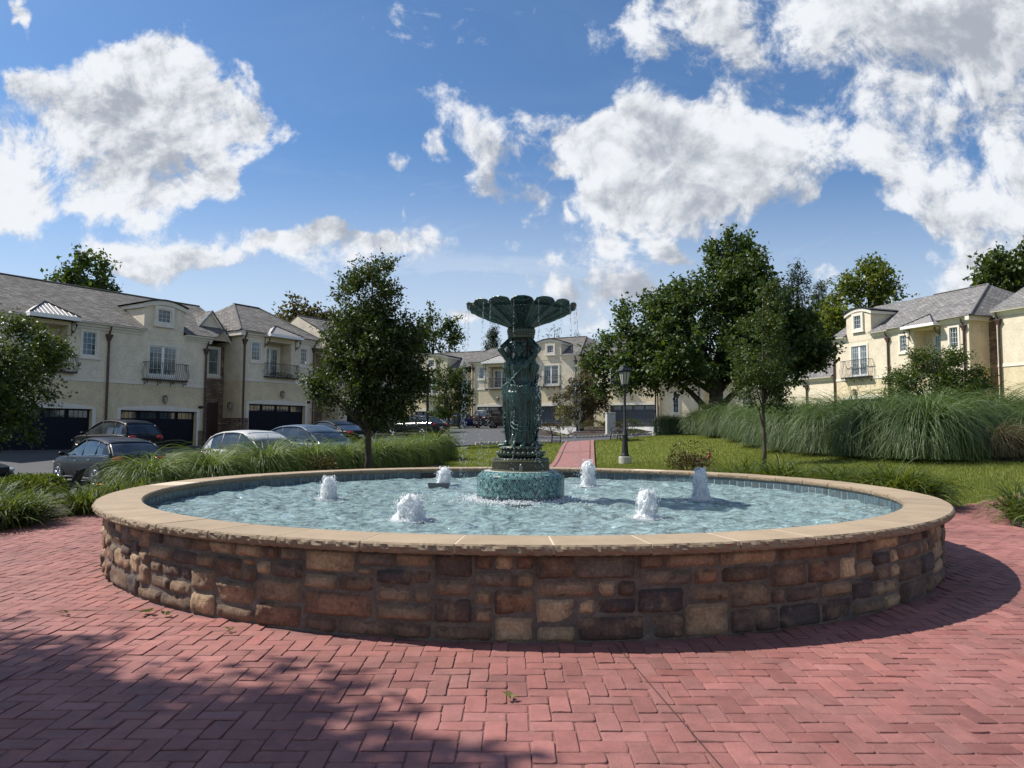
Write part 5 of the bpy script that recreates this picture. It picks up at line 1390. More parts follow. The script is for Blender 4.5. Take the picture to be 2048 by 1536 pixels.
E_.roof([[(-17.5, 1.8, 8.1), (-13.5, 1.8, 8.1), (-13.5, 5, 10.75), (-17.5, 5, 10.75)], [(-13.6, -.36, 8.1), (-11.9, -.36, 8.1), (-11.9, 5, 10.75), (-13.6, 5, 10.75)], [(-8.9, -.36, 8.1), (-8.2, -.36, 8.1), (-6.1, 1.8, 8.9), (-6.1, 5, 10.75), (-8.9, 5, 10.75)], [(-11.9, 2.4, 9.45), (-8.9, 2.4, 9.45), (-8.9, 5, 10.75), (-11.9, 5, 10.75)], [(-17.5, 5, 10.75), (-6.1, 5, 10.75), (-6.1, 10, 8.1), (-17.5, 10, 8.1)]])
E_.ridge([(-17.5, 5, 10.77), (-6.1, 5, 10.77)])
F1 = House(ROWC, -6.1, 1.7, 'far cream townhouse with a pale awning, left of the statue', stucco=SUN)
F1.wall([(-6.1, .4, 0, .8, 8.8, [hole(-5.4, -.5, 1.75, 3.95, .3), hole(-4.15, -2.0, 5.9, 8.35, 1.1), hole(-5.2, -4.65, 7.08, 8.32), hole(-1.3, -.7, 7.08, 8.32)])], 5.86)
F1.band(-6.1, .4, 0, 5.86); F1.garage(-5.4, -.5, 1.75, 3.95); F1.window(-5.2, -4.65, 7.08, 8.32); F1.window(-1.3, -.7, 7.08, 8.32); F1.french(-3.9, -2.3, 5.92, 8.0, y=.99, pane='pane'); F1.balcony(-4.35, -1.85, 5.88, 7.0, brackets=False); F1.canopy(-4.5, -1.7, 8.85, .8)
F1.cornice(-6.3, -4.55, 0, 8.9); F1.cornice(-1.6, .4, 0, 8.9); F1.downspout(-5.85, 1.7, 8.8); F1.lantern(-3.0, 4.75); F1.plaque(-5.75, 4.2); F1.stone(-6.1, -5.6, 0, 1, 2.6)
F1.roof(gable_roof(-6.3, .4, 8.92, 11.0, 5)); F1.ridge([(-6.3, 5, 11.02), (.4, 5, 11.02)])
F2 = House(ROWC, .4, 1.75, 'far cream townhouse with an arched dormer and balcony, directly right of the statue', stucco=SUN)
F2.wall([(.4, 5.75, 0, .9, 9.15, [hole(.9, 5.1, 1.78, 3.95, .3), hole(2.05, 3.65, 6.12, 8.22)]), (5.75, 7.4, 2.0, .9, 8.9, [])], 5.86)
F2.band(.4, 5.75, 0, 5.86); F2.garage(.9, 5.1, 1.78, 3.95, mat='slategrey'); F2.french(2.05, 3.65, 6.12, 8.22); F2.balcony(1.75, 4.0, 5.98, 7.1); F2.dormer(1.4, 3.95, 8.8, 10.55, 11.05, 3.0, (2.45, 3.12, 9.56, 10.35)); F2.lantern(2.7, 4.75); F2.plaque(5.35, 4.25)
F2.cornice(.4, 1.35, 0, 9.2); F2.cornice(4.0, 5.95, 0, 9.2); F2.downspout(5.55, 1.75, 9.15); F2.stone(5.75, 7.4, 2.0, 1.0, 8.5)
F2.roof([[(.4, -.36, 9.22), (1.4, -.36, 9.22), (1.4, 5, 11.8), (.4, 5, 11.8)], [(3.95, -.36, 9.22), (6.05, -.36, 9.22), (4.9, 5, 11.8), (3.95, 5, 11.8)], [(1.4, 2.4, 10.55), (3.95, 2.4, 10.55), (3.95, 5, 11.8), (1.4, 5, 11.8)], [(6.05, -.36, 9.22), (7.4, 1.6, 9.22), (7.4, 5, 10.6), (4.9, 5, 11.8)], [(.4, 5, 11.8), (4.9, 5, 11.8), (7.4, 5, 10.6), (7.4, 10, 9.2), (.4, 10, 9.2)], [(.4, 5, 11.8), (.4, 10, 9.2), (.4, 10, 8.6), (.4, -.36, 8.6), (.4, -.36, 9.22)]])
F2.ridge([(.4, 5, 11.83), (4.9, 5, 11.83), (6.05, -.36, 9.25)])
G = House(ROWC, 7.4, 1.75, 'far townhouse with a slate blue garage door under the big tree', stucco=SUN)
G.wall([(7.4, 14.2, 0, .9, 9.1, [hole(9.1, 13.75, 1.78, 3.95, .3), hole(9.2, 10.6, 6.1, 8.2)])], 5.86)
G.band(7.4, 14.2, 0, 5.86); G.garage(9.1, 13.75, 1.78, 3.95, mat='slategrey'); G.french(9.2, 10.6, 6.1, 8.2); G.balcony(8.8, 11, 5.98, 7.0); G.cornice(7.2, 14.4, 0, 9.15); G.downspout(14.0, 1.75, 9.1); G.lantern(11.4, 4.7)
G.roof([[(7.2, -.36, 9.17), (14.6, -.36, 9.17), (12.5, 5, 11.7), (8.6, 5, 11.7)], [(7.2, -.36, 9.17), (8.6, 5, 11.7), (7.2, 10, 9.17)], [(14.6, -.36, 9.17), (14.6, 10, 9.17), (12.5, 5, 11.7)], [(8.6, 5, 11.7), (12.5, 5, 11.7), (14.6, 10, 9.17), (7.2, 10, 9.17)]])
H_ = House(ROWC, 14.2, 1.8, 'low pale townhouse wing with a dark lean-to roof and tall window below the big tree', stucco=SUN)
H_.wall([(14.2, 18.4, .4, .9, 6.5, [hole(15.4, 15.95, 3.15, 5.0)]), (18.4, 25, 1.6, .9, 6.0, [hole(19.3, 20.3, 2.6, 4.6), hole(22, 23, 2.6, 4.6)])], 1.5)
H_.window(15.4, 15.95, 3.15, 5.0, y=.4, nx=2, nz=4); H_.window(19.3, 20.3, 2.6, 4.6, y=1.6); H_.window(22, 23, 2.6, 4.6, y=1.6); H_.cornice(14.2, 18.6, .4, 6.55); H_.cornice(18.6, 25, 1.6, 6.05); H_.stone(14.2, 18.4, .4, .9, 2.75, .08); H_.downspout(18.0, 1.8, 6.4, y=.4)
H_.roof([[(14.2, .05, 6.58), (18.8, .05, 6.58), (18.8, 6, 9.2), (14.2, 6, 9.2)], [(18.8, 1.2, 6.08), (25.3, 1.2, 6.08), (25.3, 6, 8.6), (18.8, 6, 8.6)]])
b = H_.mb(); b.add([(14.9, .3, 6.2), (17.0, .3, 6.2), (16.6, .38, 7.0), (15.2, .38, 7.0), (14.9, -.35, 5.7), (17.0, -.35, 5.7)], [(4, 5, 2, 3), (4, 3, 0), (5, 1, 2), (0, 1, 5, 4)]); b.build('lean_to_roof', M['metalroof_dark'])

# ---- right terrace, lit by the sun
ROWR = ((27.248, 54.0), -70)
I_ = House(ROWR, -9.5, 1.7, 'low sunlit wing at the far end of the right terrace behind the slim tree', stucco=SUN)
I_.wall([(-9.5, -3.45, .0, .6, 5.75, [])], .5); I_.cornice(-9.5, -3.45, 0, 5.82); I_.downspout(-6.4, 1.7, 5.75)
I_.roof([[(-9.7, -.36, 5.85), (-3.45, -.36, 5.85), (-3.45, 4, 8.6), (-7.6, 4, 8.6)], [(-9.7, -.36, 5.85), (-7.6, 4, 8.6), (-9.7, 9, 5.85)], [(-7.6, 4, 8.6), (-3.45, 4, 8.6), (-3.45, 9, 5.85), (-9.7, 9, 5.85)]], M['shingle_grey'])
J1 = House(ROWR, -3.45, 1.7, 'sunlit yellow townhouse with an arched dormer above an iron balcony on the right', stucco=SUN)
J1.wall([(-3.45, 2.05, 0, .6, 8.8, [hole(-1.56, -.09, 5.62, 8.03), hole(-2.6, 1.6, 1.7, 3.9, .3)])], 5.42)
J1.band(-3.45, 2.05, 0, 5.42); J1.french(-1.56, -.09, 5.62, 8.03); J1.balcony(-2.3, .42, 5.6, 6.92, depth=.42); J1.garage(-2.6, 1.6, 1.7, 3.9); J1.lantern(-1.28, 4.45); J1.downspout(-3.3, 1.7, 8.75); J1.downspout(1.9, 1.7, 8.8)
J1.dormer(-2.0, .38, 8.4, 10.45, 11.0, 2.9, (-1.15, -.48, 9.36, 10.39)); J1.cornice(-3.45, -2.05, 0, 8.85); J1.cornice(.44, 2.05, 0, 8.88)
J1.roof([[(-3.45, -.36, 8.88), (-2.0, -.36, 8.88), (-2.0, 4.6, 11.85), (-3.45, 4.6, 11.85)], [(.38, -.36, 8.9), (2.05, -.36, 8.9), (2.05, 4.6, 11.85), (.38, 4.6, 11.85)], [(-2.0, 2.4, 10.5), (.38, 2.4, 10.5), (.38, 4.6, 11.85), (-2, 4.6, 11.85)], [(-3.45, 4.6, 11.85), (2.05, 4.6, 11.85), (2.05, 9.6, 8.9), (-3.45, 9.6, 8.9)]], M['shingle_grey'])
J1.stone(-3.5, -3.45, 0, 5.9, 8.8, 1.2, axis='y')
b = J1.mb(); b.tube([(-2.6, 5.6, 11.0), (-2.6, 5.6, 12.4)], .09, 8); b.tube([(-2.6, 5.6, 12.4), (-2.6, 5.6, 12.55)], .14, 8); b.build('vent_pipe', M['boxgrey'])
J2 = House(ROWR, 2.05, 1.7, 'sunlit yellow townhouse with a metal awning behind the layered shrub on the right', stucco=SUN)
J2.wall([(2.05, 8.2, 0, .6, 8.9, [hole(2.92, 3.47, 7.2, 8.34), hole(6.83, 7.42, 7.05, 8.4), hole(4.05, 6.15, 5.7, 8.6, 1.1), hole(3.0, 7.4, 1.7, 3.9, .3)]), (8.2, 10.05, 1.9, .6, 8.7, [])], 5.42)
J2.band(2.05, 8.2, 0, 5.42); J2.window(2.92, 3.47, 7.2, 8.34); J2.window(6.83, 7.42, 7.05, 8.4); J2.french(4.9, 6.05, 5.72, 8.2, y=.99); J2.canopy(3.7, 6.15, 8.86, .8); J2.garage(3.0, 7.4, 1.7, 3.9); J2.balcony(3.9, 6.3, 5.72, 6.75, brackets=False)
J2.cornice(2.05, 3.55, 0, 8.95); J2.cornice(6.25, 8.5, 0, 9.0); J2.downspout(7.9, 1.7, 8.9); J2.stone(8.2, 10.05, 1.9, .8, 8.7); b = J2.mb(); b.box(8.22, 8.5, -.36, 2.2, 8.72, 9.0); b.build('cornice', M['trim'])
J2.roof([[(2.05, -.36, 8.92), (8.6, -.38, 9.02), (6.3, 4.6, 11.85), (2.05, 4.6, 11.85)], [(8.6, -.38, 9.02), (10.05, 9.6, 9.02), (6.3, 4.6, 11.85)], [(2.05, 4.6, 11.85), (6.3, 4.6, 11.85), (10.05, 9.6, 9.0), (2.05, 9.6, 8.9)], [(8.45, 1.5, 8.8), (10.2, 1.5, 8.8), (10.2, 6, 11.2), (7.6, 6, 11.2)]], M['shingle_grey'])
J2.ridge([(2.05, 4.6, 11.87), (6.3, 4.6, 11.87), (8.6, -.38, 9.05)], mat=M['shingle_grey'])
K = House(ROWR, 10.05, 1.7, 'sunlit townhouse cut off by the right edge of the view', stucco=SUN)
K.wall([(10.05, 19, 0, .6, 8.9, [hole(12.6, 14.2, 5.65, 8.0), hole(12, 17, 1.7, 3.9, .3)])], 5.5); K.band(10.05, 19, 0, 5.5); K.cornice(9.9, 19, 0, 9.0); K.downspout(10.25, 1.7, 8.95); K.french(12.6, 14.2, 5.65, 8.0); K.balcony(12.2, 14.6, 5.6, 6.7); K.garage(12, 17, 1.7, 3.9)
K.roof(gable_roof(9.8, 19, 9.02, 11.7, 4.6), M['shingle_grey'])
K.gable_end(10.05, 9.0, 11.7, 4.6); K.gable_end(19, 9.0, 11.7, 4.6); J1.gable_end(-3.45, 8.9, 11.85, 4.6)

# ------------------------------------------------------------------ trees of the garden
PX = {}
tree('pear_tree', (-3.75, 18.6, hz(-3.75, 18.6)), .085, 1.6, [(-.1, 0, 4.5, .78, .8, .95), (.05, 0, 5.2, .5, .5, .6), (-.4, .2, 3.6, .85, .85, .9), (.55, 0, 3.4, .75, .8, .85), (-.6, -.2, 2.5, .8, .8, .65), (.45, .1, 2.3, .8, .8, .65), (.0, 0, 3.4, .9, .9, 1.2), (-.85, 0, 2.9, .4, .5, .4), (1.1, 0, 2.75, .42, .5, .45), (.3, 0, 1.75, .65, .65, .35)],
     4600, 11, .34, .085, 'leaf_dark', 31, 'dark leafy tree on a bare trunk just behind the pool, left of the statue', aspect=.3, limbs=30, gap=-.75, gscale=4.2)
tree('young_tree', (-2.95, 34, hz(-2.95, 34)), .055, 1.0, [(0, 0, 2.5, .85, .85, 1.2), (-.25, 0, 3.3, .55, .55, .9), (.35, 0, 3.1, .55, .6, .9), (.6, 0, 2.3, .5, .5, .6), (-.55, 0, 2.0, .5, .5, .6)],
     1500, 10, .26, .085, 'leaf_mid', 32, 'small round green tree on a thin trunk by the road, left of the statue', limbs=16, gap=-.9, gscale=5)
tree('slim_tree', (7.08, 20, hz(7.08, 20)), .05, 1.3, [(0, 0, 3.3, .62, .62, 1.2), (.05, 0, 4.5, .42, .42, .85), (-.3, 0, 2.4, .5, .5, .7), (.35, 0, 2.6, .5, .5, .75), (.1, 0, 1.9, .5, .5, .5), (.25, 0, 3.9, .4, .4, .6)],
     1500, 10, .26, .07, 'leaf_mid', 33, 'slim young tree in front of the tall grasses on the right lawn', limbs=18, gap=-.55, gscale=5)
tree('oak_tree', (10.5, 38, hz(10.5, 38)), .40, 2.2, [(0, 0, 5.4, 3.7, 3.5, 2.5), (1.2, 0, 8.2, 2.1, 2.0, 2.0), (2.1, 0, 7.0, 2.1, 2.0, 1.7), (-2.9, 0, 5.2, 2.3, 2.2, 1.7), (-4.7, 0, 4.1, 1.8, 1.8, 1.5), (3.7, 0, 5.0, 2.2, 2.2, 2.0), (-3.5, -.8, 3.0, 1.8, 1.7, 1.0), (2.9, -.8, 3.9, 2.2, 2.0, 1.1), (-.5, -2.2, 4.2, 2.2, 1.7, 1.6), (1.6, 0, 9.6, 1.1, 1.1, .9), (-1.9, 0, 6.7, 1.5, 1.5, 1.2), (5.0, 0, 4.5, 1.4, 1.4, 1.1), (-5.1, 0, 2.8, .9, 1.0, .8), (-2.4, -.5, 2.6, 1.2, 1.2, .7)],
     6400, 12, .7, .215, 'leaf_oak', 34, 'big broad dark green tree on a thick trunk, right of the statue', limbs=40, gap=-.30, gscale=1.9, aspect=.34)
tree('dogwood', (-12.1, 15.9, hz(-12.1, 15.9) + .25), .09, 1.2, [(0, 0, 2.9, 1.5, 1.4, 1.1), (.9, -.1, 3.3, .95, .9, .65), (.8, 0, 2.3, .9, .9, .55), (-.6, 0, 3.6, 1.0, 1.0, .8), (.45, 0, 1.75, .8, .8, .45), (-.8, 0, 2.0, 1.1, 1.1, .7)],
     3000, 11, .32, .085, 'leaf_mid', 35, 'leafy green tree at the left edge in front of the garages', limbs=22, gap=-.75, gscale=4, up=.1)
tree('maple_shrub', (15.4, 25.5, hz(15.4, 25.5)), .05, .7, [(0, 0, 1.4, 1.3, 1.2, .45), (-.8, 0, 2.0, 1.0, .9, .30), (.7, 0, 1.95, 1.1, 1.0, .30), (.1, 0, 2.6, .9, .9, .30), (-.5, 0, 2.9, .5, .6, .25), (.55, 0, 2.85, .5, .5, .25), (1.3, 0, 1.5, .75, .7, .25), (-1.3, 0, 1.45, .7, .7, .25), (0, 0, .9, 1.2, 1.1, .4)],
     2700, 10, .34, .085, 'leaf_bright', 36, 'layered green shrub tree before the sunlit yellow house on the right', cat='shrub', limbs=26, multi=3, gap=-1., gscale=4.5, up=-.05)
tree('spring_tree', (5.35, 56, hz(5.35, 56)), .09, 1.0, [(0, 0, 2.4, 1.7, 1.4, 1.3), (-1.0, 0, 1.9, 1.0, 1.0, 1.0), (1.0, 0, 2.6, 1.2, 1.1, 1.1), (.2, 0, 3.6, 1.1, 1.0, .8), (1.6, 0, 1.8, .8, .8, .8)],
     1300, 10, .42, .15, 'leaf_brown', 37, 'dull green multi stemmed shrub tree in the bed before the far garages', cat='shrub', limbs=14, multi=4, gap=-.8, gscale=2.6)
# trees standing behind the houses
def backtree(x, y, zb, lobes, mat, seed, label, n=900, leaf=.42, name='background_tree', **kw):
    tree(name, (x, y, zb), .35, 3, lobes, n, 9, 1.3, leaf, mat, seed, label, group='trees behind the houses', limbs=10, **{'gap': -.7, 'gscale': 1.0, 'aspect': .34, **kw})
def px2(px, Y, zb=0): return (px - 1024) / 1417 * Y
backtree(px2(158, 68), 68, 1, [(0, 0, 13, 2.5, 2.5, 2.6), (.3, 0, 15.2, 1.5, 1.5, 1.8), (-1.4, 0, 12.5, 1.4, 1.5, 1.6), (1.2, 0, 12.6, 1.5, 1.5, 1.7)], 'leaf_oak', 51, 'rounded dark tree rising over the ridge of the left terrace')
backtree(px2(596, 82), 82, 1, [(0, 0, 12.0, 3.0, 3, 2.6), (2.6, 0, 11, 3.0, 2.5, 2.8), (-1.8, 0, 11, 1.8, 2, 2.0)], 'leaf_brown', 52, 'olive tree showing over the roof left of the dark leafy tree')
backtree(px2(866, 104), 104, 2, [(0, 0, 14.0, 1.8, 1.8, 3.0), (-1.6, 0, 12.5, 1.6, 1.6, 2.6), (1.9, 0, 13.2, 1.6, 1.6, 2.6), (-3.0, 0, 11, 1.8, 1.8, 2.6)], 'leaf_mid', 53, 'feathery green tree over the far roof, left of the statue')
def conifer(x, y, zb, h, r, seed, label, mat='leaf_conifer', n=2400, name='conifer'):
    lob = [(0, 0, h * t, r * (1 - t) ** .8 + .2, r * (1 - t) ** .8 + .2, h * .06) for t in np.linspace(.25, .97, 11)]
    tree(name, (x, y, zb), .3, 2, lob, n, 9, 1.0, .34, mat, seed, label, group='conifers behind the houses', limbs=6, gap=-.75, gscale=1.3, aspect=.16, up=-.1)
conifer(px2(985, 108), 108, 2, 14.6, 3.4, 61, 'dark conifer behind the roof, touching the left side of the basin')
conifer(px2(1108, 110), 110, 2, 15.8, 5.4, 62, 'broad conifer behind the roof, under the right side of the basin')
conifer(px2(1150, 112), 112, 2, 14.6, 4.0, 66, 'smaller conifer at the right of the broad conifer behind the basin')
conifer(px2(1602, 76), 76, 2, 16.8, 3.8, 63, 'tall conifer right behind the big broad tree')
conifer(px2(1560, 78), 78, 2, 16.0, 3.6, 64, 'dark conifer showing between the big broad tree and the slim tree')
conifer(px2(1650, 84), 84, 2, 17.0, 3.6, 65, 'conifer beside the yellow green tree above the right terrace')
backtree(px2(1742, 78), 78, 2, [(0, 0, 15.6, 2.3, 2.2, 2.2), (-2.2, 0, 13, 2.2, 2.2, 2.6), (1.5, 0, 14, 1.8, 2, 2.4), (-3.4, 0, 10, 2.2, 2.2, 2.6), (-.8, 0, 11, 2.6, 2.2, 3.0)], 'leaf_light', 54, 'yellow green tree rising behind the arched dormer of the right terrace', n=1000)
backtree(px2(1660, 66), 66, 2, [(0, 0, 8.6, 1.6, 1.6, 2.4), (.6, 0, 6.5, 1.6, 1.6, 2.0), (-.8, 0, 6.5, 1.5, 1.5, 2.2)], 'leaf_light', 55, 'bright green lower tree against the end of the right terrace', n=600)
backtree(px2(2032, 62), 62, 2, [(0, 0, 13.0, 2.4, 2.4, 1.6), (2.4, 0, 13.6, 2.4, 2.4, 1.8), (-1.4, 0, 12.2, 1.2, 1.2, .9)], 'leaf_mid', 56, 'green tree over the roof at the right edge', n=700)
backtree(px2(790, 96), 96, 1.5, [(0, 0, 11, 3, 2.5, 2.6), (-3, 0, 10.5, 3, 2.5, 2.6)], 'leaf_oak', 57, 'dark tree in the gap between the left and the far terrace', n=800)
# the tall tree out to the left whose shade falls across the paving
tree('shade_tree', (-9.6, 3.4, 0), .22, 4.0, [(1.1, .1, 7.0, 2.5, 1.6, 1.3), (-.3, 1.2, 7.0, 1.7, 1.2, 1.2), (-1.4, 1.9, 6.8, 1.0, .8, .8), (.2, -1.2, 6.6, 2.0, 1.3, 1.1), (-.9, .2, 6.4, 1.9, 1.3, 1.0), (2.7, -.9, 7.0, 1.6, 1.2, 1.0), (.2, -.6, 7.4, 2.4, 1.5, 1.3), (1.8, -1.4, 6.6, 2.2, 1.4, 1.1)],
     8500, 11, .5, .15, 'leaf_mid', 38, 'tall leafy tree left of the view casting its shade on the red paving', limbs=24, gap=-2.2, gscale=2.2, bunch=.3)

# ------------------------------------------------------------------ ornamental grasses
def clump_meshes(tagname, mats, specs):
    """each tuft: tall arching blades, a skirt that bends to the ground, short ones inside"""
    out = []
    for k, lay in enumerate(specs):
        VV = []; FF = []; b = 0
        for q, (n, L, r0, w, dr, tl, tv, dp, hg) in enumerate(lay):
            V, F = blades(n, L, .30, r0, w, dr, tl, tv, 10, 300 + 10 * k + q, dp, hg); VV.append(V); FF.append(F + b); b += len(V)
        o = raw(tagname, np.concatenate(VV), np.concatenate(FF), M[mats[k % len(mats)]]); out.append(o.data); bpy.data.objects.remove(o)
    return out
def lay(h, n, w):     # the three layers of one tuft, sized by its height
    return [(int(n * .34), h * 2.15, .16 * h, w, 3.0, 84, 6, 1.25, .74), (int(n * .46), h * 1.75, .22 * h, w, 2.95, 80, 8, 1.05, .66), (int(n * .20), h * 1.05, .26 * h, w, 2.6, 70, 10, 1., .7)]
big = clump_meshes('tall_grass', ['grassblade'], [lay(1.75, 3600, .0085), lay(1.65, 3600, .0085), lay(1.85, 3500, .009)])
sml = clump_meshes('fountain_grass', ['grassyoung'], [lay(.86, 2500, .0068), lay(.80, 2500, .0066), lay(.92, 2400, .0068)])
dry = clump_meshes('brown_grass', ['grassdry'], [lay(.95, 1900, .007)])
def put(me, name, x, y, sc, rz, label, cat, group, dz=-.02):
    o = bpy.data.objects.new(name, me); COL.objects.link(o)
    o.location = (x, y, hz(x, y) + dz); o.scale = sc if hasattr(sc, '__len__') else (sc, sc, sc); o.rotation_euler = (0, 0, rz)
    return tag(o, label, cat, group)
rg = random.Random(12)
ORD = ['first', 'second', 'third', 'fourth', 'fifth', 'sixth', 'seventh', 'eighth', 'ninth', 'tenth', 'eleventh', 'twelfth', 'thirteenth', 'fourteenth']
FRONT = [(8.4, 37.5, .68), (9.3, 34.8, .74), (9.6, 31.8, .82), (9.8, 29.0, .86), (9.6, 26.4, .9), (9.7, 24.0, .94), (9.9, 21.9, .98), (10.2, 20.0, 1.02), (10.9, 18.6, 1.0)]
for k, (x, y, s) in enumerate(FRONT):
    put(big[k % 3], 'tall_grass', x, y, (s * .66, s * .66, s * .82), rg.uniform(0, 6), ORD[k] + ' tall arching grass clump from the lamp post end of the right hand row', 'grass clump', 'tall grasses on the right bank')
BACKR = [(10.2, 36.4, .74), (11.0, 33.2, .85), (11.4, 30, .9), (11.6, 27.2, .95), (11.7, 24.6, 1.0), (12.0, 22.4, 1.0), (12.4, 20.3, 1.02), (14.4, 21.5, .96), (16.4, 21.8, .96), (13.4, 23.8, 1.0), (18.4, 22.5, 1.0), (15.0, 19.6, .86), (17.0, 19.9, .9), (19.0, 20.6, .95)]
for k, (x, y, s) in enumerate(BACKR):
    put(big[(k + 1) % 3], 'tall_grass', x, y, s * .82, rg.uniform(0, 6), 'tall grass clump in the rear row against the sunlit houses', 'grass clump', 'rear row of tall grasses on the right bank')
for k, (x, y, s) in enumerate([(12.4, 18.3, .8), (13.7, 17.9, .78), (15.2, 17.8, .8)]):
    put(dry[0], 'brown_grass', x, y, s, rg.uniform(0, 6), ['brownish low grass clump right of the largest tall grass', 'brownish low grass clump in the middle of three by the right edge', 'brownish low grass clump cut by the right edge'][k], 'grass clump', 'brownish grasses on the right bank')
LEFT = [(-6.85, 13.5, .80), (-6.2, 14.8, .92), (-5.6, 16.2, .95), (-5.0, 17.8, .98), (-4.6, 19.6, 1.0), (-4.1, 21.4, 1.0), (-3.7, 23.2, 1.02), (-3.3, 25.2, 1.02), (-3.0, 27.2, 1.0)]
for k, (x, y, s) in enumerate(LEFT):
    put(sml[k % 3], 'fountain_grass', x, y, (s * .96, s * .96, s * 1.08), rg.uniform(0, 6), ORD[k] + ' green fountain grass clump from the mesh bench along the left row', 'grass clump', 'fountain grasses behind the left rim')
LEFT2 = [(-7.5, 15.7, 1.0), (-7.0, 16.8, 1.08), (-6.3, 18.6, 1.05), (-5.8, 20.4, 1.02), (-5.3, 22.4, 1.02), (-4.9, 24.4, 1.02), (-4.4, 26.6, 1.0), (-7.6, 18.2, .95), (-4.0, 28.6, 1.0)]
for k, (x, y, s) in enumerate(LEFT2):
    put(sml[(k + 1) % 3], 'fountain_grass', x, y, s * .88, rg.uniform(0, 6), 'green fountain grass clump in the rear row before the parked cars', 'grass clump', 'rear row of fountain grasses')

# ------------------------------------------------------------------ daylilies, box hedge, roses
lil = []
for k in range(4):
    V, F = blades(260, .72, .35, .15, .0085, 2.5, 70, 16, 7, 400 + k, 1.4); o = raw('daylily', V, F, M['lilyblade']); lil.append(o.data); bpy.data.objects.remove(o)
def lilies(pts, label, group, s=1.):
    for (x, y) in pts: put(lil[rg.randrange(4)], 'daylily', x + rg.uniform(-.08, .08), y + rg.uniform(-.08, .08), s * rg.uniform(.85, 1.15), rg.uniform(0, 6), label, 'daylily', group)
ring = lambda a0, a1, st, r: [(FX + r * math.cos(R(a)), FY + r * math.sin(R(a))) for a in np.arange(a0, a1, st)]
lilies(ring(43, 55, 2.0, 7.45) + ring(43, 55, 2.4, 7.95), 'bright green daylily in the patch beside the slim tree', 'daylilies behind the far rim', 1.25)
lilies(ring(60, 69, 2.0, 7.5) + ring(61, 68, 2.6, 7.9), 'low daylily behind the far rim near the black lamp post', 'daylilies by the lamp post', .8)
lilies(ring(25, 38, 1.8, 7.6) + ring(26, 38, 2.2, 8.1) + ring(27, 36, 3.0, 7.25), 'bright green daylily in the patch behind the right rim', 'daylilies behind the right rim', 1.25)
lilies([(7.75, 10.95), (8.1, 10.5), (7.9, 10.0), (8.5, 10.9), (8.9, 10.4), (7.65, 10.35)], 'yellow green daylily at the right edge beside the red paving', 'daylilies at the right edge', .95)
lilies([(-7.25, 9.3), (-7.6, 9.9), (-7.2, 10.5), (-7.9, 10.7), (-6.8, 12.0), (-8.3, 9.5), (-8.4, 10.2), (-6.6, 12.6), (-6.45, 11.9), (-6.75, 11.2), (-7.0, 10.4), (-6.95, 9.7), (-8.8, 10.0), (-6.85, 10.0), (-8.0, 9.3), (-7.9, 9.0), (-8.7, 9.0), (-6.3, 13.4), (-7.0, 8.9)], 'dark green daylily in the shaded bed left of the pool', 'daylilies left of the pool', .92)
yf = empty('yellow_flower', (-6.72, 11.62, .42), 0, 'single yellow daylily flower on a stem left of the pool rim', 'flower')
V, F = leaf_quads(np.zeros((7, 3)) + [0, 0, .0], np.array([(math.cos(k), math.sin(k), .55) for k in np.arange(7) * .9]), np.array([(-math.cos(k), -math.sin(k), 1.) for k in np.arange(7) * .9]), .085, .02)
raw('petals', V, F, mk('yellow_petal', (.75, .48, .03), .5), yf); mb = MB(); mb.tube([(0, 0, 0), (.02, .01, -.4)], .005, 5); mb.build('stem', M['lilyblade'], yf)
def shrub(name, x, y, r, n, size, mat, seed, label, cat='shrub', group=None, dz=0., tight=.75, stems=8):
    root = empty(name, (x, y, hz(x, y)), 0, label, cat, group); g = np.random.default_rng(seed)
    d = unit(g.normal(0, 1, (n, 3))); d[:, 2] = np.where(d[:, 2] < -.25, -d[:, 2], d[:, 2])
    lump = 1 + .13 * gaps(d, 3.2, seed); P = np.array([0, 0, r[2] * .95 + dz]) + d * np.array(r) * (g.uniform(tight ** 3, 1.0, (n, 1)) ** (1 / 3)) * lump[:, None]
    P[:, 2] = np.maximum(P[:, 2], .03)
    V, F = leaf_quads(P, d * .7 + g.normal(0, .55, (n, 3)) + [0, 0, .35], g.normal(0, .7, (n, 3)) + [0, 0, .8], size * g.uniform(.6, 1.3, n), size * .3)
    raw('foliage', V, F, M[mat], root)
    mb = MB()
    for k in range(stems):
        a = k * 2.399; e = Vector((r[0] * .6 * math.cos(a), r[1] * .6 * math.sin(a), r[2] * 1.3 + dz)); mb.tube([(0.03 * math.cos(a), .03 * math.sin(a), -.03), e * .5 + Vector((0, 0, .05)), e], [.014, .01, .004], 5)
    mb.build('stems', M['bark'], root)
    return root
for k, (x, y) in enumerate([(-9.1, 12.2), (-8.65, 12.7), (-8.8, 13.3), (-9.9, 11.9), (-10.0, 12.7), (-9.3, 13.0)]):
    shrub('boxwood', x, y, (.5, .46, .27), 2600, .045, 'leaf_box', 70 + k, ['front box bush in the middle of the low bright hedge', 'front box bush at the right end of the low bright hedge', 'rear box bush of the hedge next to the mesh bench', 'front box bush of the hedge cut by the left edge', 'rear box bush at the left of the hedge', 'rear box bush in the middle of the hedge'][k], 'bush', 'box bushes left of the pool')
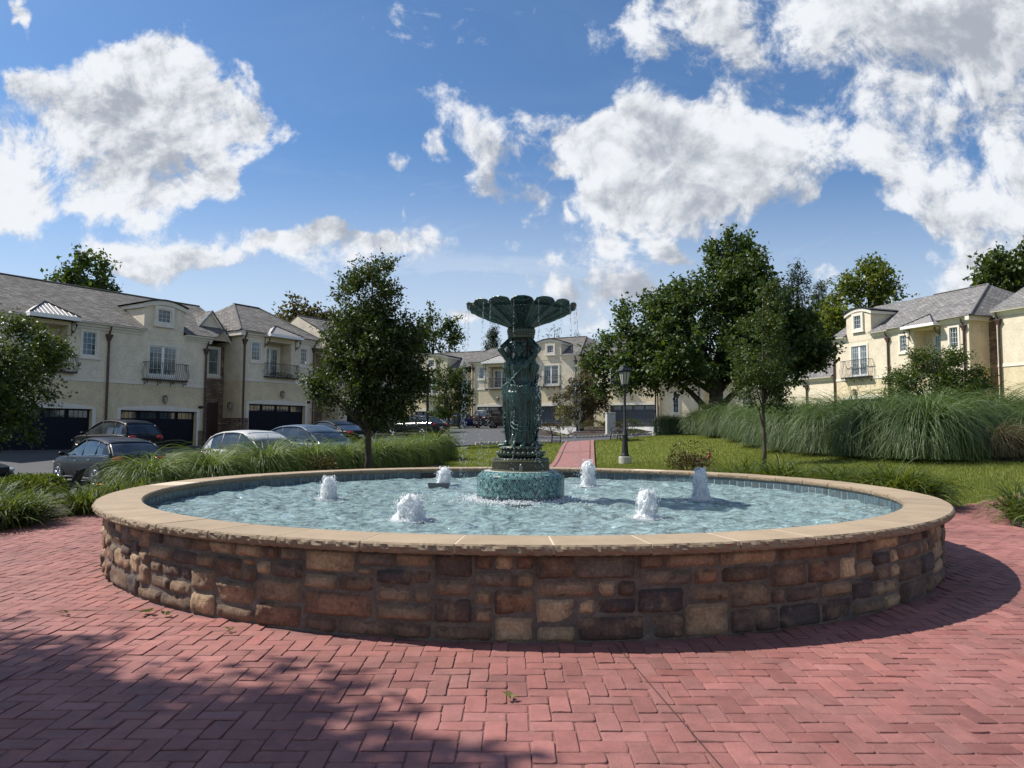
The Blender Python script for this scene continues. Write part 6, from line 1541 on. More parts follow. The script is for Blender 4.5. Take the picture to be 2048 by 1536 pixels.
# rose bush with red blooms
rb = shrub('rose_bush', 4.35, 17.3, (.56, .5, .36), 1500, .05, 'leaf_red', 81, 'reddish rose bush with red blooms behind the pool on the right', 'rose bush', tight=.35, stems=16)
g = np.random.default_rng(5)
mb = MB()
for k in range(12):
    a = k * 2.399; e = Vector((.62 * math.cos(a) * g.uniform(.5, 1), .4 * math.sin(a), g.uniform(.6, .95))); mb.tube([(0, 0, 0), e * .55 + Vector((0, 0, .06)), e], [.012, .008, .003], 5)
mb.build('canes', M['bark'], rb)
mr = mk('red_rose', (.22, .012, .016), .5)
for (x, y, z) in [(.34, -.3, .62), (.37, -.28, .72), (.40, -.2, .66), (.12, -.35, .55)]:
    mb = MB(); mb.ball((x, y, z), (.035, .035, .03), 8, 6); mb.ball((x, y - .01, z + .015), (.02, .02, .022), 7, 5); mb.build('bloom', mr, rb, smooth=True)
sp = shrub('sprig_tips', 4.35, 17.3, (.66, .5, .50), 420, .05, 'leaf_red', 84, None, None, stems=0); 
for c in list(sp.children): c.parent = rb; c.location = (0, 0, 0); c.name = 'sprigs'
bpy.data.objects.remove(sp)
shrub('flowering_shrub', -4.6, 16.9, (.5, .45, .36), 1500, .05, 'leaf_brown', 82, 'olive brown shrub among the grasses left of the dark leafy tree', tight=.4, stems=12)
# shrubs of the far beds
FB = [('column_shrub', 4.35, 60, (.62, .6, 1.15), 1900, .10, 'leaf_yellow', 'left one of the two upright yellow green bushes before the far garage'), ('column_shrub', 5.55, 60, (.72, .7, 1.2), 2100, .10, 'leaf_yellow', 'right one of the two upright yellow green bushes before the far garage'),
      ('low_bush', 2.75, 51, (.9, .7, .42), 1600, .07, 'leaf_red', 'reddish brown low mound shrub left of the path end'), ('low_bush', 4.3, 52.5, (.8, .7, .5), 1500, .07, 'leaf_brown', 'olive low bush under the two upright bushes'), ('low_bush', 5.9, 51.5, (1.1, .7, .48), 1700, .07, 'leaf_brown', 'wide olive bush straight behind the path end'),
      ('low_bush', 7.0, 50.5, (.8, .6, .5), 1300, .07, 'leaf_brown', 'olive bush just left of the grey cabinet'), ('low_bush', 8.45, 51, (.9, .7, .52), 1600, .07, 'leaf_dark', 'dark bush between the grey cabinet and the lamp post'), ('low_bush', 10.6, 49.2, (1.0, .8, .55), 1700, .07, 'leaf_dark', 'dark rounded bush right of the black lamp post'),
      ('low_bush', 11.0, 41, (.75, .6, .7), 1300, .07, 'leaf_mid', 'green bush behind the second thin lamp post'), ('low_bush', 13.5, 50, (1.2, .9, .7), 1500, .08, 'leaf_mid', 'green bush below the tall window of the low wing'), ('low_bush', -5.6, 62, (1.0, .9, .8), 1400, .09, 'leaf_mid', 'green bush between the grey wagon and the blue car'),
      ('low_bush', 7.3, 41.8, (.6, .4, .32), 900, .06, 'leaf_mid', 'small spreading plant by the road right of the lamp post'), ('low_bush', 1.1, 50, (.8, .5, .3), 900, .06, 'leaf_mid', 'low green plant at the left end of the far bed')]
for k, (nm, x, y, r, n, sz, mt, lb) in enumerate(FB): shrub(nm, x, y, r, n, sz, mt, 90 + k, lb, 'bush', 'bushes of the far beds')
# short blades that break up the lawn near the pool
g = np.random.default_rng(8); n = 330000
y = 11.8 + 29 * g.uniform(0, 1, n) ** 1.8; x = g.uniform(-.12, .80, n) * y - 1.0 + g.normal(0, .5, n)
def inpoly(x, y, poly):
    c = np.zeros(len(x), bool); m = len(poly)
    for i in range(m):
        (xa, ya), (xb, yb) = poly[i], poly[(i + 1) % m]
        c ^= ((ya > y) != (yb > y)) & (x < (xb - xa) * (y - ya) / (yb - ya + 1e-12) + xa)
    return c
bad = inpoly(x, y, bedL) | inpoly(x, y, bedR) | inpoly(x, y, bedF) | inpoly(x, y, bedS) | inpoly(x, y, [(.28, 15), (1.87, 15), (4.78, 41.3), (3.28, 41.3)]) | (np.hypot(x - FX, y - FY) < 7.25) | (y > 40.3 - .3 * np.maximum(0, -x)) | ((x > 6.) & (y < 12.75 + (x - 7.5) * .52))
bad |= (x < -2.2) & (y > 31)
x = x[~bad]; y = y[~bad]; z = HZ(x, y) - .05; n = len(x)
a = g.uniform(0, 6.283, n); h = g.uniform(.015, .04, n); w = .0028 + .0002 * y; ln = g.uniform(.2, .9, n) * h; a2 = g.uniform(0, 6.283, n)
P = np.stack([x, y, z], 1); S = np.stack([np.cos(a), np.sin(a), 0 * a], 1) * w[:, None]
T = P + np.stack([ln * np.cos(a2), ln * np.sin(a2), h + .035], 1)
V = np.stack([P - S, P + S, T], 1).reshape(-1, 3)
tag(raw('grass', V, np.arange(3 * n).reshape(-1, 3), M['lawnblade']), kind='stuff')
# leaves fallen on the paving
def fallen(x, y, s, rz, mat, label):
    V, F = leaf_quads(np.zeros((3, 3)) + [[0, 0, .012], [.01, .01, .016], [0, -.01, .02]], np.array([(1, 0, .25), (.3, 1, .35), (-.4, .8, .5)]), np.array([(0, 0, 1), (.2, 0, 1), (0, .3, 1.)]), s, s * .3)
    o = raw('fallen_leaf', V, F, M[mat]); o.location = (x, y, .008); o.rotation_euler = (0, 0, rz); tag(o, label, 'leaf', 'leaves on the paving')
fallen(-.01, 3.62, .055, .4, 'leaf_yellow', 'pale green leaf lying alone on the red paving in front')
fallen(-2.62, 5.25, .085, 2.9, 'leaf_mid', 'green leaf against the foot of the stone wall at left')
fallen(-2.48, 5.16, .055, .2, 'leaf_mid', 'smaller green leaf right of the leaf by the stone wall')
fallen(-1.86, 4.78, .05, 1.2, 'leaf_light', 'tiny yellow green leaf scrap near the wall foot')
fallen(-3.2, 5.2, .06, 2.2, 'leaf_brown', 'dry tan leaf on the paving by the left shadow')

# ------------------------------------------------------------------ parked cars
def carpaint(name, c, metal=.35, rough=.28):
    m, t = newmat(name)
    tc = t.node('ShaderNodeTexCoord').outputs['Object']
    n = t.noise(tc, 2.5, 4); k = t.smooth(n, .3, .7, .9, 1.08)
    cc = t.mix(1., (*c, 1), t.node('ShaderNodeCombineColor', {0: k, 1: k, 2: k}).outputs[0], 'MULTIPLY')
    b = t.node('ShaderNodeBsdfPrincipled', {'Base Color': cc, 'Metallic': metal * .3, 'Roughness': .4, 'Specular IOR Level': .2, 'Coat Weight': .18, 'Coat Roughness': .02})
    t.l.new(b.outputs[0], t.node('ShaderNodeOutputMaterial').inputs[0]); return m
M['tail'] = mk('tail_lamp', (.30, .012, .012), .15, var=.1); M['head'] = mk('head_lamp', (.55, .57, .58), .1, var=.05); M['chrome'] = mk('chrome', (.6, .6, .6), .15, 1., var=0, fine=0); M['plate'] = mk('number_plate', (.6, .6, .56), .5, var=.2, vs=12)
def lerp(xs, ys, x): return float(np.interp(x, xs, ys))
KINDS = {  # L, half width, roof, belt profile (x/L -> z), roof profile, glass limits
 'suv': dict(L=4.65, w=.93, H=1.68, clear=.24, belt=[(-.5, .86), (-.485, .98), (-.3, 1.04), (0, 1.01), (.2, .99), (.27, 1.0), (.40, .93), (.465, .82), (.5, .62)], roof=[(-.47, 1.04), (-.40, 1.46), (-.365, 1.56), (-.28, 1.64), (-.15, 1.68), (-.02, 1.66), (.04, 1.60), (.14, 1.36), (.275, .99)], wheel=.355),
 'wagon': dict(L=4.6, w=.92, H=1.53, clear=.20, belt=[(-.5, .82), (-.485, .97), (-.3, 1.01), (0, .95), (.2, .93), (.26, .94), (.40, .87), (.465, .78), (.5, .58)], roof=[(-.475, 1.0), (-.37, 1.36), (-.28, 1.46), (-.16, 1.52), (-.04, 1.53), (.03, 1.49), (.12, 1.28), (.27, .92)], wheel=.34),
 'sedan': dict(L=4.75, w=.91, H=1.45, clear=.19, belt=[(-.5, .72), (-.485, .93), (-.36, .97), (-.2, .93), (0, .90), (.2, .88), (.25, .89), (.40, .80), (.465, .70), (.5, .50)], roof=[(-.41, .97), (-.30, 1.19), (-.20, 1.36), (-.12, 1.43), (-.03, 1.45), (.03, 1.42), (.12, 1.22), (.265, .89)], wheel=.335),
 'boxy': dict(L=4.4, w=.93, H=1.78, clear=.28, belt=[(-.5, .90), (-.49, 1.05), (-.3, 1.10), (0, 1.08), (.2, 1.06), (.26, 1.07), (.41, 1.02), (.475, .92), (.5, .70)], roof=[(-.475, 1.08), (-.43, 1.68), (-.36, 1.76), (-.08, 1.78), (.08, 1.74), (.235, 1.07)], wheel=.375)}
def car(kind, x, y, heading, paint, label, spare=False, rim_n=5, name='parked_car', dz=0., group='cars parked round the garden'):
    K = KINDS[kind]; L, w, H, cl = K['L'], K['w'], K['H'], K['clear']
    root = empty(name, (x, y, hz(x, y) + .03 + dz), R(heading), label, 'car', group)
    bx, bz = zip(*K['belt']); rx, rz_ = zip(*K['roof'])
    belt = lambda t: lerp(bx, bz, t)
    def hw(t): return w * lerp([-.5, -.47, -.40, -.28, .25, .38, .45, .485, .5], [.80, .90, .965, 1, 1, .965, .90, .80, .68], t)
    xs = [-.5, -.494, -.48, -.45, -.40, -.33, -.25, -.15, 0, .12, .2, .25, .3, .36, .42, .46, .485, .496, .5]
    prof = []
    for t in xs:
        b = belt(t); h = hw(t); bot = cl + (.16 if abs(t) > .46 else .06 * (abs(t) > .42))
        s = min(1, (.5 - abs(t)) / .02)
        mid = bot + (b - bot) * .52
        prof.append([(0, bot), (h * .82, bot), (h * .95, bot + .07), (h * .995, mid - .10), (h, mid + .05), (h * .985, b - .10), (h * .955, b - .025), (h * .88, b + .005), (h * .5, b + .028), (0, b + .036)])
    n = len(prof[0]); V = []; F = []
    for sgn in (1, -1):
        o = len(V)
        for t, p in zip(xs, prof): V += [(t * L, sgn * q[0], q[1]) for q in p]
        for i in range(len(xs) - 1):
            for j in range(n - 1):
                a = o + i * n + j; f = (a, a + 1, a + n + 1, a + n); F.append(f if sgn < 0 else f[::-1])
        for i in (0, len(xs) - 1): F.append(tuple(o + i * n + j for j in range(n)))
    body = raw('body', V, F, paint, root, smooth=True)
    bm = bmesh.new(); bm.from_mesh(body.data); bmesh.ops.remove_doubles(bm, verts=bm.verts, dist=1e-4); bmesh.ops.recalc_face_normals(bm, faces=bm.faces); bm.to_mesh(body.data); bm.free()
    s = body.modifiers.new('s', 'SUBSURF'); s.levels = s.render_levels = 1
    # cabin: glass body with a painted roof and pillars
    gx = np.linspace(rx[0], rx[-1], 26); wb = w * .90; wr = w * .70
    def zr(t): return lerp(rx, rz_, t)
    def yw(z, t): bl = belt(t); return wb + (wr - wb) * max(0, min(1, (z - bl) / (H - bl)))
    def section(t, inset=0.):
        z = zr(t); bl = belt(t) - .02; y = yw(z, t)
        return [(wb * .995, bl), (yw(bl + (z - bl) * .5, t) + .012, bl + (z - bl) * .5), (y, z - .06 if z - bl > .12 else bl + (z - bl) * .8), (y - .07, z - .008), (y * .5, z + .012), (0, z + .018)]
    def loft(ts, j0, off, name, mat, smooth=True):
        V = []; F = []
        for t in ts:
            S = section(t)[j0:]
            V += [(t * L, q[0] + off * (k < 3), q[1] + off) for k, q in enumerate(S)] + [(t * L, -q[0] - off * (k < 3), q[1] + off) for k, q in reversed(list(enumerate(S)))]
        m = len(V) // len(ts)
        for i in range(len(ts) - 1):
            for j in range(m - 1): F.append((i * m + j, (i + 1) * m + j, (i + 1) * m + j + 1, i * m + j + 1))
        F.append(tuple(range(m))); F.append(tuple(range((len(ts) - 1) * m, len(ts) * m)))
        o = raw(name, V, F, mat, root, smooth=smooth)
        bm = bmesh.new(); bm.from_mesh(o.data); bmesh.ops.remove_doubles(bm, verts=bm.verts, dist=1e-4); bmesh.ops.recalc_face_normals(bm, faces=bm.faces); bm.to_mesh(o.data); bm.free()
        return o
    loft(gx, 0, 0., 'windows', M['carglass'], False)
    t0 = rx[1] + .004; t1 = rx[-2] - .0
    loft(np.linspace(t0, t1, 14), 2, .007, 'roof', paint)
    mb = MB()
    for sg in (1, -1):
        A = [(t * L, sg * (yw(zr(t), t) + .004 - .02 * 0), zr(t) - .035) for t in np.linspace(rx[-2], rx[-1] - .002, 6)]
        mb.tube(A, .026, 6, flat=.7)
        C = [(t * L, sg * (yw(zr(t), t) + .004), zr(t) - .04) for t in np.linspace(rx[0] + .004, rx[1] + .01, 5)]
        mb.tube(C, .045, 6, flat=.7)
        for tt, r in ((-.03, .03), (-.235 if kind != 'sedan' else -.2, .035)):
            if zr(tt) - belt(tt) < .3: continue
            mb.tube([(tt * L - .02, sg * (wb * .985), belt(tt)), (tt * L, sg * (yw(zr(tt), tt) - .006), zr(tt) - .05)], r, 6, flat=.4)
        T = [(t * L, sg * (yw(zr(t) - .05, t) + .006), zr(t) - .055) for t in np.linspace(rx[1], rx[-2], 9)]; mb.tube(T, .03, 6)
    mb.build('pillars', paint, root, smooth=True)
    for sg in (1, -1):          # painted quarter panel behind the last side window
        V = []; te = rx[1] + (.035 if kind != 'sedan' else -.10)
        ts = np.linspace(rx[0] + .002, te, 7)
        for t in ts:
            S = section(t)[:4]; V += [(t * L, sg * (q[1 - 1] + .007), q[1] + .003) for q in S]
        raw('quarter_panel', V, [(i * 4 + j, i * 4 + j + 1, i * 4 + 5 + j, i * 4 + 4 + j) for i in range(6) for j in range(3)], paint, root, smooth=True)
    mb = MB()
    for sg in (1, -1): mb.tube([(t * L, sg * wb * 1.0, belt(t) + .005) for t in np.linspace(rx[0] + .03, rx[-1] - .02, 8)], .012, 5)
    mb.build('window_trim', M['chrome'], root)
    # lamps, bumpers, plates, mirrors, handles
    for sg in (1, -1):
        mb = MB(); zt = belt(-.48) - .09; mb.ball((-L * .487, sg * w * .70, zt), (.09, .20, .085), 12, 8, M=None); mb.build('taillight', M['tail'], root, smooth=True)
        mb = MB(); zt = belt(.46) - .10; mb.ball((L * .462, sg * w * .66, zt), (.15, .20, .075), 12, 8); mb.build('headlight', M['head'], root, smooth=True)
        mb = MB(); mb.ball((.185 * L, sg * (w + .11), belt(.18) + .08), (.07, .11, .07), 10, 7); mb.tube([(.19 * L, sg * w * .9, belt(.18) + .02), (.19 * L, sg * (w + .05), belt(.18) + .06)], .025, 6); mb.build('mirror', paint, root, smooth=True)
        for tt in (.02, -.19):
            mb = MB(); mb.box(tt * L - .09, tt * L + .09, sg * w * .99 - .02, sg * w * .99 + .03, belt(tt) - .16, belt(tt) - .13); mb.build('handle', M['chrome'], root, bevel=.008)
    mb = MB(); mb.box(-L * .5 - .02, -L * .44, -w * .80, w * .80, cl + .02, cl + .30); mb.box(L * .45, L * .5 + .015, -w * .72, w * .72, cl + .02, cl + .22); mb.box(-L * .40, L * .40, -w * 1.005, -w * .9, cl, cl + .10); mb.box(-L * .40, L * .40, w * .9, w * 1.005, cl, cl + .10)
    mb.build('bumper', M['blackplastic'], root, bevel=.05, seg=2)
    mb = MB(); mb.box(L * .488, L * .507, -w * .42, w * .42, .52, .72)
    mb.build('grille', M['blackplastic'], root, bevel=.02)
    mb = MB(); mb.box(-L * .5 - .03, -L * .5 + .01, -.16, .16, .62, .74); mb.build('number_plate', M['plate'], root)
    if spare:
        mb = MB()
        c = Vector((-L * .5 - .12, .0, 1.0))
        P = [(.0, -.13), (.30, -.13), (.36, -.09), (.37, 0), (.36, .09), (0, .1)]
        V = [(c.x + q[1], c.y + q[0] * math.cos(2 * math.pi * k / 24), c.z + q[0] * math.sin(2 * math.pi * k / 24)) for q in P for k in range(24)]
        F = [(i * 24 + k, i * 24 + (k + 1) % 24, (i + 1) * 24 + (k + 1) % 24, (i + 1) * 24 + k) for i in range(5) for k in range(24)]
        mb.add(V, F); mb.build('spare_wheel', M['blackplastic'], root, smooth=True)
    wr_ = K['wheel']
    for tx in (-.29, .305):
        for sg in (1, -1):
            mb = MB(); c = (tx * L, sg * (w - .11), wr_)
            def ring(P, m):
                V = [(c[0] + r * math.cos(2 * math.pi * k / 28), c[1] + sg * o, c[2] + r * math.sin(2 * math.pi * k / 28)) for r, o in P for k in range(28)]
                m.add(V, [(i * 28 + k, i * 28 + (k + 1) % 28, (i + 1) * 28 + (k + 1) % 28, (i + 1) * 28 + k) for i in range(len(P) - 1) for k in range(28)])
            ring([(wr_ * .66, -.10), (wr_ * .94, -.10), (wr_, -.07), (wr_, .09), (wr_ * .95, .115), (wr_ * .68, .115), (wr_ * .66, .09)], mb)
            wh = mb.build('wheel', M['rubber'], root, smooth=True, auto=R(40))
            mb = MB(); ring([(wr_ * .69, .11), (wr_ * .66, .122), (wr_ * .62, .118), (wr_ * .60, .06)], mb); ring([(.0, .10), (.05, .105), (.06, .09)], mb)
            for k in range(rim_n):
                a = 2 * math.pi * k / rim_n + .3
                for da in (-.13, .13):
                    mb.tube([(c[0] + .04 * math.cos(a), c[1] + sg * .095, c[2] + .04 * math.sin(a)), (c[0] + wr_ * .62 * math.cos(a + da), c[1] + sg * .108, c[2] + wr_ * .62 * math.sin(a + da))], [.02, .022], 5)
            mb.build('rim', M['rim'], wh, smooth=True)
            mb = MB(); ring([(.0, .0), (wr_ * 1.16, .1105 - .0)], mb)
            V = [(q[0], sg * (w * .985 + .004 if abs(tx) > .3 else w + .006), max(q[2], cl - .02)) for q in mb.v]
            mb.v = V; mb.build('wheel_arch', M['blackplastic'], root)
    return root
black = carpaint('black_paint', (.004, .004, .0045)); navy = carpaint('dark_blue_black_paint', (.004, .006, .010)); silver = carpaint('silver_white_paint', (.46, .465, .46), .3); bluegrey = carpaint('blue_grey_paint', (.075, .11, .155)); dgrey = carpaint('dark_grey_paint', (.014, .016, .022)); blue = carpaint('blue_paint', (.012, .03, .16)); brown = carpaint('dark_brown_grey_paint', (.045, .04, .037))
car('suv', -18.5, 33.2, 151, black, 'shiny black SUV with large alloy wheels before the left garages', rim_n=7, dz=.05)
car('wagon', -13.3, 23.4, 143, navy, 'dark blue black hatchback with chrome window trim behind the box hedge')
car('suv', -8.85, 25.0, -35, silver, 'silver white SUV behind the left row of grasses')
car('suv', -7.8, 28.2, -35, bluegrey, 'blue grey SUV parked right beside the silver white SUV')
car('sedan', -9.5, 37.0, 145, black, 'black saloon car before the garage next to the dark leafy tree', dz=.08)
car('wagon', -6.9, 51.0, 148, dgrey, 'dark grey estate car behind the far end of the left grasses')
car('sedan', -5.0, 72.5, 53, blue, 'bright blue saloon car seen from behind in the far court')
car('boxy', -1.9, 71.5, 52, brown, 'dark brown SUV with a spare wheel on its back door', spare=True)
car('sedan', -16.75, 20.0, 0, black, 'black car of which only the nose shows at the left edge')

# ------------------------------------------------------------------ lamp posts, benches, cabinet
def lantern_mesh(root, z, s=1., hang=False, parent_name='lantern'):
    mb = MB(); a0, a1 = .155 * s, .09 * s; h = .42 * s
    for sx, sy in ((1, 1), (-1, 1), (-1, -1), (1, -1)):
        mb.tube([(sx * a1, sy * a1, z), (sx * a0, sy * a0, z + h)], .014 * s, 6)
    for k in range(4):   # mid bars
        c, sn = math.cos(k * math.pi / 2), math.sin(k * math.pi / 2); mb.tube([(a1 * c, a1 * sn, z), (a0 * c, a0 * sn, z + h)], .009 * s, 5)
    mb.box(-a1 * 1.15, a1 * 1.15, -a1 * 1.15, a1 * 1.15, z - .05 * s, z + .0); mb.box(-a0 * 1.1, a0 * 1.1, -a0 * 1.1, a0 * 1.1, z + h, z + h + .035 * s)
    l = mb.build(parent_name, M['lampblack'], root)
    mb = MB(); q = .93
    mb.add([(x * a1 * q, y * a1 * q, z + .002) for x, y in ((1, 1), (-1, 1), (-1, -1), (1, -1))] + [(x * a0 * q, y * a0 * q, z + h) for x, y in ((1, 1), (-1, 1), (-1, -1), (1, -1))], [(0, 1, 5, 4), (1, 2, 6, 5), (2, 3, 7, 6), (3, 0, 4, 7)])
    mb.build('glass', M['lampglass'], l)
    mb = MB(); e = a0 * 1.35
    P = [(e, z + h + .036 * s), (e * .94, z + h + .075 * s), (e * .62, z + h + .13 * s), (e * .50, z + h + .17 * s), (e * .42, z + h + .22 * s), (.02, z + h + .24 * s)]
    n = 4; V = [(r * math.sqrt(2) * math.cos(math.pi / 4 + k * math.pi / 2), r * math.sqrt(2) * math.sin(math.pi / 4 + k * math.pi / 2), zz) for r, zz in P for k in range(n)]
    mb.add(V, [(i * n + k, i * n + (k + 1) % n, (i + 1) * n + (k + 1) % n, (i + 1) * n + k) for i in range(len(P) - 1) for k in range(n)] + [(3, 2, 1, 0)])
    mb.lathe([(.02 * s, z + h + .235 * s), (.03 * s, z + h + .26 * s), (.012 * s, z + h + .285 * s), (0, z + h + .32 * s)], 8)
    mb.build('cap', M['lampblack'], l)
    return l
def lamp(x, y, label, H=3.45, base=True):
    root = empty('lamp_post', (x, y, hz(x, y) - .05), R(20), label, 'lamp post', 'black lamp posts')
    mb = MB(); z = .24 if base else 0
    mb.lathe([(.145, z), (.145, z + .06), (.125, z + .09), (.115, z + .14), (.09, z + .5), (.08, z + .70), (.11, z + .73), (.11, z + .77), (.085, z + .80), (.085, z + .86), (.05, z + .92), (.042, H - .95), (.075, H - .93), (.075, H - .90), (.05, H - .88), (.05, H - .80), (.09, H - .76), (.09, H - .72)], 20, mod=lambda r, zz, a: (r * (1 + .03 * math.cos(12 * a) * (z + .14 < zz < z + .7)), zz))
    mb.build('pole', M['lampblack'], root, smooth=True, auto=R(40))
    if base:
        mb = MB(); mb.lathe([(.22, -.2), (.22, .235), (.205, .25), (0, .25)], 28); mb.build('footing', M['concrete'], root, smooth=True, auto=R(40))
    lantern_mesh(root, H - .70)
    return root
lamp(3.92, 24.6, 'black lamp post with a lantern on a round concrete footing right of the path')
lamp(8.15, 40.2, 'thin black lamp post with its lantern hidden in the big tree')
root = empty('lamp_post', (-5.0, 42, hz(-5.0, 42) - .05), 0, 'black lamp post with a lantern hung from a side arm beside the small round tree', 'lamp post', 'black lamp posts')
mb = MB(); mb.lathe([(.15, 0), (.15, .08), (.11, .2), (.10, .7), (.085, .9), (.075, 3.5), (.095, 3.53), (.095, 3.6), (.05, 3.64), (.045, 4.75), (.0, 4.8)], 16)
mb.tube([(0, 0, 4.6), (-.10, 0, 4.78), (-.28, 0, 4.84), (-.45, 0, 4.72), (-.47, 0, 4.58)], .025, 8); mb.build('pole', M['lampblack'], root, smooth=True, auto=R(40))
l = lantern_mesh(root, 3.92, .9); l.location = (-.47, 0, 0)

def bench(x, y, rz, label, W=1.5, mesh=False, group='metal garden benches'):
    root = empty('park_bench', (x, y, hz(x, y) - .04), R(rz), label, 'bench', group)    # faces local -Y
    for sx in (-1, 1):
        mb = MB(); X = sx * W / 2
        mb.tube([(X, .28, 0), (X, .24, .25), (X, .22, .44), (X, .30, .70), (X, .36, .88)], .022, 7); mb.tube([(X, -.24, 0), (X, -.22, .2), (X, -.20, .43)], .022, 7)
        mb.tube([(X, .22, .44), (X, 0, .42), (X, -.20, .43)], .020, 7); mb.tube([(X, .28, .66), (X, .1, .67), (X, -.15, .66), (X, -.20, .62), (X, -.19, .43)], .018, 7); mb.tube([(X, .25, .14), (X, -.22, .14)], .012, 6)
        mb.build('side_frame', M['iron'], root, smooth=True)
    def lattice(P0, P1, nu, nv, name):     # woven straps between two rails
        mb = MB(); a, b = Vector(P0), Vector(P1)
        if mesh:
            for i in range(nu + 1): x0 = -W / 2 + W * i / nu; mb.tube([(x0, a.y, a.z), (x0, b.y, b.z)], .009, 4, cap=False)
            for j in range(nv + 1): p = a.lerp(b, j / nv); mb.box(-W / 2, W / 2, p.y - .008, p.y + .008, p.z - .008, p.z + .008)
        else:
            for j in range(nv + 1): p = a.lerp(b, j / nv); mb.box(-W / 2, W / 2, p.y - .02, p.y + .02, p.z - .014, p.z + .014)
        mb.tube([(-W / 2, a.y, a.z), (W / 2, a.y, a.z)], .018, 6); mb.tube([(-W / 2, b.y, b.z), (W / 2, b.y, b.z)], .018, 6)
        mb.build(name, M['iron'], root)
    lattice((0, .22, .46), (0, -.20, .44), 26, 8, 'seat'); lattice((0, .23, .50), (0, .36, .88), 26, 8, 'backrest')
    return root
bench(2.35, 37.2, 86, 'black metal bench left of the brick path, seen from its end', 1.5)
bench(5.05, 33.6, -86, 'black metal bench right of the brick path in front of the grey cabinet', 1.5)
bench(-9.9, 15.7, -66, 'dark woven metal bench turned away at the left among the daylilies', 1.3, True)
cb = empty('utility_cabinet', (6.75, 48.6, hz(6.75, 48.6)), R(6), 'tall plain grey utility cabinet behind the right bench', 'cabinet')
mb = MB(); mb.box(-.30, .30, -.22, .22, .06, 1.46); mb.build('housing', M['boxgrey'], cb, bevel=.015)
mb = MB(); mb.box(-.33, .33, -.25, .25, 1.46, 1.52); mb.build('lid', M['boxgrey'], cb, bevel=.012)
mb = MB(); mb.box(-.27, .27, -.235, -.221, .12, 1.42); mb.build('door', M['boxgrey'], cb, bevel=.006)
mb = MB(); mb.box(.19, .22, -.26, -.235, .75, .87); mb.build('handle', M['blackplastic'], cb)
mb = MB(); mb.box(-.38, .38, -.3, .3, -.15, .06); mb.build('plinth', M['concrete'], cb, bevel=.01)
# raised drip spike beside the rim at the right is a hose end on the wall

# ------------------------------------------------------------------ sky, sun, camera
SUN_AZ_DIR = Vector((-math.cos(R(12)), math.sin(R(12)), 0)); EL = R(50)
SUN_DIR = (SUN_AZ_DIR * math.cos(EL) + Vector((0, 0, math.sin(EL)))).normalized()
sd = bpy.data.lights.new('sun', 'SUN'); sd.energy = 4.3; sd.angle = R(.55); sd.color = (1., .945, .86)
so = bpy.data.objects.new('sun', sd); COL.objects.link(so); so.rotation_euler = SUN_DIR.to_track_quat('Z', 'Y').to_euler(); so.location = (0, 0, 40)
W = bpy.data.worlds.new('World'); SC.world = W; W.use_nodes = True; W.node_tree.nodes.clear(); t = NT(W.node_tree)
sky = t.node('ShaderNodeTexSky', sky_type='NISHITA', sun_disc=False, sun_elevation=EL, sun_rotation=math.atan2(SUN_DIR.x, SUN_DIR.y), altitude=100., air_density=1.0, dust_density=.6, ozone_density=2.5)
dirv = t.node('ShaderNodeTexCoord').outputs['Generated']
sx = t.node('ShaderNodeSeparateXYZ', {0: dirv}); X, Y, Z = sx.outputs
ya = t.math('MAXIMUM', t.math('ABSOLUTE', Y), .18)
u = t.math('DIVIDE', X, ya); v = t.math('DIVIDE', Z, ya)
uv = t.node('ShaderNodeCombineXYZ', {0: u, 1: v, 2: t.math('MULTIPLY', t.math('SIGN', Y), .4)}).outputs[0]
uv2 = t.node('ShaderNodeCombineXYZ', {0: u, 1: v, 2: 0.}).outputs[0]
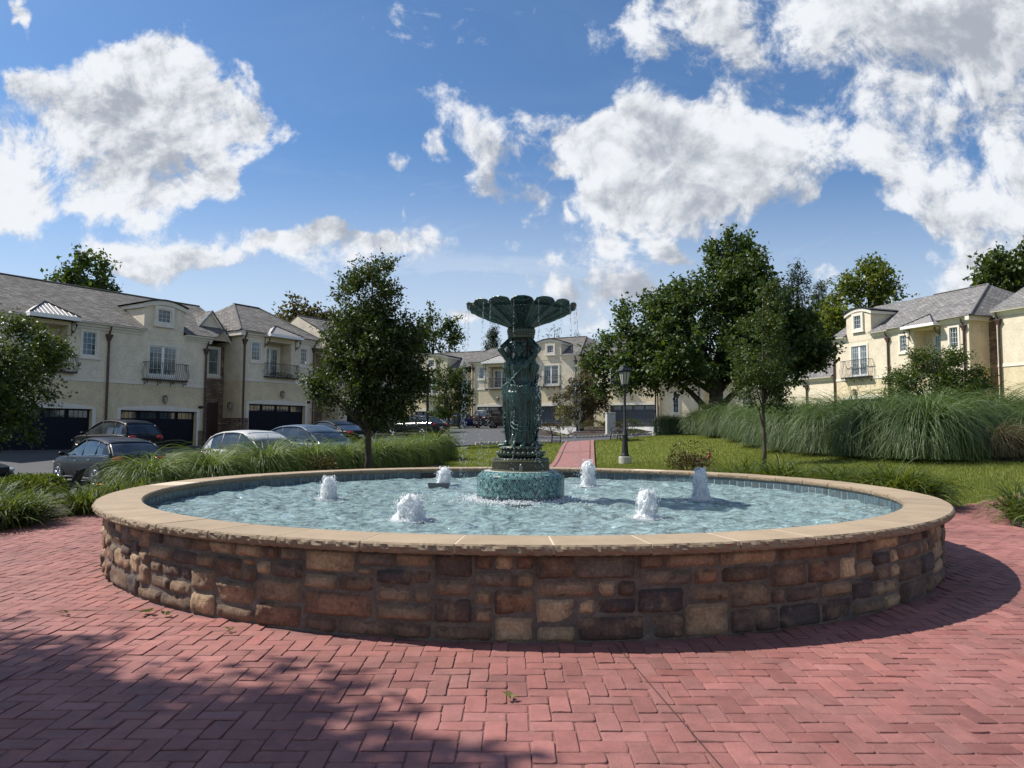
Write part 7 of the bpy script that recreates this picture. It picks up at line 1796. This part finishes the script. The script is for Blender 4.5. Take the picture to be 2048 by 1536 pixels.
# cumulus masses: (u, v, ru, rv, weight) in tangent units on the sky
BL = [(-0.488, 0.486, 0.08, 0.083, 0.8), (-0.559, 0.441, 0.152, 0.082, 0.8), (-0.679, 0.373, 0.115, 0.089, 0.95), (-0.745, 0.388, 0.065, 0.089, 0.5), (-0.749, 0.47, 0.058, 0.075, 0.7), (-0.612, 0.322, 0.158, 0.044, 0.75), (-0.455, 0.367, 0.065, 0.044, 0.7), (-0.712, 0.314, 0.079, 0.044, 0.85), (-0.429, 0.464, 0.051, 0.052, 0.55), (-0.745, 0.6, 0.029, 0.034, 0.7), (-0.342, 0.453, 0.033, 0.019, 0.45), (-0.54, 0.523, 0.066, 0.053, 0.4), (0.454, 0.526, 0.233, 0.114, 0.85), (0.271, 0.443, 0.138, 0.056, 0.75), (0.126, 0.413, 0.08, 0.033, 0.6), (0.191, 0.428, 0.08, 0.045, 0.6), (0.306, 0.384, 0.166, 0.063, 0.8), (0.19, 0.324, 0.079, 0.033, 0.7), (0.587, 0.58, 0.168, 0.076, 0.75), (0.368, 0.616, 0.161, 0.061, 0.7), (0.718, 0.573, 0.08, 0.053, 0.8), (0.43, 0.421, 0.138, 0.075, 0.7), (0.49, 0.496, 0.116, 0.068, 0.5), (0.053, 0.379, 0.036, 0.016, 0.5), (0.631, 0.378, 0.101, 0.067, 1.0), (0.712, 0.43, 0.065, 0.067, 0.9), (0.693, 0.305, 0.101, 0.066, 0.95), (0.648, 0.246, 0.086, 0.029, 0.5), (0.557, 0.333, 0.043, 0.033, 0.7), (-0.16, 0.388, 0.032, 0.024, 0.62), (-0.087, 0.395, 0.022, 0.016, 0.55), (0.003, 0.331, 0.061, 0.031, 0.62), (-0.151, 0.316, 0.016, 0.015, 0.55), (-0.126, 0.339, 0.016, 0.007, 0.4), (0.089, 0.313, 0.009, 0.01, 0.4), (-0.425, 0.213, 0.086, 0.033, 0.8), (-0.554, 0.23, 0.079, 0.02, 0.4), (-0.334, 0.278, 0.043, 0.018, 0.45), (-0.304, 0.253, 0.093, 0.026, 0.58), (-0.09, 0.265, 0.172, 0.025, 0.52), (0.025, 0.215, 0.107, 0.029, 0.8), (-0.219, 0.279, 0.079, 0.019, 0.6), (0.075, 0.164, 0.085, 0.036, 0.7), (-0.203, 0.214, 0.064, 0.022, 0.45), (-0.496, 0.212, 0.043, 0.022, 0.5), (-0.053, 0.157, 0.057, 0.024, 0.65), (0.161, 0.215, 0.043, 0.022, 0.5), (0.418, 0.231, 0.064, 0.033, 0.75), (0.14, 0.268, 0.027, 0.013, 0.55), (0.254, 0.277, 0.039, 0.011, 0.5), (0.34, 0.274, 0.036, 0.01, 0.4), (-0.11, 0.149, 0.043, 0.022, 0.5), (-0.693, 0.291, 0.043, 0.015, 0.5), (0.611, 0.217, 0.114, 0.029, 0.45)]
wp = t.node('ShaderNodeTexNoise', {'Vector': uv, 'Scale': 3.6, 'Detail': 5., 'Roughness': .6}).outputs['Color']
wp = t.node('ShaderNodeVectorMath', {0: wp, 1: (.5, .5, .5)}, operation='SUBTRACT').outputs[0]
uv2 = t.node('ShaderNodeVectorMath', {0: wp, 1: (.34, .22, 0), 2: uv2}, operation='MULTIPLY_ADD').outputs[0]
acc = None
for (a, b, ru, rv, w) in BL:
    q = t.node('ShaderNodeVectorMath', {0: uv2, 1: (1 / ru, 1 / rv, 0), 2: (-a / ru, -b / rv, 0)}, operation='MULTIPLY_ADD').outputs[0]
    d2 = t.node('ShaderNodeVectorMath', {0: q, 1: q}, operation='DOT_PRODUCT').outputs['Value']
    g = t.math('POWER', .3679, d2)
    acc = t.math('MULTIPLY', g, w) if acc is None else t.math('MULTIPLY_ADD', g, w, acc)
acc = t.math('MINIMUM', acc, .86)
acc = t.math('ADD', acc, t.smooth(Y, .45, -.15, 0., .36))     # unseen cloud cover added behind the viewer to lift and whiten the ambient light
def fbm(vec, scale, det, rough, dist=0.): return t.noise(vec, scale, det, rough, dist)
n1 = fbm(uv, 3.4, 10, .60, .35)
off = t.node('ShaderNodeVectorMath', {0: uv, 1: (-.035, .055, 0)}, operation='ADD').outputs[0]
n1s = fbm(off, 3.4, 8, .58, .35)
n2 = fbm(uv, 11., 9, .68, .3); n2s = fbm(t.node('ShaderNodeVectorMath', {0: uv, 1: (-.012, .018, 0)}, operation='ADD').outputs[0], 11., 6, .62, .3)
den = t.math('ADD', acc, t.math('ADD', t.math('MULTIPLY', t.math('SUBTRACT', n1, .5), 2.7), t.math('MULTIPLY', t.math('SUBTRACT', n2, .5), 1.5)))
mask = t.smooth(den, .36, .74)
# thin veil towards the horizon and streaks of cirrus
mpc = t.node('ShaderNodeMapping', {'Vector': uv, 'Scale': (1.0, 3.0, 1.), 'Rotation': (0, 0, .22)}).outputs[0]
cir = t.smooth(fbm(mpc, 2.6, 8, .64, .6), .40, .68)
low = t.smooth(v, .05, .44, 1., 0.)
veil = t.math('MULTIPLY', cir, t.math('MULTIPLY_ADD', low, 1.0, .03), clamp=True)
veil = t.math('MAXIMUM', veil, t.math('MULTIPLY', t.math('POWER', low, 1.15), .82))
# brightness of the cloud bodies: bright towards the sun, greyer in the thick undersides
lit = t.math('ADD', t.math('MULTIPLY', t.math('SUBTRACT', n1, n1s), 5.0), .5)
thick = t.smooth(den, .70, 1.25)
c_hi = (.56, .575, .60); c_lo = (.26, .285, .33)
shade = t.math('SUBTRACT', t.math('ADD', t.math('MULTIPLY', lit, .9), t.math('MULTIPLY', t.math('SUBTRACT', n2, n2s), 2.6)), t.math('MULTIPLY', thick, t.smooth(u, -.55, .35, .12, .42)))
ccol = t.mix(t.smooth(shade, -.22, .78), c_lo, c_hi)
skyc = t.mix(1., sky.outputs[0], (.053, .070, .084), 'MULTIPLY')
SKY_GAIN = 1.0
skyc = t.mix(veil, skyc, (.45, .50, .56))
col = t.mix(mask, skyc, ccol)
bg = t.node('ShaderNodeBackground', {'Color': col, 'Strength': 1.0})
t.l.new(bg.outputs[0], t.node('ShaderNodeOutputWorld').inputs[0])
W.cycles.sampling_method = 'MANUAL'; W.cycles.sample_map_resolution = 512

cam = bpy.data.cameras.new('camera'); co = bpy.data.objects.new('camera', cam); COL.objects.link(co)
cam.sensor_fit = 'HORIZONTAL'; cam.sensor_width = 36; cam.lens = 36 * 1417 / 2048; cam.clip_end = 6000; cam.clip_start = .05
co.location = (0, 0, 1.35)
co.matrix_world = Matrix.Translation((0, 0, 1.35)) @ Matrix.Rotation(R(90) + .0655, 4, 'X') @ Matrix.Rotation(.0045, 4, 'Z')
SC.camera = co
SC.view_settings.view_transform = 'Standard'; SC.view_settings.look = 'None'; SC.view_settings.exposure = .66; SC.view_settings.gamma = 1.
SC.cycles.use_denoising = True; SC.cycles.max_bounces = 6; SC.cycles.diffuse_bounces = 3; SC.cycles.glossy_bounces = 3; SC.cycles.transmission_bounces = 3; SC.cycles.transparent_max_bounces = 10
SC.cycles.caustics_reflective = False; SC.cycles.caustics_refractive = False; SC.cycles.sample_clamp_indirect = 6.
